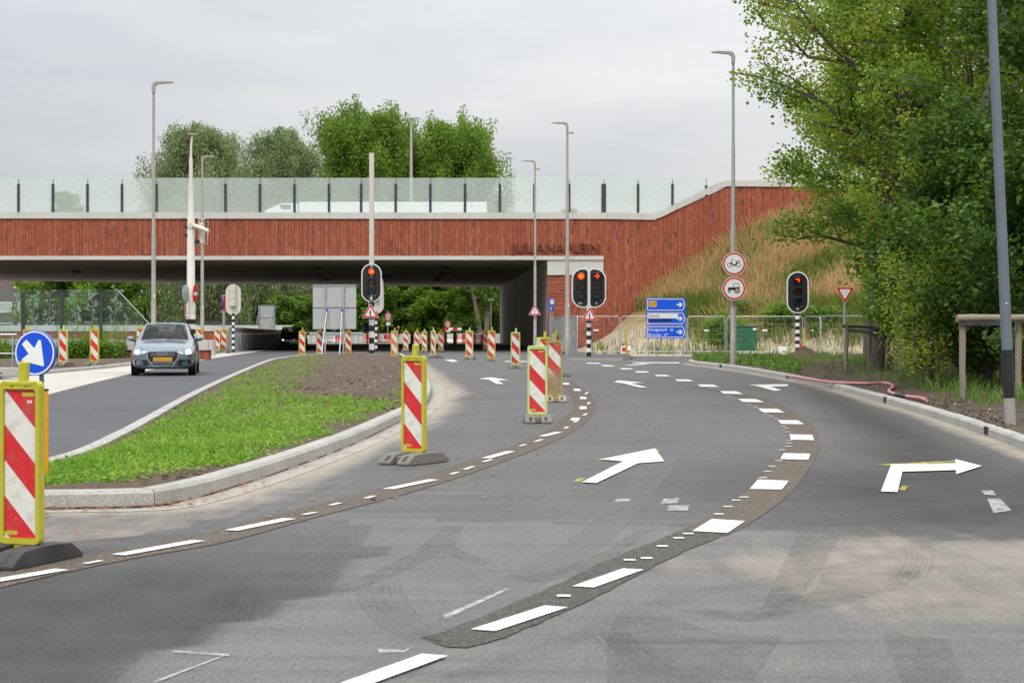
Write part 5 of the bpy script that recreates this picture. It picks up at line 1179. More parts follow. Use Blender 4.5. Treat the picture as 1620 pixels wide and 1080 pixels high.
put(by, 34.5, 12.03, -20); put(by2, 655, 20.4, -32); put(bl_, 850, 28.5, 2); put(bm_, 877, 35.8, 4); put(bf_, 624, 78, -12)
put(by2, 861, 42.5, -6, .006, 'yellow framed beacon mostly hidden behind the clean lime and the muddy beacon')
put(by2, 879.5, 52, 62, .006, 'edge on yellow beacon peeping out above the muddy beacon')
put(bl_, 815.5, 60.5, 3, .006, 'lime framed beacon standing alone on a sandy foot before the tunnel wall')
put(by2, 777.5, 71.5, 4, .006, 'yellow framed beacon with a white scuff left of the lone lime one')
put(bl_, 742.5, 75.5, -10, .006, 'lime beacon on a dark foot next left of the scuffed yellow one')
put(bl_, 685.5, 79.6, -52, .006, 'lime beacon turned half away on a long pale foot')
put(by2, 697.5, 110, -4, .006, 'far yellow beacon just right of the half turned lime one')
put(bl_, 671.5, 106, -2, .006, 'far lime beacon just left of the half turned lime one')
put(by2, 659.5, 107, -4, .006, 'far yellow beacon second left of the half turned lime one')
put(bl_, 642, 108, -4, .006, 'far beacon next right of the faded pink one')
put(by2, 652, 160, -20, .006, 'tiny distant beacon between two larger far beacons')
put(by2, 679, 119, 40, .006, 'dark looking beacon in the bridge shade behind the half turned lime one')
put(by2, 719.5, 166, -6, .006, 'tiny distant beacon in front of the red and white barriers')
put(bl_, 705, 188, -10, .006, 'tiny distant beacon behind the barriers near a round sign')
put(by2, 768.5, 112, 6, .006, 'beacon half hidden behind the scuffed yellow one')
put(by2, 478, 85, -8, .006, 'beacon beside the black car left of the large sign back')
put(bl_, 506, 87, -4, .006, 'beacon under the left post of the large sign back')
put(by2, 551, 89, -4, .006, 'beacon under the right post of the large sign back')
put(bl_, 100, 59.5, -14, .10, 'lime framed beacon by the weedy bush right of the blue arrow sign')
put(by2, 149.5, 60.0, -10, .10, 'yellow framed beacon on a dark foot between weedy bush and grey car')
put(by2, 43.5, 58.5, -10, .10, 'yellow beacon half hidden by the round blue arrow sign')
put(by2, 222, 70, -12, .10, 'beacon just showing behind the left mirror of the grey car')
put(bl_, 343.5, 97, -6, .10, 'left one of the beacon pair by the striped pole of the oval signal back')
put(by2, 354.3, 97.6, -8, .10, 'right one of the beacon pair by the striped pole of the oval signal back')
put(bl_, 315, 85, -4, .10, 'beacon behind the right mirror of the grey car')
put(by2, 319.5, 86.5, 74, .10, 'edge on yellow beacon right beside the grey car')
va = lettering('VA', 0.032, 'white', by, (0.05, -.0165, 1.005), 'lettering', bold=0.0008)

# ------------------------------------------------------------------ signals
def banded(mb, r, z0, z1, n, first='black', rr=None):
    h = (z1 - z0) / n
    for i in range(n):
        m = 'black' if (i % 2 == 0) == (first == 'black') else 'white'
        mb.tube([(0, 0, z0 + h * i), (0, 0, z0 + h * (i + 1))], r, m, 16, caps=(i in (0, n - 1)))
def dshape(w, h, ro, ri, side):
    """board with a wide round on its outer side; side -1: outer side on the left"""
    p = []
    for sx, sz, a, r in ((1, 1, 0, ri if side < 0 else ro), (-1, 1, PI / 2, ro if side < 0 else ri), (-1, -1, PI, ro if side < 0 else ri), (1, -1, 3 * PI / 2, ri if side < 0 else ro)):
        p += circ(r, 8, sx * (w / 2 - r), sz * (h / 2 - r), a, a + PI / 2)
    return p
def signal_head(t, cx, cz, outline, inner, num, lit='ball', y=-0.10, lx=0.0):
    T = lambda pl: [(x + cx, z + cz) for x, z in pl]
    mb = MB(); mb.prism(T(outline), y, y + .03, 'white', side='white'); mb.build('border', t)
    mb = MB(); mb.prism(T(inner), y - .012, y - .001, 'black'); mb.build('backboard', t)
    cx += lx
    for k, (z, off) in enumerate(((.42, 'lens_off_red'), (.0, 'lens_off_amber'), (-.42, 'lens_off_green'))):
        z = z * (outline_h(outline) / 1.72) + .09
        mb = MB(); mb.box(cx - .19, cx + .19, y - .045, y - .0125, z + cz - .185, z + cz + .185, 'trim', .012); mb.build('housing', t)
        mb = MB()
        on = k == 0
        if on and lit == 'ball':
            mb.prism([(cx + q[0], cz + z + q[1]) for q in circ(.142, 20)], y - .062, y - .0455, 'red_on'); mb.prism([(cx + q[0] * .62 + .012, cz + z + q[1] * .62) for q in circ(.12, 16)], y - .066, y - .0622, 'amber_hot')
        else:
            mb.prism([(cx + q[0], cz + z + q[1]) for q in circ(.142, 20)], y - .062, y - .0455, off)
            if on and lit == 'right': mb.prism([(cx + a, cz + z + b) for a, b in [(-.11, -.02), (.02, -.02), (-.015, -.085), (.03, -.105), (.11, 0), (.03, .105), (-.015, .085), (.02, .02), (-.11, .02)]], y - .066, y - .0622, 'red_on')
            if on and lit == 'bent': mb.prism([(cx + a, cz + z + b) for a, b in [(-.10, .05), (.03, .07), (.10, .02), (.05, -.09), (.0, -.10), (.03, -.02), (-.02, .0), (-.10, .01)]], y - .066, y - .0622, 'red_on')
        mb.build('lens', t)
        mb = MB(); n = 18; vs = []; L = .24
        for i in range(n + 1):
            a = R(-35) + (R(250)) * i / n; c, s = math.cos(a), math.sin(a); ll = L * (0.55 + 0.45 * max(0, s))
            vs += [(cx + .168 * c, y - .045, cz + z + .168 * s), (cx + .160 * c, y - .045 - ll, cz + z + .160 * s - .03), (cx + .150 * c, y - .045 - ll, cz + z + .150 * s - .03), (cx + .155 * c, y - .045, cz + z + .155 * s)]
        mb.add(vs, [(4 * i + a, 4 * i + 4 + a, 4 * i + 4 + (a + 1) % 4, 4 * i + (a + 1) % 4) for i in range(n) for a in range(4)], 'trim', True); mb.build('visor', t)
    lettering(num, .115, 'white', t, (cx - .02, y - .0135, cz - outline_h(outline) / 2 + .15), 'lettering', 'CENTER', bold=.004)
    mb = MB(); mb.box(cx + .12, cx + .2, y - .0145, y - .0125, cz - outline_h(outline) / 2 + .30, cz - outline_h(outline) / 2 + .315, 'white'); mb.build('mark', t)
def outline_h(o): return max(z for x, z in o) - min(z for x, z in o)
def big_signal(name, label, px, Y, cy_px, h_px, num, lit, pole_r, pole_top, bands, dz=0.0, cat='traffic light'):
    p = gx(px, Y, dz); t = thing(name, label, cat, p); cz = at(px, cy_px, Y).z - p.z; h = h_px * Y / F; w = h * .525
    signal_head(t, 0, cz, stadium(w, h), stadium(w - .10, h - .10), num, lit)
    mb = MB(); banded(mb, pole_r, 0, cz - h / 2 + .05, bands); mb.build('striped_pole', t)
    mb = MB(); mb.tube([(0, 0.10, cz - h / 2 + .02), (0, 0.10, cz + h / 2 - .2)], .075, 'cream', 12); mb.tube([(0, 0.0, cz - h / 2 + .0), (0, .0, pole_top)], pole_r * .92, 'cream', 14); mb.build('upper_pole', t)
    return t
t = big_signal('traffic_light', 'oval traffic light with round red lamp on a tall thick pole at the island', 588, 88, 447.5, 61, '5.2', 'ball', .125, 9.4, 9)
t = big_signal('traffic_light', 'oval traffic light with bent red arrow on a striped pole behind the soil heap', 1261.5, 80, 462.5, 66, '63', 'bent', .095, 3.2, 13)
# double board
p = gx(931.5, 78, .10); t = thing('traffic_light', 'double traffic light with red ball and red right arrow before the brick wall', 'traffic light', p); cz = at(931, 455.5, 78).z - p.z
for sd_, num, lit in ((-1, '5.1', 'ball'), (1, '2', 'right')):
    signal_head(t, sd_ * .355, cz, dshape(.70, 1.62, .46, .16, sd_), dshape(.60, 1.52, .41, .12, sd_), num, lit, lx=-sd_ * .03)
mb = MB(); banded(mb, .095, 0, cz - .75, 12); mb.build('striped_pole', t)
mb = MB(); mb.tube([(0, .07, cz - .8), (0, .07, cz + .7)], .06, 'cream', 12); mb.box(-.6, .6, -.065, .0, cz + .3, cz + .36, 'cream'); mb.build('bracket', t)
def signal_back(label, px, Y, cy_px, h_px, w_px, pole_r, bands, dz=0.0):
    p = gx(px, Y, dz); t = thing('traffic_light', label, 'traffic light', p); cz = at(px, cy_px, Y).z - p.z; h = h_px * Y / F; w = w_px * Y / F
    mb = MB(); mb.prism(stadium(w, h), -.015, .015, 'cream'); mb.T = 0
    X = Matrix.Translation((0, 0, cz)); m2 = MB(); m2.prism(stadium(w, h), -.015, .015, 'cream', X=X); m2.build('backboard', t)
    for k in range(3):
        m = MB(); m.tube([(0, -.10, cz + .21 + .36 * (1 - k) + .17), (0, -.10, cz + .21 + .36 * (1 - k) - .15)], [.165, .165], 'cream', 16); m.tube([(0, -.10, cz + .21 + .36 * (1 - k) - .15), (0, -.10, cz + .21 + .36 * (1 - k) - .19)], [.165, .14], 'cream', 16); m.build('lamp_housing', t)
    mb = MB(); banded(mb, pole_r, 0, cz - h / 2 + .1, bands); mb.build('striped_pole', t); mb = MB(); mb.tube([(0, 0.06, cz - h / 2), (0, .06, cz + .2)], .05, 'cream', 10); mb.build('upper_pole', t)
signal_back('pale oval back of a traffic light on a thin striped pole near the beacon pair', 369, 95, 474, 49, 24, .065, 13, .10)
signal_back('pale back of a traffic light peeping out behind the thick pole signal', 595, 108, 466, 60, 24, .07, 13)

# ------------------------------------------------------------------ road signs
def tri(L, r=.0, inv=False):
    h = L * .866; p = [(-L / 2, -h / 3), (L / 2, -h / 3), (0, 2 * h / 3)]; o = []
    for i in range(3):
        a, b, c = Vector(p[i - 1]), Vector(p[i]), Vector(p[(i + 1) % 3]); u = (a - b).normalized() * r; v = (c - b).normalized() * r
        o += [tuple(b + u), tuple(b + (u + v) * .42), tuple(b + v)]
    return [(x, -z) for x, z in o] if inv else o
def tri_sign(name, label, cat, loc, L, symbol=None, inv=False, rz=0, y=-.16):
    t = thing(name, label, cat, loc, rz)
    mb = MB(); mb.prism(tri(L, .05, inv), y, y + .012, 'white', side='sign_back'); mb.build('plate', t)
    mb = MB(); mb.prism(tri(L * .94, .045, inv), y - .003, y - .0005, 'red'); mb.build('border', t)
    mb = MB(); mb.prism(tri(L * .62, .03, inv), y - .006, y - .0035, 'white'); mb.build('field', t)
    if symbol:
        mb = MB()
        for poly in symbol: mb.prism([(a * L, b * L) for a, b in poly], y - .009, y - .0065, 'black')
        mb.build('symbol', t)
    mb = MB(); mb.box(-.03, .03, y + .012, 0.0, -.05, .0, 'galv'); mb.build('clamp', t)
    return t
side_road = [[(-.035, -.17), (.035, -.17), (.03, .2), (-.03, .2)], [(-.10, -.0), (-.032, -.0), (-.032, .045), (-.10, .045)]]
bend = [[(-.07, -.14), (-.01, -.14), (-.01, .02), (.05, .09), (.03, .12), (.12, .13), (.10, .03), (.08, .055), (.055, .01), (-.07, .02)]]
bend = [[(-.07, -.14), (-.02, -.14), (-.02, .0), (.03, .07), (.055, .045), (.085, .15), (-.02, .125), (.0, .10), (-.07, .02)]]
def place3(px, py, Y): return at(px, py, Y)
tri_sign('warning_sign', 'red triangle side road sign on the thick pole under the single oval signal', 'road sign', place3(586.5, 495, 87.8), .80, side_road)
tri_sign('warning_sign', 'red triangle side road sign under the double signal', 'road sign', place3(932.5, 499.5, 77.9), .66, side_road)
tri_sign('warning_sign', 'red triangle bend sign on the lamp post beside the tunnel wall', 'road sign', place3(846, 492.5, 100.9), .68, bend)
GWY = gx(1336.5, 60, .1); gwz = at(1336, 463, 60).z - GWY.z
t = thing('give_way_sign', 'inverted red triangle give way sign partly behind maple leaves', 'road sign', GWY)
mb = MB(); mb.tube([(0, .03, 0), (0, .03, gwz + .15)], .038, 'galv', 10); mb.build('post', t)
for nm, L, y0, y1, m in (('plate', .60, -.03, -.018, 'white'), ('border', .57, -.033, -.0305, 'red'), ('field', .38, -.036, -.0335, 'white')):
    mb = MB(); X = Matrix.Translation((0, 0, gwz)); mb.prism(tri(L, .04, True), y0, y1, m, X=X); mb.build(nm, t)
def disc_sign(name, label, loc, r, field, border, bw, symbols=(), rz=0.0, cat='road sign', y=-.14, back='sign_back'):
    t = thing(name, label, cat, loc, rz)
    mb = MB(); mb.prism(circ(r, 36), y, y + .014, 'white', side=back); mb.prism(circ(r * .985, 36), y + .0145, y + .018, back); mb.build('plate', t)
    if border:
        mb = MB(); mb.prism(circ(r * .95, 36), y - .003, y - .0005, border); mb.build('border', t)
    mb = MB(); mb.prism(circ(r * .95 - bw, 36), y - .006, y - .0035, field); mb.build('field', t)
    for polys, m in symbols:
        mb = MB()
        for q in polys:
            if callable(q): q(mb, y)
            else: mb.prism([(a * r, b * r) for a, b in q], y - .009, y - .0065, m)
        mb.build('symbol', t)
    mb = MB(); mb.box(-.04, .04, y + .018, 0.0, -.04, .04, 'galv'); mb.build('clamp', t)
    return t
def ringq(cx, cz, r0, r1, r=.37, m='black'):
    def f(mb, y): ringprism(mb, [(cx * r + a, cz * r + b) for a, b in circ(r0 * r, 18)], [(cx * r + a, cz * r + b) for a, b in circ(r1 * r, 18)], y - .009, y - .0065, m)
    return f
def bar(x0, z0, x1, z1, w):
    d = Vector((x1 - x0, z1 - z0)).normalized(); n = Vector((-d.y, d.x)) * w / 2; return [(x0 - n.x, z0 - n.y), (x1 - n.x, z1 - n.y), (x1 + n.x, z1 + n.y), (x0 + n.x, z0 + n.y)]
moped = [ringq(-.38, -.10, .21, .16), ringq(.36, -.10, .21, .16), bar(-.38, -.10, -.14, .34, .045), bar(-.26, .12, -.10, -.08, .07), bar(-.10, -.12, .16, -.12, .12), bar(.10, -.1, .26, .16, .06), bar(.10, .2, .56, .24, .07), bar(.36, -.1, .2, .14, .05), bar(-.22, .36, -.06, .36, .05), bar(-.24, .08, -.02, -.1, .05)]
tractor = [ringq(-.40, -.24, .13, .065), ringq(.25, -.17, .25, .15), [(.25 + a, -.17 + b) for a, b in circ(.08, 12)], [(-.52, -.12), (-.52, .08), (-.08, .12), (.0, .12), (.0, -.14)], bar(-.04, .12, -.02, .42, .04), bar(-.04, .42, .42, .40, .045), bar(.40, .40, .45, .08, .04), [(.0, .10), (.2, .12), (.1, -.1), (.0, -.1)], bar(.2, .10, .52, .06, .06)]
LP = gx(1160, 60, .115)
disc_sign('prohibition_sign', 'round red ringed sign with a moped, upper of two on the lamp post', at(1160.5, 417.5, 59.9), .37, 'white', 'red', .055, [(moped, 'black')])
disc_sign('prohibition_sign', 'round red ringed sign with a tractor, lower of two on the lamp post', at(1160.5, 456.5, 59.9), .37, 'white', 'red', .055, [(tractor, 'black')])
# blue keep right sign behind the near beacon
p = gx(66, 17.0, .13); t = thing('keep_right_sign', 'round blue sign with white diagonal arrow on an orange bollard behind the near beacon', 'road sign', p, R(-16)); r = .203; cz = HC - (558 - CY) * 17 / F - p.z
mb = MB(); mb.tube([(0, 0, 0), (0, 0, cz + .12)], .021, 'steel_post', 12); mb.build('post', t)
mb = MB(); mb.box(-.045, .045, -.045, .045, 0.0, (752 - 612) * 17 / F - .02, 'orange', .012); mb.build('bollard', t); mb = MB(); mb.box(-.047, .047, -.047, .047, (752 - 612) * 17 / F - .02, (752 - 612) * 17 / F, 'black', .006); mb.build('cap', t)
X = Matrix.Translation((-.035, 0, cz)); mb = MB(); mb.prism(circ(r, 40), -.062, -.03, 'blue', X=X); mb.build('plate', t)
mb = MB(); ringprism(mb, [(a - .035, b + cz) for a, b in circ(r * .965, 40)], [(a - .035, b + cz) for a, b in circ(r * .90, 40)], -.0645, -.0622, 'white'); mb.build('ring', t)
arr = [(275, 820), (330, 770), (428, 865), (480, 775), (497, 772), (510, 785), (548, 1050), (538, 1062), (280, 1002), (275, 990), (290, 975), (360, 925)]
mb = MB(); mb.prism([((x - 432) / 245 * r * .98, -(y - 916) / 245 * r * .98) for x, y in arr], -.0645, -.0622, 'white', X=X); mb.build('arrow', t)
# blue direction board
YD = 76.0; kx = YD / F; p = gx(1053, YD, 0.0); t = thing('direction_sign', 'blue direction board of three panels with white arrows on thin posts', 'road sign', p)
def dl(px): return (px - 1053) * kx
def dz_(py): return HC - (py - CY) * kx - p.z
for i, (y0, y1) in enumerate(((471.2, 492.6), (493.4, 513.9), (514.6, 535.2))):
    x0, x1 = dl(1022.5), dl(1084.5); zb, zt = dz_(y1), dz_(y0); c = (zb + zt) / 2; h = zt - zb
    mb = MB(); mb.box(x0, x1, -.05, -.03, zb + .004, zt - .004, 'blue_road', .004); pn = mb.build('panel', t)
    e = .035; xr = dl(1080); o_ = [(x0 + e, zb + e), (xr, zb + e), (xr + .05, c - h * .26), (xr + .085, c), (xr + .05, c + h * .26), (xr, zt - e), (x0 + e, zt - e)]; w = .028; i_ = [(x0 + e + w, zb + e + w), (xr - .012, zb + e + w), (xr + .05 - w, c - h * .23), (xr + .085 - w * 1.1, c), (xr + .05 - w, c + h * .23), (xr - .012, zt - e - w), (x0 + e + w, zt - e - w)]
    mb = MB(); ringprism(mb, o_, i_, -.053, -.0505, 'white'); mb.build('border', pn)
    ax = dl(1077.5) + .01; mb = MB(); s = .5
    mb.prism([(ax - .19, c - .032), (ax - .06, c - .032), (ax - .10, c - .10), (ax - .045, c - .10), (ax + .055, c), (ax - .045, c + .10), (ax - .10, c + .10), (ax - .06, c + .032), (ax - .19, c + .032)], -.053, -.0505, 'white'); mb.build('arrow', pn)
    if i == 0:
        mb = MB(); mb.box(dl(1026.5), dl(1038.5), -.054, -.0505, c - .085, c + .145, 'amber_plate'); mb.build('route_plate', pn); lettering('N7', .19, 'black', pn, (dl(1032.7), -.0558, c - .04), align='CENTER')
    if i == 1:
        mb = MB(); mb.box(dl(1026), dl(1072.5), -.054, -.0505, c + .005, c + .19, 'white'); mb.build('cover_plate', pn); lettering('RING', .155, 'black', pn, (dl(1028), -.0558, c + .045), sx=1.05)
        pass
        mb = MB(); X = Matrix.Translation((dl(1044), 0, c - .075)) @ Matrix.Rotation(R(-1.2), 4, 'Y'); mb.box(-.46, .46, -.056, -.0532, -.042, .042, 'black', X=X); mb.build('tape', pn)
    if i == 2:
        lettering('Hoogezand', .165, 'white', pn, (dl(1025.8), -.0525, c + .04), bold=.001, sx=.98); lettering('16', .13, 'white', pn, (dl(1059.5), -.0525, c + .04), bold=.004)
        lettering('Bremen', .165, 'white', pn, (dl(1025.8), -.0525, c - .165), bold=.001, sx=.98); lettering('179', .13, 'white', pn, (dl(1049.5), -.0525, c - .165), bold=.004)
for px in (1025.5, 1039.5, 1065.3, 1080):
    mb = MB(); mb.tube([(dl(px), -.0, 0), (dl(px), 0, dz_(473))], .022, 'galv', 8); mb.build('post', t)
mb = MB(); mb.tube([(dl(1039.5), 0, .38), (dl(1039.5), 0, .44)], .034, 'blue', 8); mb.box(dl(1036.5), dl(1039), -.02, .02, .40, .43, 'blue'); mb.build('clamp', t)
# grey backs of two temporary signs
def sign_back(label, px0, px1, py0, py1, Y, posts, struts, base_py):
    cx = (px0 + px1) / 2; p = gx(cx, Y); k = Y / F; t = thing('sign_board', label, 'road sign', p); lx = lambda q: (q - cx) * k; lz = lambda q: HC - (q - CY) * k - p.z
    mb = MB(); mb.box(lx(px0), lx(px1), -.01, .02, lz(py1), lz(py0), 'sign_back'); mb.build('panel', t)
    mb = MB(); a, b, c, d = lx(px0), lx(px1), lz(py1), lz(py0)
    for q in (c, (c + d) / 2 - .02, d - .05): mb.box(a - .01, b + .01, -.045, -.0102, q, q + .045, 'galv')
    mb.build('rail', t)
    for q in posts:
        mb = MB(); mb.box(lx(q) - .035, lx(q) + .035, -.09, -.0452, 0, d, 'galv'); mb.build('post', t)
    for (q, z1, dx, foot_y) in struts:
        mb = MB(); mb.tube([(lx(q), -.11, z1), (lx(q) + dx, foot_y, .02)], .028, 'galv', 8); mb.tube([(lx(q), -.12, z1 - .05), (lx(q), -.12, z1 + .05)], .05, 'blue', 8); mb.build('strut', t)
    return t
sign_back('large grey sign back on two posts with slanted struts left of the middle signal', 495, 563.5, 450.5, 520.5, 86.5, (514.5, 543.5), ((517.5, 2.1, -.16, -1.1), (541.5, 2.1, -.03, -1.1)), 557)
sign_back('small grey sign back leaning on struts above the guard rail', 409.5, 435.5, 482.5, 522, 188, (409.5, 434.5), ((410.5, 3.3, -.6, -1.2), (433.5, 3.3, -1.3, -1.2)), 530)
t = [o for o in COL.objects if o.get('label', '').startswith('small grey sign back')][0]
mb = MB(); mb.box(-.16, .16, -.016, -.0105, 2.72, 2.86, 'white'); mb.box(.02, .14, -.0185, -.0162, 2.74, 2.84, 'red'); mb.build('sticker', t)
# bus stop flag, distant round signs
p = gx(872.5, 94); t = thing('bus_stop_sign', 'narrow blue sign on two thin posts before the brick pier', 'road sign', p, R(64)); cz = at(872, 482, 94).z - p.z
mb = MB(); mb.box(-.27, .27, -.03, .03, cz - .33, cz + .33, 'blue_road', .02); mb.build('panel', t); mb = MB(); mb.box(-.20, .20, -.034, -.0305, cz + .02, cz + .26, 'white'); mb.box(-.20, .0, -.034, -.0305, cz - .26, cz - .1, 'amber_plate'); mb.build('plate', t)
mb = MB(); mb.tube([(.1, 0, 0), (.1, 0, cz - .33)], .03, 'galv', 8); mb.build('post', t); mb = MB(); mb.tube([(-.1, 0, 0), (-.1, 0, cz - .33)], .03, 'galv', 8); mb.build('post', t)
def small_round(label, px, Y, cy, r, rz, field, border, py_base_plate=False):
    p = gx(px, Y); t = thing('round_sign', label, 'road sign', p, R(rz)); cz = at(px, cy, Y).z - p.z
    mb = MB(); mb.tube([(0, .04, 0), (0, .04, cz + r + .1)], .045, 'galv', 8); mb.build('post', t); X = Matrix.Translation((0, 0, cz))
    mb = MB(); mb.prism(circ(r, 24), -.02, .0, border, X=X); mb.build('border', t); mb = MB(); mb.prism(circ(r * .76, 24), -.026, -.021, field, X=X); mb.build('field', t)
    if py_base_plate: mb = MB(); mb.box(-.25, .35, -.02, .0, cz - r - .42, cz - r - .08, 'white'); mb.build('plate', t)
    return t
small_round('distant round sign with red rim on a thin post before the dark bushes', 613.8, 202, 501, .5, 52, 'sign_back', 'red', True)
small_round('distant round sign with red rim behind the barrier row', 708.2, 206, 513, .42, 40, 'sign_back', 'red', True)
small_round('distant round blue sign half behind the thick striped pole', 581, 165, 516.5, .31, 0, 'blue', 'blue')

# ------------------------------------------------------------------ lamp posts
def street_lamp(label, px, Y, top_py, side, r0=.09, dz=0.0, sensor=False, stepped=True, head=True, mat='lamp_metal'):
    p = gx(px, Y, dz); t = thing('street_lamp', label, 'street lamp', p); H = HC - (top_py - CY) * Y / F - p.z
    mb = MB(); z = [0, .9, .92, H * .22, H * .22 + .05, H * .45, H * .45 + .05, H * .70, H * .70 + .05, H - .25]; rr = [1.12, 1.12, 1.0, 1.0, .86, .84, .72, .68, .56, .5]
    mb.tube([(0, 0, a) for a in z], [r0 * b for b in rr], mat, 14); mb.build('column', t)
    s = side; prf = [(.05, -.34), (.06, -.14), (.0, .0), (-.10, .035), (-.45, .045), (-.69, .02), (-.70, .0), (-.48, -.02), (-.16, -.045), (-.055, -.11), (-.05, -.34)]
    mb = MB(); mb.prism([(-s * a, H + b) for a, b in prf], -.085, .085, mat); o = mb.build('luminaire', t, bevel=.018)
    mb = MB(); mb.prism([(-s * a, H + b) for a, b in [(-.62, -.005), (-.62, -.012), (-.2, -.05), (-.2, -.043)]], -.06, .06, 'lens_clear'); mb.build('lamp_glass', t)
    if sensor:
        mb = MB(); mb.tube([(0, 0, H - .42), (-s * .16, 0, H - .42)], .03, mat, 8); mb.box(-s * .2 - .07, -s * .2 + .07, -.05, .05, H - .46, H - .38, mat, .012); mb.build('sensor', t)
    mb = MB(); mb.box(r0 * .4, r0 * .8, -r0 * 1.05, -r0 * .9, 2.2, 2.34, 'white'); mb.build('sticker', t)
    return t
street_lamp('tall lamp post with arm to the right rising behind the grey car', 243, 65, 131, 1, .088, .09)
street_lamp('slim lamp post with arm to the right behind the signal mast', 320, 97, 247.5, 1, .10, .09)
street_lamp('lamp post by the tunnel wall carrying the triangle bend sign', 846.5, 101, 255, -1, .085, sensor=True)
street_lamp('tall lamp post in front of the brick pier with arm to the left', 897.5, 83, 195, -1, .10, sensor=True)
street_lamp('tall lamp post on the right verge carrying two round signs', 1160, 60, 83.5, -1, .088, .115)
def tee_lamp(label, px, Y, top_py, z0, w, r, mat='lamp_metal', lower=None):
    p = at(px, 500, Y); p.z = z0; t = thing('street_lamp', label, 'street lamp', p); H = HC - (top_py - CY) * Y / F - z0
    mb = MB(); mb.tube([(0, 0, 0), (0, 0, H * .5), (0, 0, H)], [r, r * .85, r * .6], mat, 10); mb.build('column', t)
    mb = MB(); mb.box(-w / 2, w / 2, -.15, .15, H - .02, H + .12, mat, .03); mb.build('luminaire', t)
    if lower: mb = MB(); mb.tube([(0, 0, 0), (0, 0, lower)], r * 1.3, 'dark_post', 10); mb.build('sleeve', t)
tee_lamp('slim double headed lamp standing on the bridge before the poplars', 650.5, 150, 188, 6.6, 1.3, .14)
tee_lamp('short lamp with flat head beside the plane tree under the bridge', 777, 200, 475, gz(200), .62, .075, lower=1.6)
tee_lamp('small dark lamp seen through the bridge glass', 371.5, 165, 285, 6.6, .8, .10, 'dark_post')
p = gx(229.5, 122); t = thing('street_lamp', 'small dark lamp with short arm behind the sloped end of the etched glass', 'street lamp', p); H = at(229, 484.5, 122).z - p.z
mb = MB(); mb.tube([(0, 0, 0), (0, 0, H - .12)], .07, 'dark_post', 10); mb.build('column', t); mb = MB(); mb.tube([(0, 0, H - .14), (-.05, 0, H - .03), (-.14, 0, H)], .06, 'dark_post', 8); mb.box(-.62, -.1, -.1, .1, H - .03, H + .05, 'dark_post', .02); mb.build('luminaire', t)
# leaning steel column at the right
p = gx(1598.5, 25.9, .11); t = thing('steel_column', 'leaning steel lamp column with a black band above a pale foot at the right edge', 'lamp post', p); tp = at(1566, -60, 25.9) - p; mb = MB()
mb.tube([tuple(tp * a) for a in (.162, .4, .7, 1)], [.076, .071, .066, .060], 'steel_post', 18); mb.build('column', t)
mb = MB(); mb.tube([tuple(tp * a) for a in (.058, .162)], .0785, 'black', 18); mb.build('black_band', t); mb = MB(); mb.tube([tuple(tp * a) for a in (0, .058)], .077, 'lamp_metal', 18); mb.build('base', t)
mb = MB(); c = tp * .262; mb.ball((c.x, c.y - .073, c.z), .012, 'white', 8, 5); mb.build('cap_screw', t)
# signal mast with bracket arm
p = gx(302, 88, .09); t = thing('signal_mast', 'thick cream signal mast with striped foot and bracket arm behind the grey car', 'signal mast', p); k = 88 / F
def mz(py): return HC - (py - CY) * k - p.z
mb = MB(); mb.tube([(0, 0, mz(497)), (0, 0, mz(482)), (0, 0, mz(481)), (0, 0, mz(344)), (0, 0, mz(342)), (0, 0, mz(296)), (0, 0, mz(290)), (0, 0, mz(252)), (0, 0, mz(248)), (.02, 0, mz(225)), (.07, 0, mz(214))], [.215, .215, .19, .175, .135, .125, .09, .085, .058, .055, .05], 'cream', 18); mb.build('column', t)
mb = MB(); banded(mb, .217, 0, mz(497), 8); mb.build('striped_foot', t)
mb = MB(); mb.box(-.14, .25, -.12, .12, mz(214), mz(211.5), 'lamp_metal', .02); mb.build('luminaire', t)
mb = MB(); mb.tube([(0, -.02, mz(357)), (.15, -.1, mz(357)), (.55, -.35, mz(362)), (.93, -.6, mz(367))], [.15, .10, .10, .09], 'cream', 12); mb.build('arm', t)
mb = MB(); mb.tube([(0, -.17, mz(357)), (0, -.21, mz(357))], .13, 'cream', 16); mb.build('flange', t)
mb = MB(); mb.tube([(.5, .1, mz(352)), (.5, .1, mz(385))], [.13, .12], 'cream', 12); mb.tube([(.5, .1, mz(385)), (.46, .1, mz(392))], [.1, .02], 'cream', 10); mb.build('signal_back', t)
mb = MB(); mb.tube([(.36, .1, mz(345)), (.36, .1, mz(386))], .022, 'cream', 6); mb.tube([(.78, .1, mz(349)), (.76, .1, mz(387)), (.5, .1, mz(385))], .022, 'cream', 6); mb.tube([(.42, .1, mz(347)), (.66, .1, mz(347))], .02, 'cream', 6); mb.build('bracket', t)
mb = MB(); mb.ball((.72, .0, mz(353)), .07, 'black', 10, 7); mb.build('camera', t)
for q in (348, 360, 372.5):
    mb = MB(); mb.prism([(-.36, mz(q) + .07), (-.34, mz(q) + .09), (-.15, mz(q) + .05), (-.15, mz(q) - .08), (-.22, mz(q) - .06)], -.12, .12, 'black'); mb.build('visor', t)
mb = MB(); mb.prism(circ(.105, 12, .29, mz(382)), -.05, .1, 'black'); mb.build('signal_box', t)
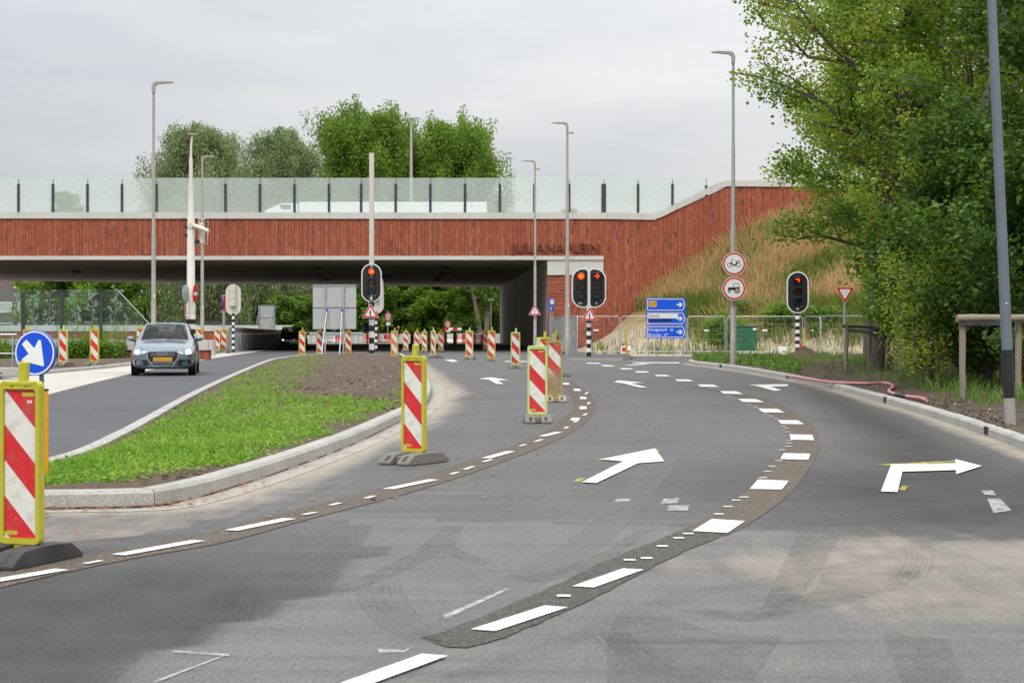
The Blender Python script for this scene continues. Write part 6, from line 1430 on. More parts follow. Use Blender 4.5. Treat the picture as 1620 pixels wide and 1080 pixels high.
def edge_sign(label, px, py, rz, r, front, Y=87.6, tri_=False):
    t = thing('round_sign' if not tri_ else 'warning_sign', label, 'road sign', at(px, py, Y), R(rz))
    if tri_:
        mb = MB(); mb.prism(tri(r, .05), -.012, .0, 'red'); mb.build('border', t); mb = MB(); mb.prism(tri(r * .9, .04), .0005, .012, 'sign_back'); mb.build('plate', t); return t
    mb = MB(); mb.prism(circ(r, 28), -.02, .0, front); mb.build('plate', t)
    if front == 'red': mb = MB(); mb.box(-r * .75, r * .75, -.026, -.021, -r * .17, r * .17, 'white'); mb.build('bar', t)
    mb = MB(); mb.prism(circ(r * .97, 28), .0005, .012, 'sign_back'); mb.build('back', t)
edge_sign('blue round sign turned edge on at the left of the signal mast', 294, 464.5, -105, .42, 'blue')
edge_sign('red no entry sign turned edge on at the right of the signal mast', 308.3, 464.5, 85, .42, 'red')
edge_sign('triangle sign turned edge on at the foot of the signal mast', 292.5, 494, -78, .8, 'red', 87.4, True)
# thin post with edge on blue and red signs left of the oval signal back
p = gx(354, 99, .1); t = thing('sign_post', 'grey post with blue and red signs turned edge on near the oval signal back', 'road sign', p); k = 99 / F
def qz(py): return HC - (py - CY) * k - p.z
mb = MB(); mb.box(-.06, .06, -.06, .06, 0, qz(466), 'galv'); mb.build('post', t)
mb = MB(); X = Matrix.Translation((-.09, 0, qz(479))) @ Matrix.Rotation(R(-82), 4, 'Z'); mb.prism(circ(.4, 24), -.02, .0, 'blue', X=X); mb.build('blue_disc', t)
mb = MB(); X = Matrix.Translation((.09, 0, qz(478))) @ Matrix.Rotation(R(80), 4, 'Z'); mb.prism(circ(.4, 24), -.02, .0, 'red', X=X); mb.build('red_disc', t)
mb = MB(); X = Matrix.Translation((.05, .12, qz(490))); mb.prism(tri(.62, .04), -.01, .0, 'red', X=X); mb.prism(tri(.48, .03), -.013, -.0105, 'sign_back', X=X); mb.build('triangle', t)
# ------------------------------------------------------------------ cars
def car_shell():
    st = [(-1.97, [(0, .21), (.42, .21), (.60, .29), (.67, .44), (.66, .56), (.60, .64), (.42, .685), (.20, .70), (0, .705)]),
          (-1.86, [(0, .19), (.56, .19), (.74, .28), (.79, .46), (.785, .60), (.72, .695), (.52, .76), (.26, .785), (0, .79)]),
          (-1.60, [(0, .18), (.66, .18), (.83, .28), (.86, .48), (.85, .66), (.78, .775), (.58, .845), (.30, .868), (0, .873)]),
          (-1.25, [(0, .18), (.70, .18), (.845, .28), (.872, .50), (.862, .72), (.80, .835), (.62, .895), (.32, .925), (0, .93)]),
          (-.85, [(0, .18), (.72, .18), (.85, .28), (.87, .50), (.866, .76), (.825, .895), (.72, .95), (.37, .985), (0, 1.0)]),
          (-.12, [(0, .18), (.72, .18), (.85, .28), (.865, .50), (.866, .79), (.815, .93), (.60, 1.37), (.32, 1.415), (0, 1.428)]),
          (.55, [(0, .18), (.72, .18), (.85, .28), (.865, .50), (.866, .80), (.81, .955), (.60, 1.40), (.32, 1.44), (0, 1.45)]),
          (1.30, [(0, .18), (.72, .18), (.85, .28), (.87, .50), (.866, .81), (.79, .985), (.56, 1.37), (.30, 1.41), (0, 1.418)]),
          (1.74, [(0, .22), (.70, .22), (.83, .30), (.85, .50), (.84, .80), (.745, .97), (.56, 1.04), (.30, 1.06), (0, 1.065)]),
          (1.97, [(0, .30), (.58, .30), (.72, .36), (.76, .50), (.74, .70), (.68, .83), (.50, .90), (.26, .92), (0, .925)])]
    K = 4; ny = len(st); npt = 9
    A = np.array([[(y, x, z) for x, z in pts] for y, pts in st])         # ny, 9, 3
    def refine(B, ax):
        B = np.moveaxis(B, ax, 0); n = len(B); o = []
        for i in range(n - 1):
            a, b, c, d = B[max(i - 1, 0)], B[i], B[i + 1], B[min(i + 2, n - 1)]
            for j in range(K):
                t = j / K; o.append(0.5 * (2 * b + (c - a) * t * .8 + (1 - .2) * 0 + (2 * a * .8 - 5.2 * b + 4.4 * c - .8 * d + b * .4 - c * 0.0 - .4 * b * 1) * 0 + 0) if False else b + (c - b) * (t) + 0.0)
        o.append(B[-1]); return np.moveaxis(np.array(o), 0, ax)
    def cat(B, ax):
        B = np.moveaxis(B, ax, 0); n = len(B); o = []
        for i in range(n - 1):
            a, b, c, d = B[max(i - 1, 0)], B[i], B[i + 1], B[min(i + 2, n - 1)]
            m0 = (c - a) * .32; m1 = (d - b) * .32
            for j in range(K):
                t = j / K; o.append((2 * t ** 3 - 3 * t * t + 1) * b + (t ** 3 - 2 * t * t + t) * m0 + (-2 * t ** 3 + 3 * t * t) * c + (t ** 3 - t * t) * m1)
        o.append(B[-1]); return np.moveaxis(np.array(o), 0, ax)
    B = cat(cat(A, 0), 1); return B, K
CARB, CK = car_shell()
def make_car(name, label, paint, loc, rz, audi=True, plate_text=None):
    t = thing(name, label, 'car', loc, rz); B = CARB; ny, nq, _ = B.shape; K = CK
    groups = {'body': [], 'windscreen': [], 'side_window': [], 'rear_window': []}
    full = []
    V = []
    for i in range(ny):
        row = [(B[i, j, 1], B[i, j, 0], B[i, j, 2]) for j in range(nq)]; V += row
    for i in range(ny):
        V += [(-B[i, j, 1], B[i, j, 0], B[i, j, 2]) for j in range(nq)]
    o2 = ny * nq
    def cell(i, j): # returns which part
        u = (i + .5) / K; v = (j + .5) / K
        if 4.12 < u < 5.0 - .06 and v > 6.16: return 'windscreen'
        if 7.1 < u < 7.9 and v > 6.2: return 'rear_window'
        if 5.05 < u < 7.35 and 5.14 < v < 5.92 and not (5.95 < u < 6.12): return 'side_window'
        if 4.62 < u < 4.95 and 5.18 < v < 5.80: return 'side_window'
        return 'body'
    for i in range(ny - 1):
        for j in range(nq - 1):
            g = cell(i, j); a, b, c, d = i * nq + j, i * nq + j + 1, (i + 1) * nq + j + 1, (i + 1) * nq + j
            groups[g].append(((a, d, c, b), False)); groups[g].append(((a + o2, b + o2, c + o2, d + o2), True))
    caps = [tuple(range(nq)) + tuple(o2 + q for q in range(nq - 2, 0, -1)), tuple(reversed(tuple((ny - 1) * nq + q for q in range(nq)) + tuple(o2 + (ny - 1) * nq + q for q in range(nq - 2, 0, -1))))]
    def sub(faces, m, nm):
        used = sorted({q for f in faces for q in f}); mp = {q: k for k, q in enumerate(used)}; mb = MB(); mb.add([V[q] for q in used], [tuple(mp[q] for q in f) for f in faces], m, True); return mb.build(nm, t, fix=True)
    sub([f for f, s in groups['body']] + caps, paint, 'body'); sub([f for f, s in groups['windscreen']], 'car_glass', 'windscreen'); sub([f for f, s in groups['rear_window']], 'car_glass', 'rear_window')
    sub([f for f, s in groups['side_window'] if not s], 'car_glass', 'side_window'); sub([f for f, s in groups['side_window'] if s], 'car_glass', 'side_window')
    allf = [f for g in groups.values() for f, s in g] + caps
    bv = BVHTree.FromPolygons([Vector(q) for q in V], allf)
    def front(x, z, off=.0):
        h = bv.ray_cast(Vector((x, -4, z)), Vector((0, 1, 0)))[0]
        y = h.y if h is not None else -1.9
        return Vector((x, y - off, z))
    def patch(poly, m, nm, off=.012, depth=.05, parent=None, sm=False, mirror=False):
        mb = MB()
        for s in ((1, -1) if mirror == 'both' else (1,)):
            n = len(poly); f = [front(x * s, z, off) for x, z in poly]; b = [p + Vector((0, depth, 0)) for p in f]
            fr = tuple(range(n)); mb.add(f + b, [fr] + [(i, i + n, (i + 1) % n + n, (i + 1) % n) for i in range(n)], m)
        return mb.build(nm, parent or t, fix=True)
    # front: grille, intakes, lamps, plate, emblem
    if audi:
        hexo = [(-.40, .665), (.40, .665), (.445, .62), (.43, .49), (.29, .275), (-.29, .275), (-.43, .49), (-.445, .62)]
        g = patch(hexo, 'chrome', 'grille', .010, .06); patch([(x * .925, .465 + (z - .465) * .92) for x, z in hexo], 'trim', 'grille_mesh', .020, .05, g)
        for z in (.60, .555, .37, .335): patch([(-.33, z), (.33, z), (.33, z + .012), (-.33, z + .012)], 'rim', 'grille_bar', .025, .01, g)
        mb = MB(); y = front(0, .6, 0).y - .034
        for k in range(4): ringprism(mb, circ(.044, 18, -.099 + k * .066, .612), circ(.034, 18, -.099 + k * .066, .612), y, y + .01, 'chrome')
        mb.build('emblem', g)
        pl = patch([(-.26, .40), (.26, .40), (.26, .51), (-.26, .51)], 'number_plate', 'number_plate', .036, .02)
        for s in (1, -1):
            patch([(s * x, z) for x, z in [(.42, .275), (.75, .29), (.765, .41), (.70, .44), (.44, .425)]], 'trim', 'air_intake', .035, .10)
            h = patch([(s * x, z) for x, z in [(.40, .665), (.66, .735), (.775, .70), (.785, .60), (.66, .575), (.50, .60)]], 'lens_clear', 'headlight', .03, .10)
            patch([(s * x, z) for x, z in [(.63, .70), (.70, .715), (.755, .695), (.76, .625), (.69, .60), (.63, .61)]], 'headlight', 'lamp', .04, .03, h)
        patch([(-.76, .79), (-.58, .735), (-.44, .675), (.44, .675), (.58, .735), (.76, .79), (.76, .782), (.585, .727), (.44, .667), (-.44, .667), (-.585, .727), (-.76, .782)], 'trim', 'bonnet_seam', .008, .02)
        patch([(-.60, .20), (.60, .20), (.66, .232), (-.66, .232)], 'trim', 'under_tray', .02, .06)
        patch([(-.72, .235), (.72, .235), (.74, .262), (.40, .262), (.30, .25), (-.30, .25), (-.40, .262), (-.74, .262)], 'rim', 'lip', .012, .04)
    else:
        g = patch([(-.62, .625), (.62, .625), (.58, .56), (-.58, .56)], 'trim', 'grille', .012, .05); patch([(-.60, .585), (.60, .585), (.60, .60), (-.60, .60)], 'chrome', 'grille_bar', .02, .02, g)
        mb = MB(); y = front(0, .6).y - .03; ringprism(mb, circ(.075, 20, 0, .60), circ(.060, 20, 0, .60), y, y + .012, 'chrome')
        for a in (bar(-.05, .63, -.022, .555, .012), bar(-.022, .555, 0, .60, .012), bar(0, .60, .022, .555, .012), bar(.022, .555, .05, .63, .012)): mb.prism(a, y, y + .01, 'chrome')
        mb.build('emblem', g)
        pl = patch([(-.26, .40), (.26, .40), (.26, .51), (-.26, .51)], 'number_plate', 'number_plate', .025, .02); patch([(-.26, .40), (-.215, .40), (-.215, .51), (-.26, .51)], 'blue', 'country_band', .028, .02, pl)
        if plate_text: lettering(plate_text, .085, 'black', pl, (.02, front(0, .45).y - .0285, .425), align='CENTER', bold=.002)
        patch([(-.60, .27), (.60, .27), (.55, .36), (-.55, .36)], 'trim', 'air_intake', .012, .05)
        for s in (1, -1):
            h = patch([(s * x, z) for x, z in [(.52, .60), (.62, .68), (.765, .68), (.785, .60), (.68, .56)]], 'lens_clear', 'headlight', .012, .05)
            if s < 0: patch([(s * x, z) for x, z in [(.62, .60), (.64, .655), (.72, .655), (.73, .60)]], 'headlight', 'lamp', .017, .02, h)
    for s in (1, -1):
        mb = MB(); X = Matrix.Translation((s * .955, -.62, 1.005)); mb.ball((0, 0, 0), .085, paint, 12, 8, X, (1.25, .75, .82)); mb.tube([(s * -.06, .0, -.04), (s * -.15, .02, -.075)], [.03, .035], 'trim', 8, X=X); mm = mb.build('mirror', t)
        for y in (-1.24, 1.22):
            mb = MB(); c = s * .775; X = Matrix.Translation((c, y, .305)) @ Matrix.Rotation(R(90), 4, 'Y')
            mb.tube([(0, 0, -.105), (0, 0, -.09), (0, 0, .09), (0, 0, .105)], [.275, .305, .305, .275], 'tyre', 28, X=X); wo = mb.build('wheel', t)
            mb = MB(); mb.tube([(0, 0, s * .104), (0, 0, s * .112)], [.21, .20], 'rim', 24, X=X); mb.tube([(0, 0, s * .110), (0, 0, s * .118)], [.06, .05], 'trim', 12, X=X)
            for q in range(5):
                a = 2 * PI * q / 5; mb.prism([(.09 * math.cos(a - .3), .09 * math.sin(a - .3)), (.19 * math.cos(a - .22), .19 * math.sin(a - .22)), (.19 * math.cos(a + .22), .19 * math.sin(a + .22)), (.09 * math.cos(a + .3), .09 * math.sin(a + .3))], -.002, .002, 'trim', X=X @ Matrix.Translation((0, 0, s * .113)) @ Matrix.Rotation(R(90), 4, 'X'))
            mb.build('rim', wo)
            mb = MB(); arch = circ(.365, 20, 0, .305, R(-12), R(192)) + circ(.30, 20, 0, .305, R(192), R(-12)); XX = Matrix.Translation((s * .868, y, 0)) @ Matrix.Rotation(R(90), 4, 'Z')
            ringprism(mb, circ(.36, 24, 0, .305), circ(.28, 24, 0, .305), -.012, .012, 'trim'); mb.v = [tuple(XX @ Vector(q)) for q in mb.v]; mb.build('wheel_arch', t)
        mb = MB(); mb.tube([(s * .872, -.42, .90), (s * .874, .3, .92)], .006, 'trim', 5); mb.box(s * .868 - .012, s * .868 + .012, .42, .58, .80, .825, paint, .006); mb.build('door_handle', t)
    # cabin inside
    mb = MB(); mb.box(-.74, .74, -.75, 1.5, .55, .80, 'trim'); mb.prism([(-.74, .78), (.74, .78), (.72, .945), (-.72, .945)], -.80, -.50, 'trim'); mb.build('interior', t)
    for s in (1, -1):
        mb = MB(); mb.box(s * .36 - .24, s * .36 + .24, .22, .38, .6, 1.14, 'trim', .06); mb.box(s * .36 - .13, s * .36 + .13, .24, .34, 1.16, 1.34, 'trim', .05); mb.build('seat', t)
    mb = MB(); X = Matrix.Translation((.36, -.36, .93)) @ Matrix.Rotation(R(-65), 4, 'X'); mb.tube([(.17 * math.cos(a), .17 * math.sin(a), 0) for a in [2 * PI * k / 20 for k in range(21)]], .014, 'trim', 6, X=X); mb.build('steering_wheel', t)
    mb = MB(); mb.box(-.10, .10, -.30, -.27, 1.27, 1.325, 'trim', .01); mb.build('rear_mirror', t)
    mb = MB(); mb.tube([(-.5, -.93, .985), (-.1, -.86, 1.02)], .008, 'trim', 5); mb.tube([(.05, -.93, .99), (.5, -.84, 1.01)], .008, 'trim', 5); mb.build('wiper', t)
    return t
th1 = R(7.5); fa = Vector(((259.5 - 810) * 52.8 / F, 52.8, 0.008)); off = Vector((-math.sin(th1) * 1.24, math.cos(th1) * 1.24, 0))
make_car('hatchback_car', 'grey blue hatchback with lit headlights driving towards the viewer', 'paint_blue', fa + off, th1, True)
th2 = R(9); fa2 = gx(459, 119, .008)
make_car('hatchback_car', 'black hatchback with yellow plate coming out from under the bridge', 'paint_black', fa2 + Vector((0, 1.3, -.008)), th2, False, '57-TGN-9')

# ------------------------------------------------------------------ people
def skin_body(name, joints, edges, rad, mats_, root=0):
    me = bpy.data.meshes.new(name); me.from_pydata(joints, edges, []); me.update()
    o = bpy.data.objects.new(name, me); COL.objects.link(o)
    s = o.modifiers.new('skin', 'SKIN'); s.use_smooth_shade = True
    for i, v in enumerate(me.skin_vertices[0].data): v.radius = (rad[i], rad[i]) if not isinstance(rad[i], tuple) else rad[i]; v.use_root = (i == root)
    u = o.modifiers.new('sub', 'SUBSURF'); u.levels = 1; u.render_levels = 1
    dg = bpy.context.evaluated_depsgraph_get(); m2 = bpy.data.meshes.new_from_object(o.evaluated_get(dg)); bpy.data.objects.remove(o); bpy.data.meshes.remove(me)
    m2.name = name; m2.materials.clear(); m2.materials.append(M[mats_]); m2.polygons.foreach_set('use_smooth', [True] * len(m2.polygons))
    return m2
def person(label, loc, rz, seated=False, top='cloth_dark', legs='cloth_dark', head=None, phone=False, group=None):
    t = thing('person', label, 'person', loc, rz, group)
    if seated:
        J = [(0, .1, .16), (0, .12, .40), (0, .10, .60), (0, .06, .72), (0, .03, .80), (-.20, .09, .58), (-.27, -.05, .36), (-.15, -.32, .34), (.20, .09, .58), (.25, -.12, .42), (.13, -.30, .62), (-.10, .05, .12), (-.13, -.38, .14), (.10, .05, .12), (.13, -.38, .14), (-.12, -.42, -.05), (.12, -.42, -.05)]
        E = [(0, 1), (1, 2), (2, 3), (3, 4), (2, 5), (5, 6), (6, 7), (2, 8), (8, 9), (9, 10), (0, 11), (11, 12), (12, 15), (0, 13), (13, 14), (14, 16)]; hz = .90; hy = .02
        rad = [(.16, .12), (.16, .12), (.15, .10), .055, .055, .06, .05, .038, .06, .05, .038, .09, .07, .09, .07, .06, .06]
        hands = ((-.15, -.36, .35, -1), (.125, -.33, .655, 1))
    else:
        J = [(0, 0, .93), (0, 0, 1.12), (0, 0, 1.36), (0, -.01, 1.48), (0, -.02, 1.54), (-.19, 0, 1.38), (-.25, .02, 1.12), (-.24, -.06, .87), (.19, 0, 1.38), (.25, .02, 1.12), (.24, -.06, .87), (-.09, 0, .88), (-.10, -.02, .48), (-.11, .02, .08), (-.11, -.12, .04), (.09, 0, .88), (.10, .03, .48), (.11, .10, .08), (.11, -.04, .04)]
        E = [(0, 1), (1, 2), (2, 3), (3, 4), (2, 5), (5, 6), (6, 7), (2, 8), (8, 9), (9, 10), (0, 11), (11, 12), (12, 13), (13, 14), (0, 15), (15, 16), (16, 17), (17, 18)]; hz = 1.65; hy = -.03
        rad = [(.15, .11), (.14, .10), (.16, .10), .055, .05, .06, .05, .038, .06, .05, .038, .09, .065, .045, .04, .09, .065, .045, .04]
        hands = ((-.24, -.07, .82, -1), (.24, -.07, .82, 1))
    me = skin_body('body', J, E, rad, top)
    me.materials.append(M[legs]); me.materials.append(M['skin'])
    for pg in me.polygons:
        c = pg.center
        if (not seated and c.z < .92 and abs(c.x) < .2) or (seated and c.z < .2): pg.material_index = 1
        if c.z > hz - .17: pg.material_index = 2
    bm = bmesh.new(); bm.from_mesh(me)
    # head with brow, nose and chin joined to the same mesh
    hb = MB(); hb.ball((0, hy, hz), .105, 'skin', 16, 12, sz=(.80, .98, 1.18)); hb.tube([(0, hy - .095, hz + .02), (0, hy - .125, hz - .025)], [.010, .018], 'skin', 6); hb.ball((0, hy - .075, hz - .085), .045, 'skin', 8, 6, sz=(1.1, .7, .6))
    for s in (-1, 1): hb.ball((s * .084, hy + .01, hz), .028, 'skin', 8, 6, sz=(.4, .8, 1.2))
    for hx, hy2, hz2, s in hands:
        hb.ball((hx, hy2, hz2), .045, 'skin', 8, 6, sz=(.55, .7, 1.0))
        for q in range(4):
            a = (q - 1.5) * .018; hb.tube([(hx + s * .005, hy2 + a, hz2 - .03), (hx, hy2 + a - .012, hz2 - .065), (hx - s * .018, hy2 + a - .016, hz2 - .085 + .006 * abs(q - 1.3))], [.010, .009, .007], 'skin', 5)
        hb.tube([(hx - s * .005, hy2 - .03, hz2 + .01), (hx - s * .015, hy2 - .055, hz2 - .02), (hx - s * .02, hy2 - .06, hz2 - .045)], [.012, .010, .008], 'skin', 5)
    base = len(bm.verts); vs = [bm.verts.new(q) for q in hb.v]
    for f in hb.f:
        try: nf = bm.faces.new([vs[i] for i in f]); nf.material_index = 2; nf.smooth = True
        except ValueError: pass
    bm.to_mesh(me); bm.free(); o = bpy.data.objects.new('body', me); COL.objects.link(o); o.parent = t
    mb = MB()
    for s in (-1, 1): mb.ball((s * .034, hy - .088, hz + .012), .012, 'white', 6, 4); mb.ball((s * .034, hy - .098, hz + .012), .006, 'black', 6, 4)
    mb.build('eyes', t); mb = MB(); mb.box(-.026, .026, hy - .104, hy - .096, hz - .062, hz - .054, 'cloth_red'); mb.build('mouth', t)
    mb = MB(); mb.ball((0, hy + .018, hz + .035), .112, head or 'cloth_dark', 14, 9, sz=(.86, .98, 1.04)); mb.build('helmet' if head else 'hair', t)
    return t
drv = fa + off; c_, s_ = math.cos(th1), math.sin(th1)
dl_ = Vector((.36, .10, .37)); person('driver in dark clothing holding one hand up at the wheel of the grey blue car', drv + Vector((c_ * dl_.x - s_ * dl_.y, s_ * dl_.x + c_ * dl_.y, dl_.z)), th1, True)
person('distant person in dark jacket and orange headwear beyond the barriers', gx(630, 203), R(60), False, 'cloth_dark', 'cloth_light', 'hi_vis')
person('distant person in dark clothes with a red cap half hidden by the thick striped pole', gx(598.5, 203), R(-70), False, 'cloth_dark', 'cloth_red', 'cloth_red')

# ------------------------------------------------------------------ lorry on the bridge
kt = 143 / F; pt = at(600, 335, 143); pt.z = 6.6; t = thing('lorry', 'white lorry with long trailer passing behind the bridge glass', 'lorry', pt)
def tx(px): return (px - 600) * kt
def tz(py): return HC - (py - CY) * kt - 6.6
mb = MB(); mb.box(tx(473), tx(770), 0, 2.5, 1.1, tz(319.5), 'paint_white', .04); mb.build('trailer', t)
mb = MB(); mb.prism([(tx(417), .45), (tx(417), tz(337)), (tx(421), tz(332)), (tx(432), tz(327.5)), (tx(442), tz(322.5)), (tx(450), tz(321)), (tx(468), tz(321)), (tx(471), tz(323)), (tx(471), .45)], .05, 2.45, 'paint_white'); mb.build('cab', t, bevel=.06)
mb = MB(); mb.prism([(tx(441.5), tz(323.8)), (tx(446), tz(331)), (tx(460), tz(331)), (tx(460), tz(323.5))], .035, .049, 'window_dark'); mb.build('side_window', t)
mb = MB(); mb.box(tx(471), tx(473), .4, 2.1, 1.0, tz(324), 'trim'); mb.build('coupling', t)
for a in (430, 462, 690, 712, 734):
    mb = MB(); mb.tube([(tx(a), -.0, .5), (tx(a), .35, .5)], .5, 'tyre', 18); mb.build('wheel', t)
mb = MB(); mb.box(tx(430), tx(765), .3, 2.2, .7, 1.09, 'trim'); mb.build('chassis', t)
mb = MB(); mb.prism([(tx(438), tz(321.2)), (tx(447), tz(320.8)), (tx(447), tz(319.6)), (tx(440), tz(319.6))], .5, 1.0, 'trim'); mb.build('roof_horn', t)
# ------------------------------------------------------------------ site fence, barriers, rails
def wiremesh():
    N = NM('wire_mesh'); p = N.co('Object'); s = N.n('ShaderNodeSeparateXYZ', inp={0: p})
    a = N.math('LESS_THAN', N.math('FRACT', N.math('MULTIPLY', s.outputs['X'], 8.0)), 0.028); b = N.math('LESS_THAN', N.math('FRACT', N.math('MULTIPLY', s.outputs['Z'], 4.0)), 0.016)
    f = N.math('MAXIMUM', a, b); t = N.n('ShaderNodeBsdfTransparent').outputs[0]; d = N.bsdf(Base_Color=(.45, .47, .49), Metallic=.4, Roughness=.5)
    m = N.n('ShaderNodeMixShader', inp={0: f}); N.set(m.inputs[1], t); N.set(m.inputs[2], d); return N.done(m.outputs[0])
M['wire'] = wiremesh()
GF = 'panels of the site fence'
def fence_panel(label, loc, rz, L=3.5, H=1.9, sheet_=None):
    t = thing('fence_panel', label, 'fence', loc, rz, GF); r = .021
    mb = MB(); mb.tube([(.03, 0, .05), (.03, 0, H - .10), (.10, 0, H), (L - .10, 0, H), (L - .03, 0, H - .10), (L - .03, 0, .05)], r, 'galv', 8); mb.tube([(.03, 0, .16), (L - .03, 0, .16)], r, 'galv', 8); mb.build('frame', t)
    mb = MB(); mb.add([(.04, .004, .16), (L - .04, .004, .16), (L - .04, .004, H - .02), (.04, .004, H - .02)], [(0, 1, 2, 3)], 'wire'); mb.build('wire_mesh', t)
    mb = MB(); mb.box(-.12, .18, -.36, .36, 0, .13, 'foot', .02); mb.build('block', t)
    mb = MB(); mb.box(L / 2 - .12, L / 2 + .12, -.012, -.006, H * .62, H * .62 + .07, 'white'); mb.build('tag_plate', t)
    if sheet_:
        mb = MB(); n = 14
        vs = []
        for i in range(n + 1):
            x = .05 + (L - .1) * i / n; y = .03 + .035 * math.sin(i * 1.9)
            vs += [(x, y, .12), (x, y, H - .04)]
        mb.add(vs, [(2 * i, 2 * i + 2, 2 * i + 3, 2 * i + 1) for i in range(n)], 'tarp', True); mb.build('sheeting', t)
    return t
FY = 92.0
cuts = [904.5, 980, 1086, 1148, 1272]
def fpos(px, Y): return gx(px, Y, 0.0)
def frun(label, a, b, sheet_=None):
    d = b - a; L = math.hypot(d.x, d.y); return fence_panel(label, a, math.atan2(d.y, d.x), L, 1.86, sheet_)
frun('fence panel between the lamp post and the striped pole of the double signal', fpos(905, FY), fpos(981, FY))
frun('fence panel standing behind the blue direction board', fpos(982, FY), fpos(1086, FY))
frun('fence panel between the direction board and the green cabinet', fpos(1087, FY), fpos(1148, FY))
frun('fence panel in front of the green cabinet', fpos(1149, FY), fpos(1271, FY))
frun('fence panel at the corner right of the oval signal by the heap', fpos(1273, FY), fpos(1298, 90))
frun('fence panel running behind the give way sign towards the maple', fpos(1299, 90), fpos(1402, 84))
prev = Vector((3.15, 91.0, gz(91)))
for k in range(16):
    y = 94.6 + 3.5 * k; nx = Vector((2.55 - (y - 94.6) * .0335 + .1 * math.sin(k * 1.7), y, gz(y)))
    lab = ['first wrapped fence panel in front of the brick pier', 'second wrapped fence panel beside the brick pier'][k] if k < 2 else None
    if k < 6: frun(lab or 'sheeted fence panel along the tunnel wall', prev, nx, True)
    else: frun('bare fence panel deep along the shaded tunnel wall', prev, nx, None)
    prev = nx
GBR = 'water filled road barriers beyond the bridge'
def barrier(label, m, loc, rz):
    t = thing('road_barrier', label, 'barrier', loc, rz, GBR); pr = [(-.26, 0), (-.26, .12), (-.13, .38), (-.10, .95), (.10, .95), (.13, .38), (.26, .12), (.26, 0)]; n = len(pr)
    mb = MB(); vs = [(-.5, y, z) for y, z in pr] + [(.5, y, z) for y, z in pr]; mb.add(vs, [tuple(range(n))[::-1], tuple(range(n, 2 * n))] + [(i, (i + 1) % n, (i + 1) % n + n, i + n) for i in range(n)], m)
    mb.build('body', t, bevel=.02, fix=True)
    for q in (-.30, -.08, .14):
        mb = MB(); X = Matrix.Translation((q + .06, -.135, .5)) @ Matrix.Rotation(R(-8), 4, 'Y') @ Matrix.Rotation(R(2.5), 4, 'X'); mb.box(-.035, .035, -.012, .012, -.28, .26, m, .008, X=X); mb.build('rib', t)
    mb = MB(); mb.box(.30, .44, -.115, -.095, .84, .90, 'amber_plate'); mb.build('sticker', t)
    return t
pr_ = barrier('red water filled barrier in the row beyond the bridge', 'plastic_red', (0, 0, 0), 0); pw_ = barrier('white water filled barrier in the row beyond the bridge', 'plastic_white', (0, 0, 0), 0)
first = {'r': True, 'w': True}; YBAR = 203.5
row = [(704.5, 'r'), (711.5, 'w'), (718.5, 'w'), (725, 'r'), (732, 'w'), (738.5, 'r'), (745.5, 'w'), (753.5, 'r'), (761, 'w'), (768, 'r'), (776, 'w')]
for px, c in row:
    src = pr_ if c == 'r' else pw_; loc = gx(px, YBAR - (px - 704) * .12); rz = R(-7)
    if first[c]: src.location = loc; src.rotation_euler = (0, 0, rz); first[c] = False
    else: dup(src, loc, rz)
row2 = [(524, 'w', 'white water filled barrier left of a red one behind the large sign back'), (536.5, 'r', 'red water filled barrier behind the large sign back'), (598, 'w', 'white water filled barrier just right of the striped pole'), (604.3, 'w', 'white water filled barrier between the striped pole and a red one'), (613.5, 'r', 'red water filled barrier left of the faded pink beacon'), (585, 'r', 'red water filled barrier mostly behind the striped pole'), (517.5, 'w', 'white water filled barrier at the end of the back guard rail')]
for px, c, lab in row2: dup(pr_ if c == 'r' else pw_, gx(px, 204), 0, lab, 'barriers near the back guard rail')
t = thing('boundary_wall', 'pale low concrete wall in front of the dark bushes', 'wall', (0, 0, 0)); mb = MB(); a = gx(470, 200); b = gx(800, 203)
mb.box(a.x, b.x, 206.6, 207.0, gz(206) - .2, gz(200) + .93, 'concrete', .02); mb.build('body', t)
t = thing('plank_fence', 'short red and white barrier plank behind the row of barriers', 'barrier', gx(716.5, 205.5)); mb = MB()
for i in range(4): mb.box(-.95 + .475 * i, -.48 + .475 * i, -.02, .02, 1.35, 1.62, 'red' if i % 2 == 0 else 'white')
mb.build('plank', t)
for x in (-.8, .8): mb = MB(); mb.tube([(x, .04, 0), (x, .04, 1.62)], .03, 'galv', 8); mb.build('post', t)
def guard_rail(label, pts, n_post, zt=.75, sheet_=False):
    t = thing('guard_rail', label, 'guard rail', (0, 0, 0)); pr = [(0, -.155), (.03, -.13), (.05, -.09), (.05, -.05), (.0, -.02), (.0, .02), (.05, .05), (.05, .09), (.03, .13), (0, .155)]
    vs = []; k = len(pr)
    for i, p in enumerate(pts):
        d = (pts[min(i + 1, len(pts) - 1)] - pts[max(i - 1, 0)]); d.z = 0; d.normalize(); nn = Vector((d.y, -d.x, 0))
        for (o_, z) in pr: q = p + nn * (o_ + .06); vs.append((q.x, q.y, p.z + zt - .155 + z))
    mb = MB(); mb.add(vs, [(i * k + j, (i + 1) * k + j, (i + 1) * k + j + 1, i * k + j + 1) for i in range(len(pts) - 1) for j in range(k - 1)], 'galv', True); mb.build('beam', t)
    for i in range(n_post):
        u = i / max(1, n_post - 1) * (len(pts) - 1); a = int(min(u, len(pts) - 2)); p = pts[a] + (pts[a + 1] - pts[a]) * (u - a); mb = MB(); mb.box(p.x - .05, p.x + .05, p.y - .05, p.y + .05, p.z - .1, p.z + zt - .02, 'galv'); mb.build('post', t)
    return t
gp = [Vector(q) for q in catmull([tuple(gx(361, 98, .1)), tuple(gx(385, 112, .08)), tuple(gx(415, 135, .05)), tuple(gx(437, 165, .05)), tuple(gx(458, 195, .05))], 5)]
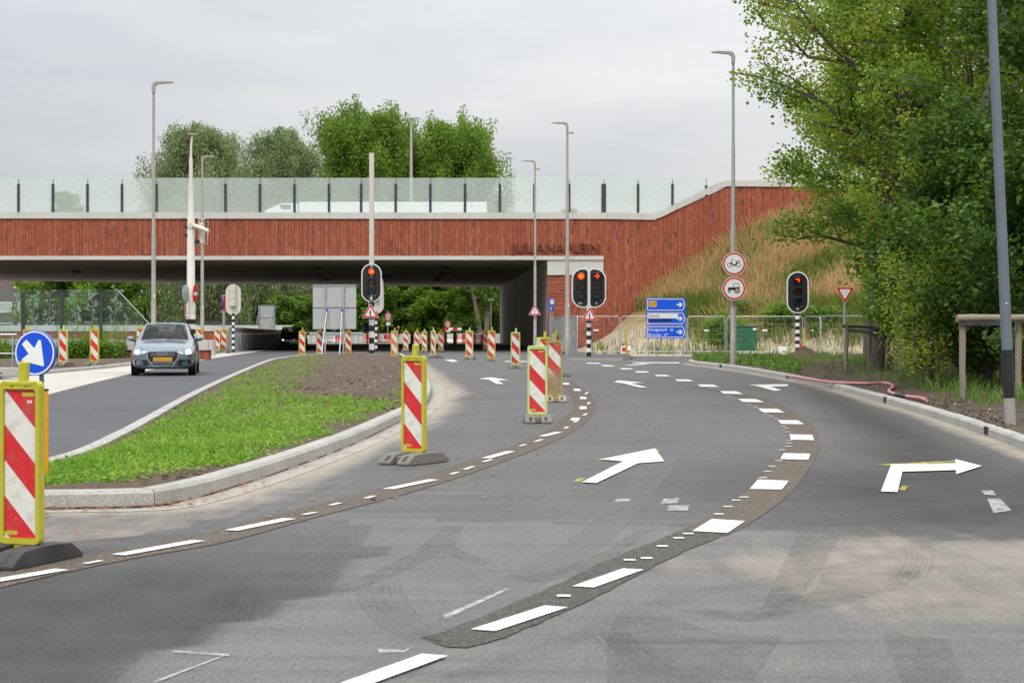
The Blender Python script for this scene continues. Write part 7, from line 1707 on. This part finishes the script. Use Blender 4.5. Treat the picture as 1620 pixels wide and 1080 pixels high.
guard_rail('galvanised guard rail curving away along the left of the tunnel road', gp, 30, 1.28)
t = thing('sheet_wall', 'grey upright corrugated sheets beneath the curving guard rail', 'wall'); mb = MB(); vs = []
fine = [Vector(q) for q in catmull([tuple(p) for p in gp], 10)]
for i, p in enumerate(fine):
    d = fine[min(i + 1, len(fine) - 1)] - fine[max(i - 1, 0)]; d.normalize(); nn = Vector((d.y, -d.x, 0)); o_ = .05 if (i // 2) % 2 else -.03; q = p - nn * .10 + nn * o_; vs += [(q.x, q.y, p.z - .15), (q.x, q.y, p.z + .92)]
mb.add(vs, [(2 * i, 2 * i + 2, 2 * i + 3, 2 * i + 1) for i in range(len(fine) - 1)], 'concrete', False); mb.build('sheets', t)
bg_ = [gx(484, 196), gx(530, 197), gx(575, 198)]
guard_rail('galvanised guard rail between the black car and the middle signal', bg_, 12, 1.1)
# hand rail at the left edge
p = gx(20, 58, .09); t = thing('hand_rail', 'grey tubular hand rail at the left edge of the street', 'rail', p)
mb = MB(); mb.tube([(-3, 0, 1.0), (.12, 0, 1.0)], .035, 'galv', 10); mb.build('rail', t); mb = MB(); mb.tube([(-3, 0, .42), (.10, 0, .42)], .026, 'galv', 8); mb.build('rail', t)
for x in (-2.2, 0.0): mb = MB(); mb.tube([(x, 0, 0), (x, 0, 1.0)], .028, 'galv', 8); mb.build('post', t)
# blocks
def block(label, loc, sx, sy, sz, m='concrete', rz=0.0, name='concrete_block'):
    mb = MB(); mb.box(-sx / 2, sx / 2, -sy / 2, sy / 2, 0, sz, m, .02); n = max(1, int(sx / .9))
    for i in range(n): x = -sx / 2 + sx * (i + .5) / n; mb.box(x - .05, x + .05, -sy / 2 - .004, -sy / 2 + .02, sz * .3, sz * .45, 'black')
    o = mb.build(name, None, loc, rz); tag(o, label, 'block'); return o
block('pale concrete block behind the right mirror of the grey car', gx(330, 82, .09), .55, .5, .62)
block('grey concrete block lying at the left edge below the hand rail', gx(4, 49, .09), 1.1, .5, .22, 'concrete_kerb')
block('small white block on the sand left of the soil heap', gx(1237.5, 88, .06), .34, .3, .36, 'white', .3)
block('long pale slab lying on the sand before the green cabinet', gx(1196, 91.2, .03), 1.9, .35, .13, 'concrete', -.05)

# ------------------------------------------------------------------ things on the right
p = gx(1180, 93.0, .02); t = thing('utility_cabinet', 'dark green utility cabinet behind the site fence', 'cabinet', p); mb = MB(); mb.box(-.56, .56, 0, .5, 0, .10, 'concrete_wall'); mb.build('plinth', t)
for s in (-1, 1):
    mb = MB(); mb.box(-.54 if s < 0 else .004, -.004 if s < 0 else .54, -.008, .02, .12, 1.33, 'green_box', .006)
    for k in range(5): x = (-.54 if s < 0 else .004) + .05 + k * .105; mb.box(x, x + .045, -.016, -.0082, .16, 1.29, 'green_box', .004)
    mb.build('door', t)
mb = MB(); mb.box(-.55, .55, .021, .5, .10, 1.34, 'green_box'); mb.build('body', t); mb = MB(); mb.box(-.59, .59, -.05, .54, 1.345, 1.40, 'green_box', .015); mb.build('roof', t)
mb = MB(); mb.box(-.05, -.01, -.04, -.017, .66, .84, 'black', .006); mb.build('handle', t); mb = MB(); mb.box(.34, .51, -.022, -.0165, 1.18, 1.28, 'white'); mb.build('label_plate', t)
def flex_pole(label, px, Y, H, lean, dz=.0, foot=True):
    p = gx(px, Y, dz); t = thing('marker_pole', label, 'marker pole', p); mb = MB(); mb.tube([(0, 0, .05), (lean * .5, 0, H * .5), (lean, 0, H)], [.042, .038, .032], 'yellow', 10); mb.build('pole', t)
    if foot: mb = MB(); mb.tube([(0, 0, 0), (0, 0, .05), (0, 0, .11)], [.36, .30, .07], 'rubber', 16); mb.build('foot', t)
flex_pole('thin yellow marker pole on a black rubber foot left of the direction board', 992.5, 77, 1.2, -.10, .02)
flex_pole('yellow marker pole behind the striped pole of the right oval signal', 1275, 90.5, 1.25, -.10, .02)
p = gx(990, 90, .02); t = thing('site_lamp', 'small white battery box with red lamp behind the yellow marker pole', 'site lamp', p); mb = MB(); mb.box(-.24, .24, -.15, .15, .05, .40, 'white', .03); mb.build('case', t); mb = MB(); mb.tube([(-.1, -.151, .27), (-.1, -.20, .27)], .10, 'red', 14); mb.build('lamp', t); mb = MB(); mb.box(-.02, .2, -.16, -.1505, .12, .2, 'red'); mb.box(-.2, .2, -.12, .12, 0, .05, 'black'); mb.tube([(-.15, 0, .4), (-.15, 0, .52), (.15, 0, .52), (.15, 0, .4)], .015, 'black', 6); mb.build('fitting', t)
p = gx(1267, 86.5, .03); mb = MB(); mb.tube([(-.12, 0, .62), (.0, .0, .42), (.16, 0, .1), (.34, 0, -.02)], .07, 'red', 10); o = mb.build('red_pipe', None, p); tag(o, 'bent red pipe sticking up beside the striped pole near the heap', 'pipe')
def heap():
    n = 36; m = 12; rng = random.Random(2); vs = []; fs = []
    for i in range(m + 1):
        r = i / m
        for j in range(n):
            a = 2 * PI * j / n; k = mnoise.noise((math.cos(a) * 1.6 + r * 2, math.sin(a) * 1.6, r * 3)) * .09 + mnoise.noise((math.cos(a) * 5 * r, math.sin(a) * 5 * r, 4)) * .04
            vs.append((r * 1.05 * math.cos(a) * (1 + k), r * .9 * math.sin(a) * (1 + k), max(-.02, .56 * (1 - r ** .9) + k * (.35 + .5 * r) * (1 - r ** 3)) - .01))
    fs = [(i * n + j, (i + 1) * n + j, (i + 1) * n + (j + 1) % n, i * n + (j + 1) % n) for i in range(m) for j in range(n)]
    mb = MB(); mb.add(vs, fs, 'soil', True); o = mb.build('soil_heap', None, gx(1273, 66, .10)); tag(o, 'brown heap of soil at the foot of the right oval signal', 'soil heap')
heap()
mb = MB(); mb.box(-1.0, 1.0, -.05, .05, 0, .14, 'wood', .01); o = mb.build('timber_beam', None, gx(1309, 60, .14), R(4)); tag(o, 'weathered timber beam lying on the soil below the heap', 'beam')
mb = MB(); mb.tube([(0, 0, 0), (0, 0, .30)], [.06, .055], 'wood', 10); o = mb.build('stub_post', None, gx(1229, 64, .12)); tag(o, 'short timber stub in the green weeds of the verge', 'post')
def log(mb, a, b, r, m='wood'):
    a, b = Vector(a), Vector(b); pts = [a + (b - a) * (i / 5) + Vector((math.sin(i * 2.1) * .006, math.cos(i * 1.7) * .006, math.sin(i * 1.3) * .006)) for i in range(6)]; mb.tube(pts, [r * (1 + .05 * math.sin(i * 2.3)) for i in range(6)], m, 12)
t = thing('tree_support', 'timber frame with black strap holding the maple by the give way sign', 'tree support', gx(1385, 49.5, .12)); c0 = gx(1385, 49.5, .12)
def rel(px, py, Y): return at(px, py, Y) - c0
for a, b in (((1338, 592, 49.6), (1339.5, 511, 49.6)), ((1403, 585, 51.5), (1407, 508, 51.5)), ((1375, 578, 53.5), (1376, 498, 53.5)), ((1441, 580, 53.5), (1443, 497, 53.5))):
    mb = MB(); p0 = rel(*a); p0.z = -.05; log(mb, p0, rel(*b), .056); mb.build('post', t)
mb = MB(); log(mb, rel(1331, 515.5, 49.45), rel(1411, 518.5, 51.35), .040); mb.build('crossbar', t); mb = MB(); log(mb, rel(1370, 499.5, 53.35), rel(1450, 499.5, 53.35), .055); mb.build('crossbar', t)
mb = MB()
for a, b in (((1340, 521.5, 49.6), (1380, 526.5, 49.28)), ((1392, 524, 49.28), (1405, 522, 51.5))):
    A, B = rel(*a), rel(*b); mb.add([A + Vector((0, 0, -.04)), B + Vector((0, 0, -.04)), B + Vector((0, 0, .04)), A + Vector((0, 0, .04)), A + Vector((0, .02, -.04)), B + Vector((0, .02, -.04)), B + Vector((0, .02, .04)), A + Vector((0, .02, .04))], [(0, 1, 2, 3), (5, 4, 7, 6), (3, 2, 6, 7), (1, 0, 4, 5)], 'rubber')
mb.tube([(0, 0, rel(1385, 530, 49.5).z), (0, 0, rel(1385, 519, 49.5).z)], .185, 'rubber', 14); mb.build('strap', t)
c0 = gx(1523, 33.6, .12); t = thing('tree_support', 'tall timber post with long round crossbar left of the steel column', 'tree support', c0)
mb = MB(); log(mb, (0, 0, -.05), rel(1522.5, 508, 33.6), .058); mb.build('post', t); mb = MB(); log(mb, rel(1611, 620, 33.9) * Vector((1, 1, 0)) if False else Vector((rel(1611, 620, 33.9).x, rel(1611, 620, 33.9).y, -.05)), rel(1611, 508, 33.9), .058); mb.build('post', t)
mb = MB(); log(mb, rel(1514, 503.5, 33.5), rel(1632, 502.5, 33.8), .066); mb.build('crossbar', t); mb = MB(); A, B = rel(1519, 511, 33.5), rel(1590, 512, 33.8); mb.box(A.x, B.x, A.y - .01, A.y + .01, A.z - .04, A.z + .03, 'rubber'); mb.build('strap', t)
c0 = gx(1483.5, 38.5, .12); mb = MB(); log(mb, (0, 0, -.05), (-.04, .0, 1.15), .055); o = mb.build('timber_stake', None, c0); tag(o, 'single timber stake at the edge of the wood left of the tall post', 'post')
def hose():
    px = [(1243, 594.5), (1262, 597.5), (1285, 601), (1310, 604.5), (1345, 606.5), (1375, 607), (1398, 606.5), (1409, 608.5), (1413, 613), (1407, 617.5), (1408, 621), (1418, 624.5)]
    px2 = [(1434, 627.5), (1445, 629), (1456, 630.5), (1466, 634)]
    def line(q): return [(*tuple(G(a, b, .15))[:2], .15 + .01 + gz(G(a, b, .15).y)) for a, b in q]
    t = thing('hose', 'pink hose snaking along the right kerb', 'hose', (0, 0, 0)); mb = MB(); mb.tube(catmull(line(px), 6), .034, 'hose', 10); mb.build('hose_length', t); mb = MB(); mb.tube(catmull(line(px2), 6), .034, 'hose', 10); mb.build('hose_length', t)
    a, b = line([(1418, 624.5), (1434, 627.5)]); mb = MB(); mb.tube([a, b], .040, 'black', 10); mb.build('coupling', t)
hose()
def gully(px, py):
    p = G(px, py); d = 1e9; k = 0
    for i in range(len(kerb_r) - 1):
        e = math.hypot(kerb_r[i][0] - p.x, kerb_r[i][1] - p.y)
        if e < d: d, k = e, i
    a, b = Vector((*kerb_r[k][:2], 0)), Vector((*kerb_r[k + 1][:2], 0)); ang = math.atan2((b - a).y, (b - a).x)
    mb = MB(); mb.box(-.16, .16, -.006, .04, .015, .118, 'black'); mb.box(-.19, .19, -.004, .05, .0, .015, 'galv')
    for i in range(5): mb.box(-.13 + i * .06, -.11 + i * .06, -.010, -.0062, .02, .11, 'dark_post')
    o = mb.build('gully_inlet', None, (a.x, a.y, gz(a.y)), ang); return o
for (px, py), lab in (((1131, 581.5), 'dark kerb inlet by the green weeds of the right verge'), ((1237, 598), 'dark kerb inlet where the pink hose begins'), ((1388, 635), 'dark kerb inlet below the bend of the pink hose'), ((1558, 688), 'dark kerb inlet nearest to the steel column')):
    o = gully(px, py); tag(o, lab, 'drain')
def stones():
    rng = random.Random(9); mb = MB()
    for i in range(420):
        px = rng.uniform(1250, 1600); base = np.interp(px, [1245, 1400, 1480, 1560, 1620], [597, 627, 650, 676, 700]); q = G(px, base - rng.uniform(9, 32), .14); r = rng.uniform(.008, .03); mb.ball((q.x, q.y, .14), r, 'soil' if rng.random() < .9 else 'concrete_kerb', 5, 3, sz=(1, 1, .7))
    o = mb.build('stones', None); tag(o, 'stones and clods on the soil along the right kerb', kind='stuff')
stones()
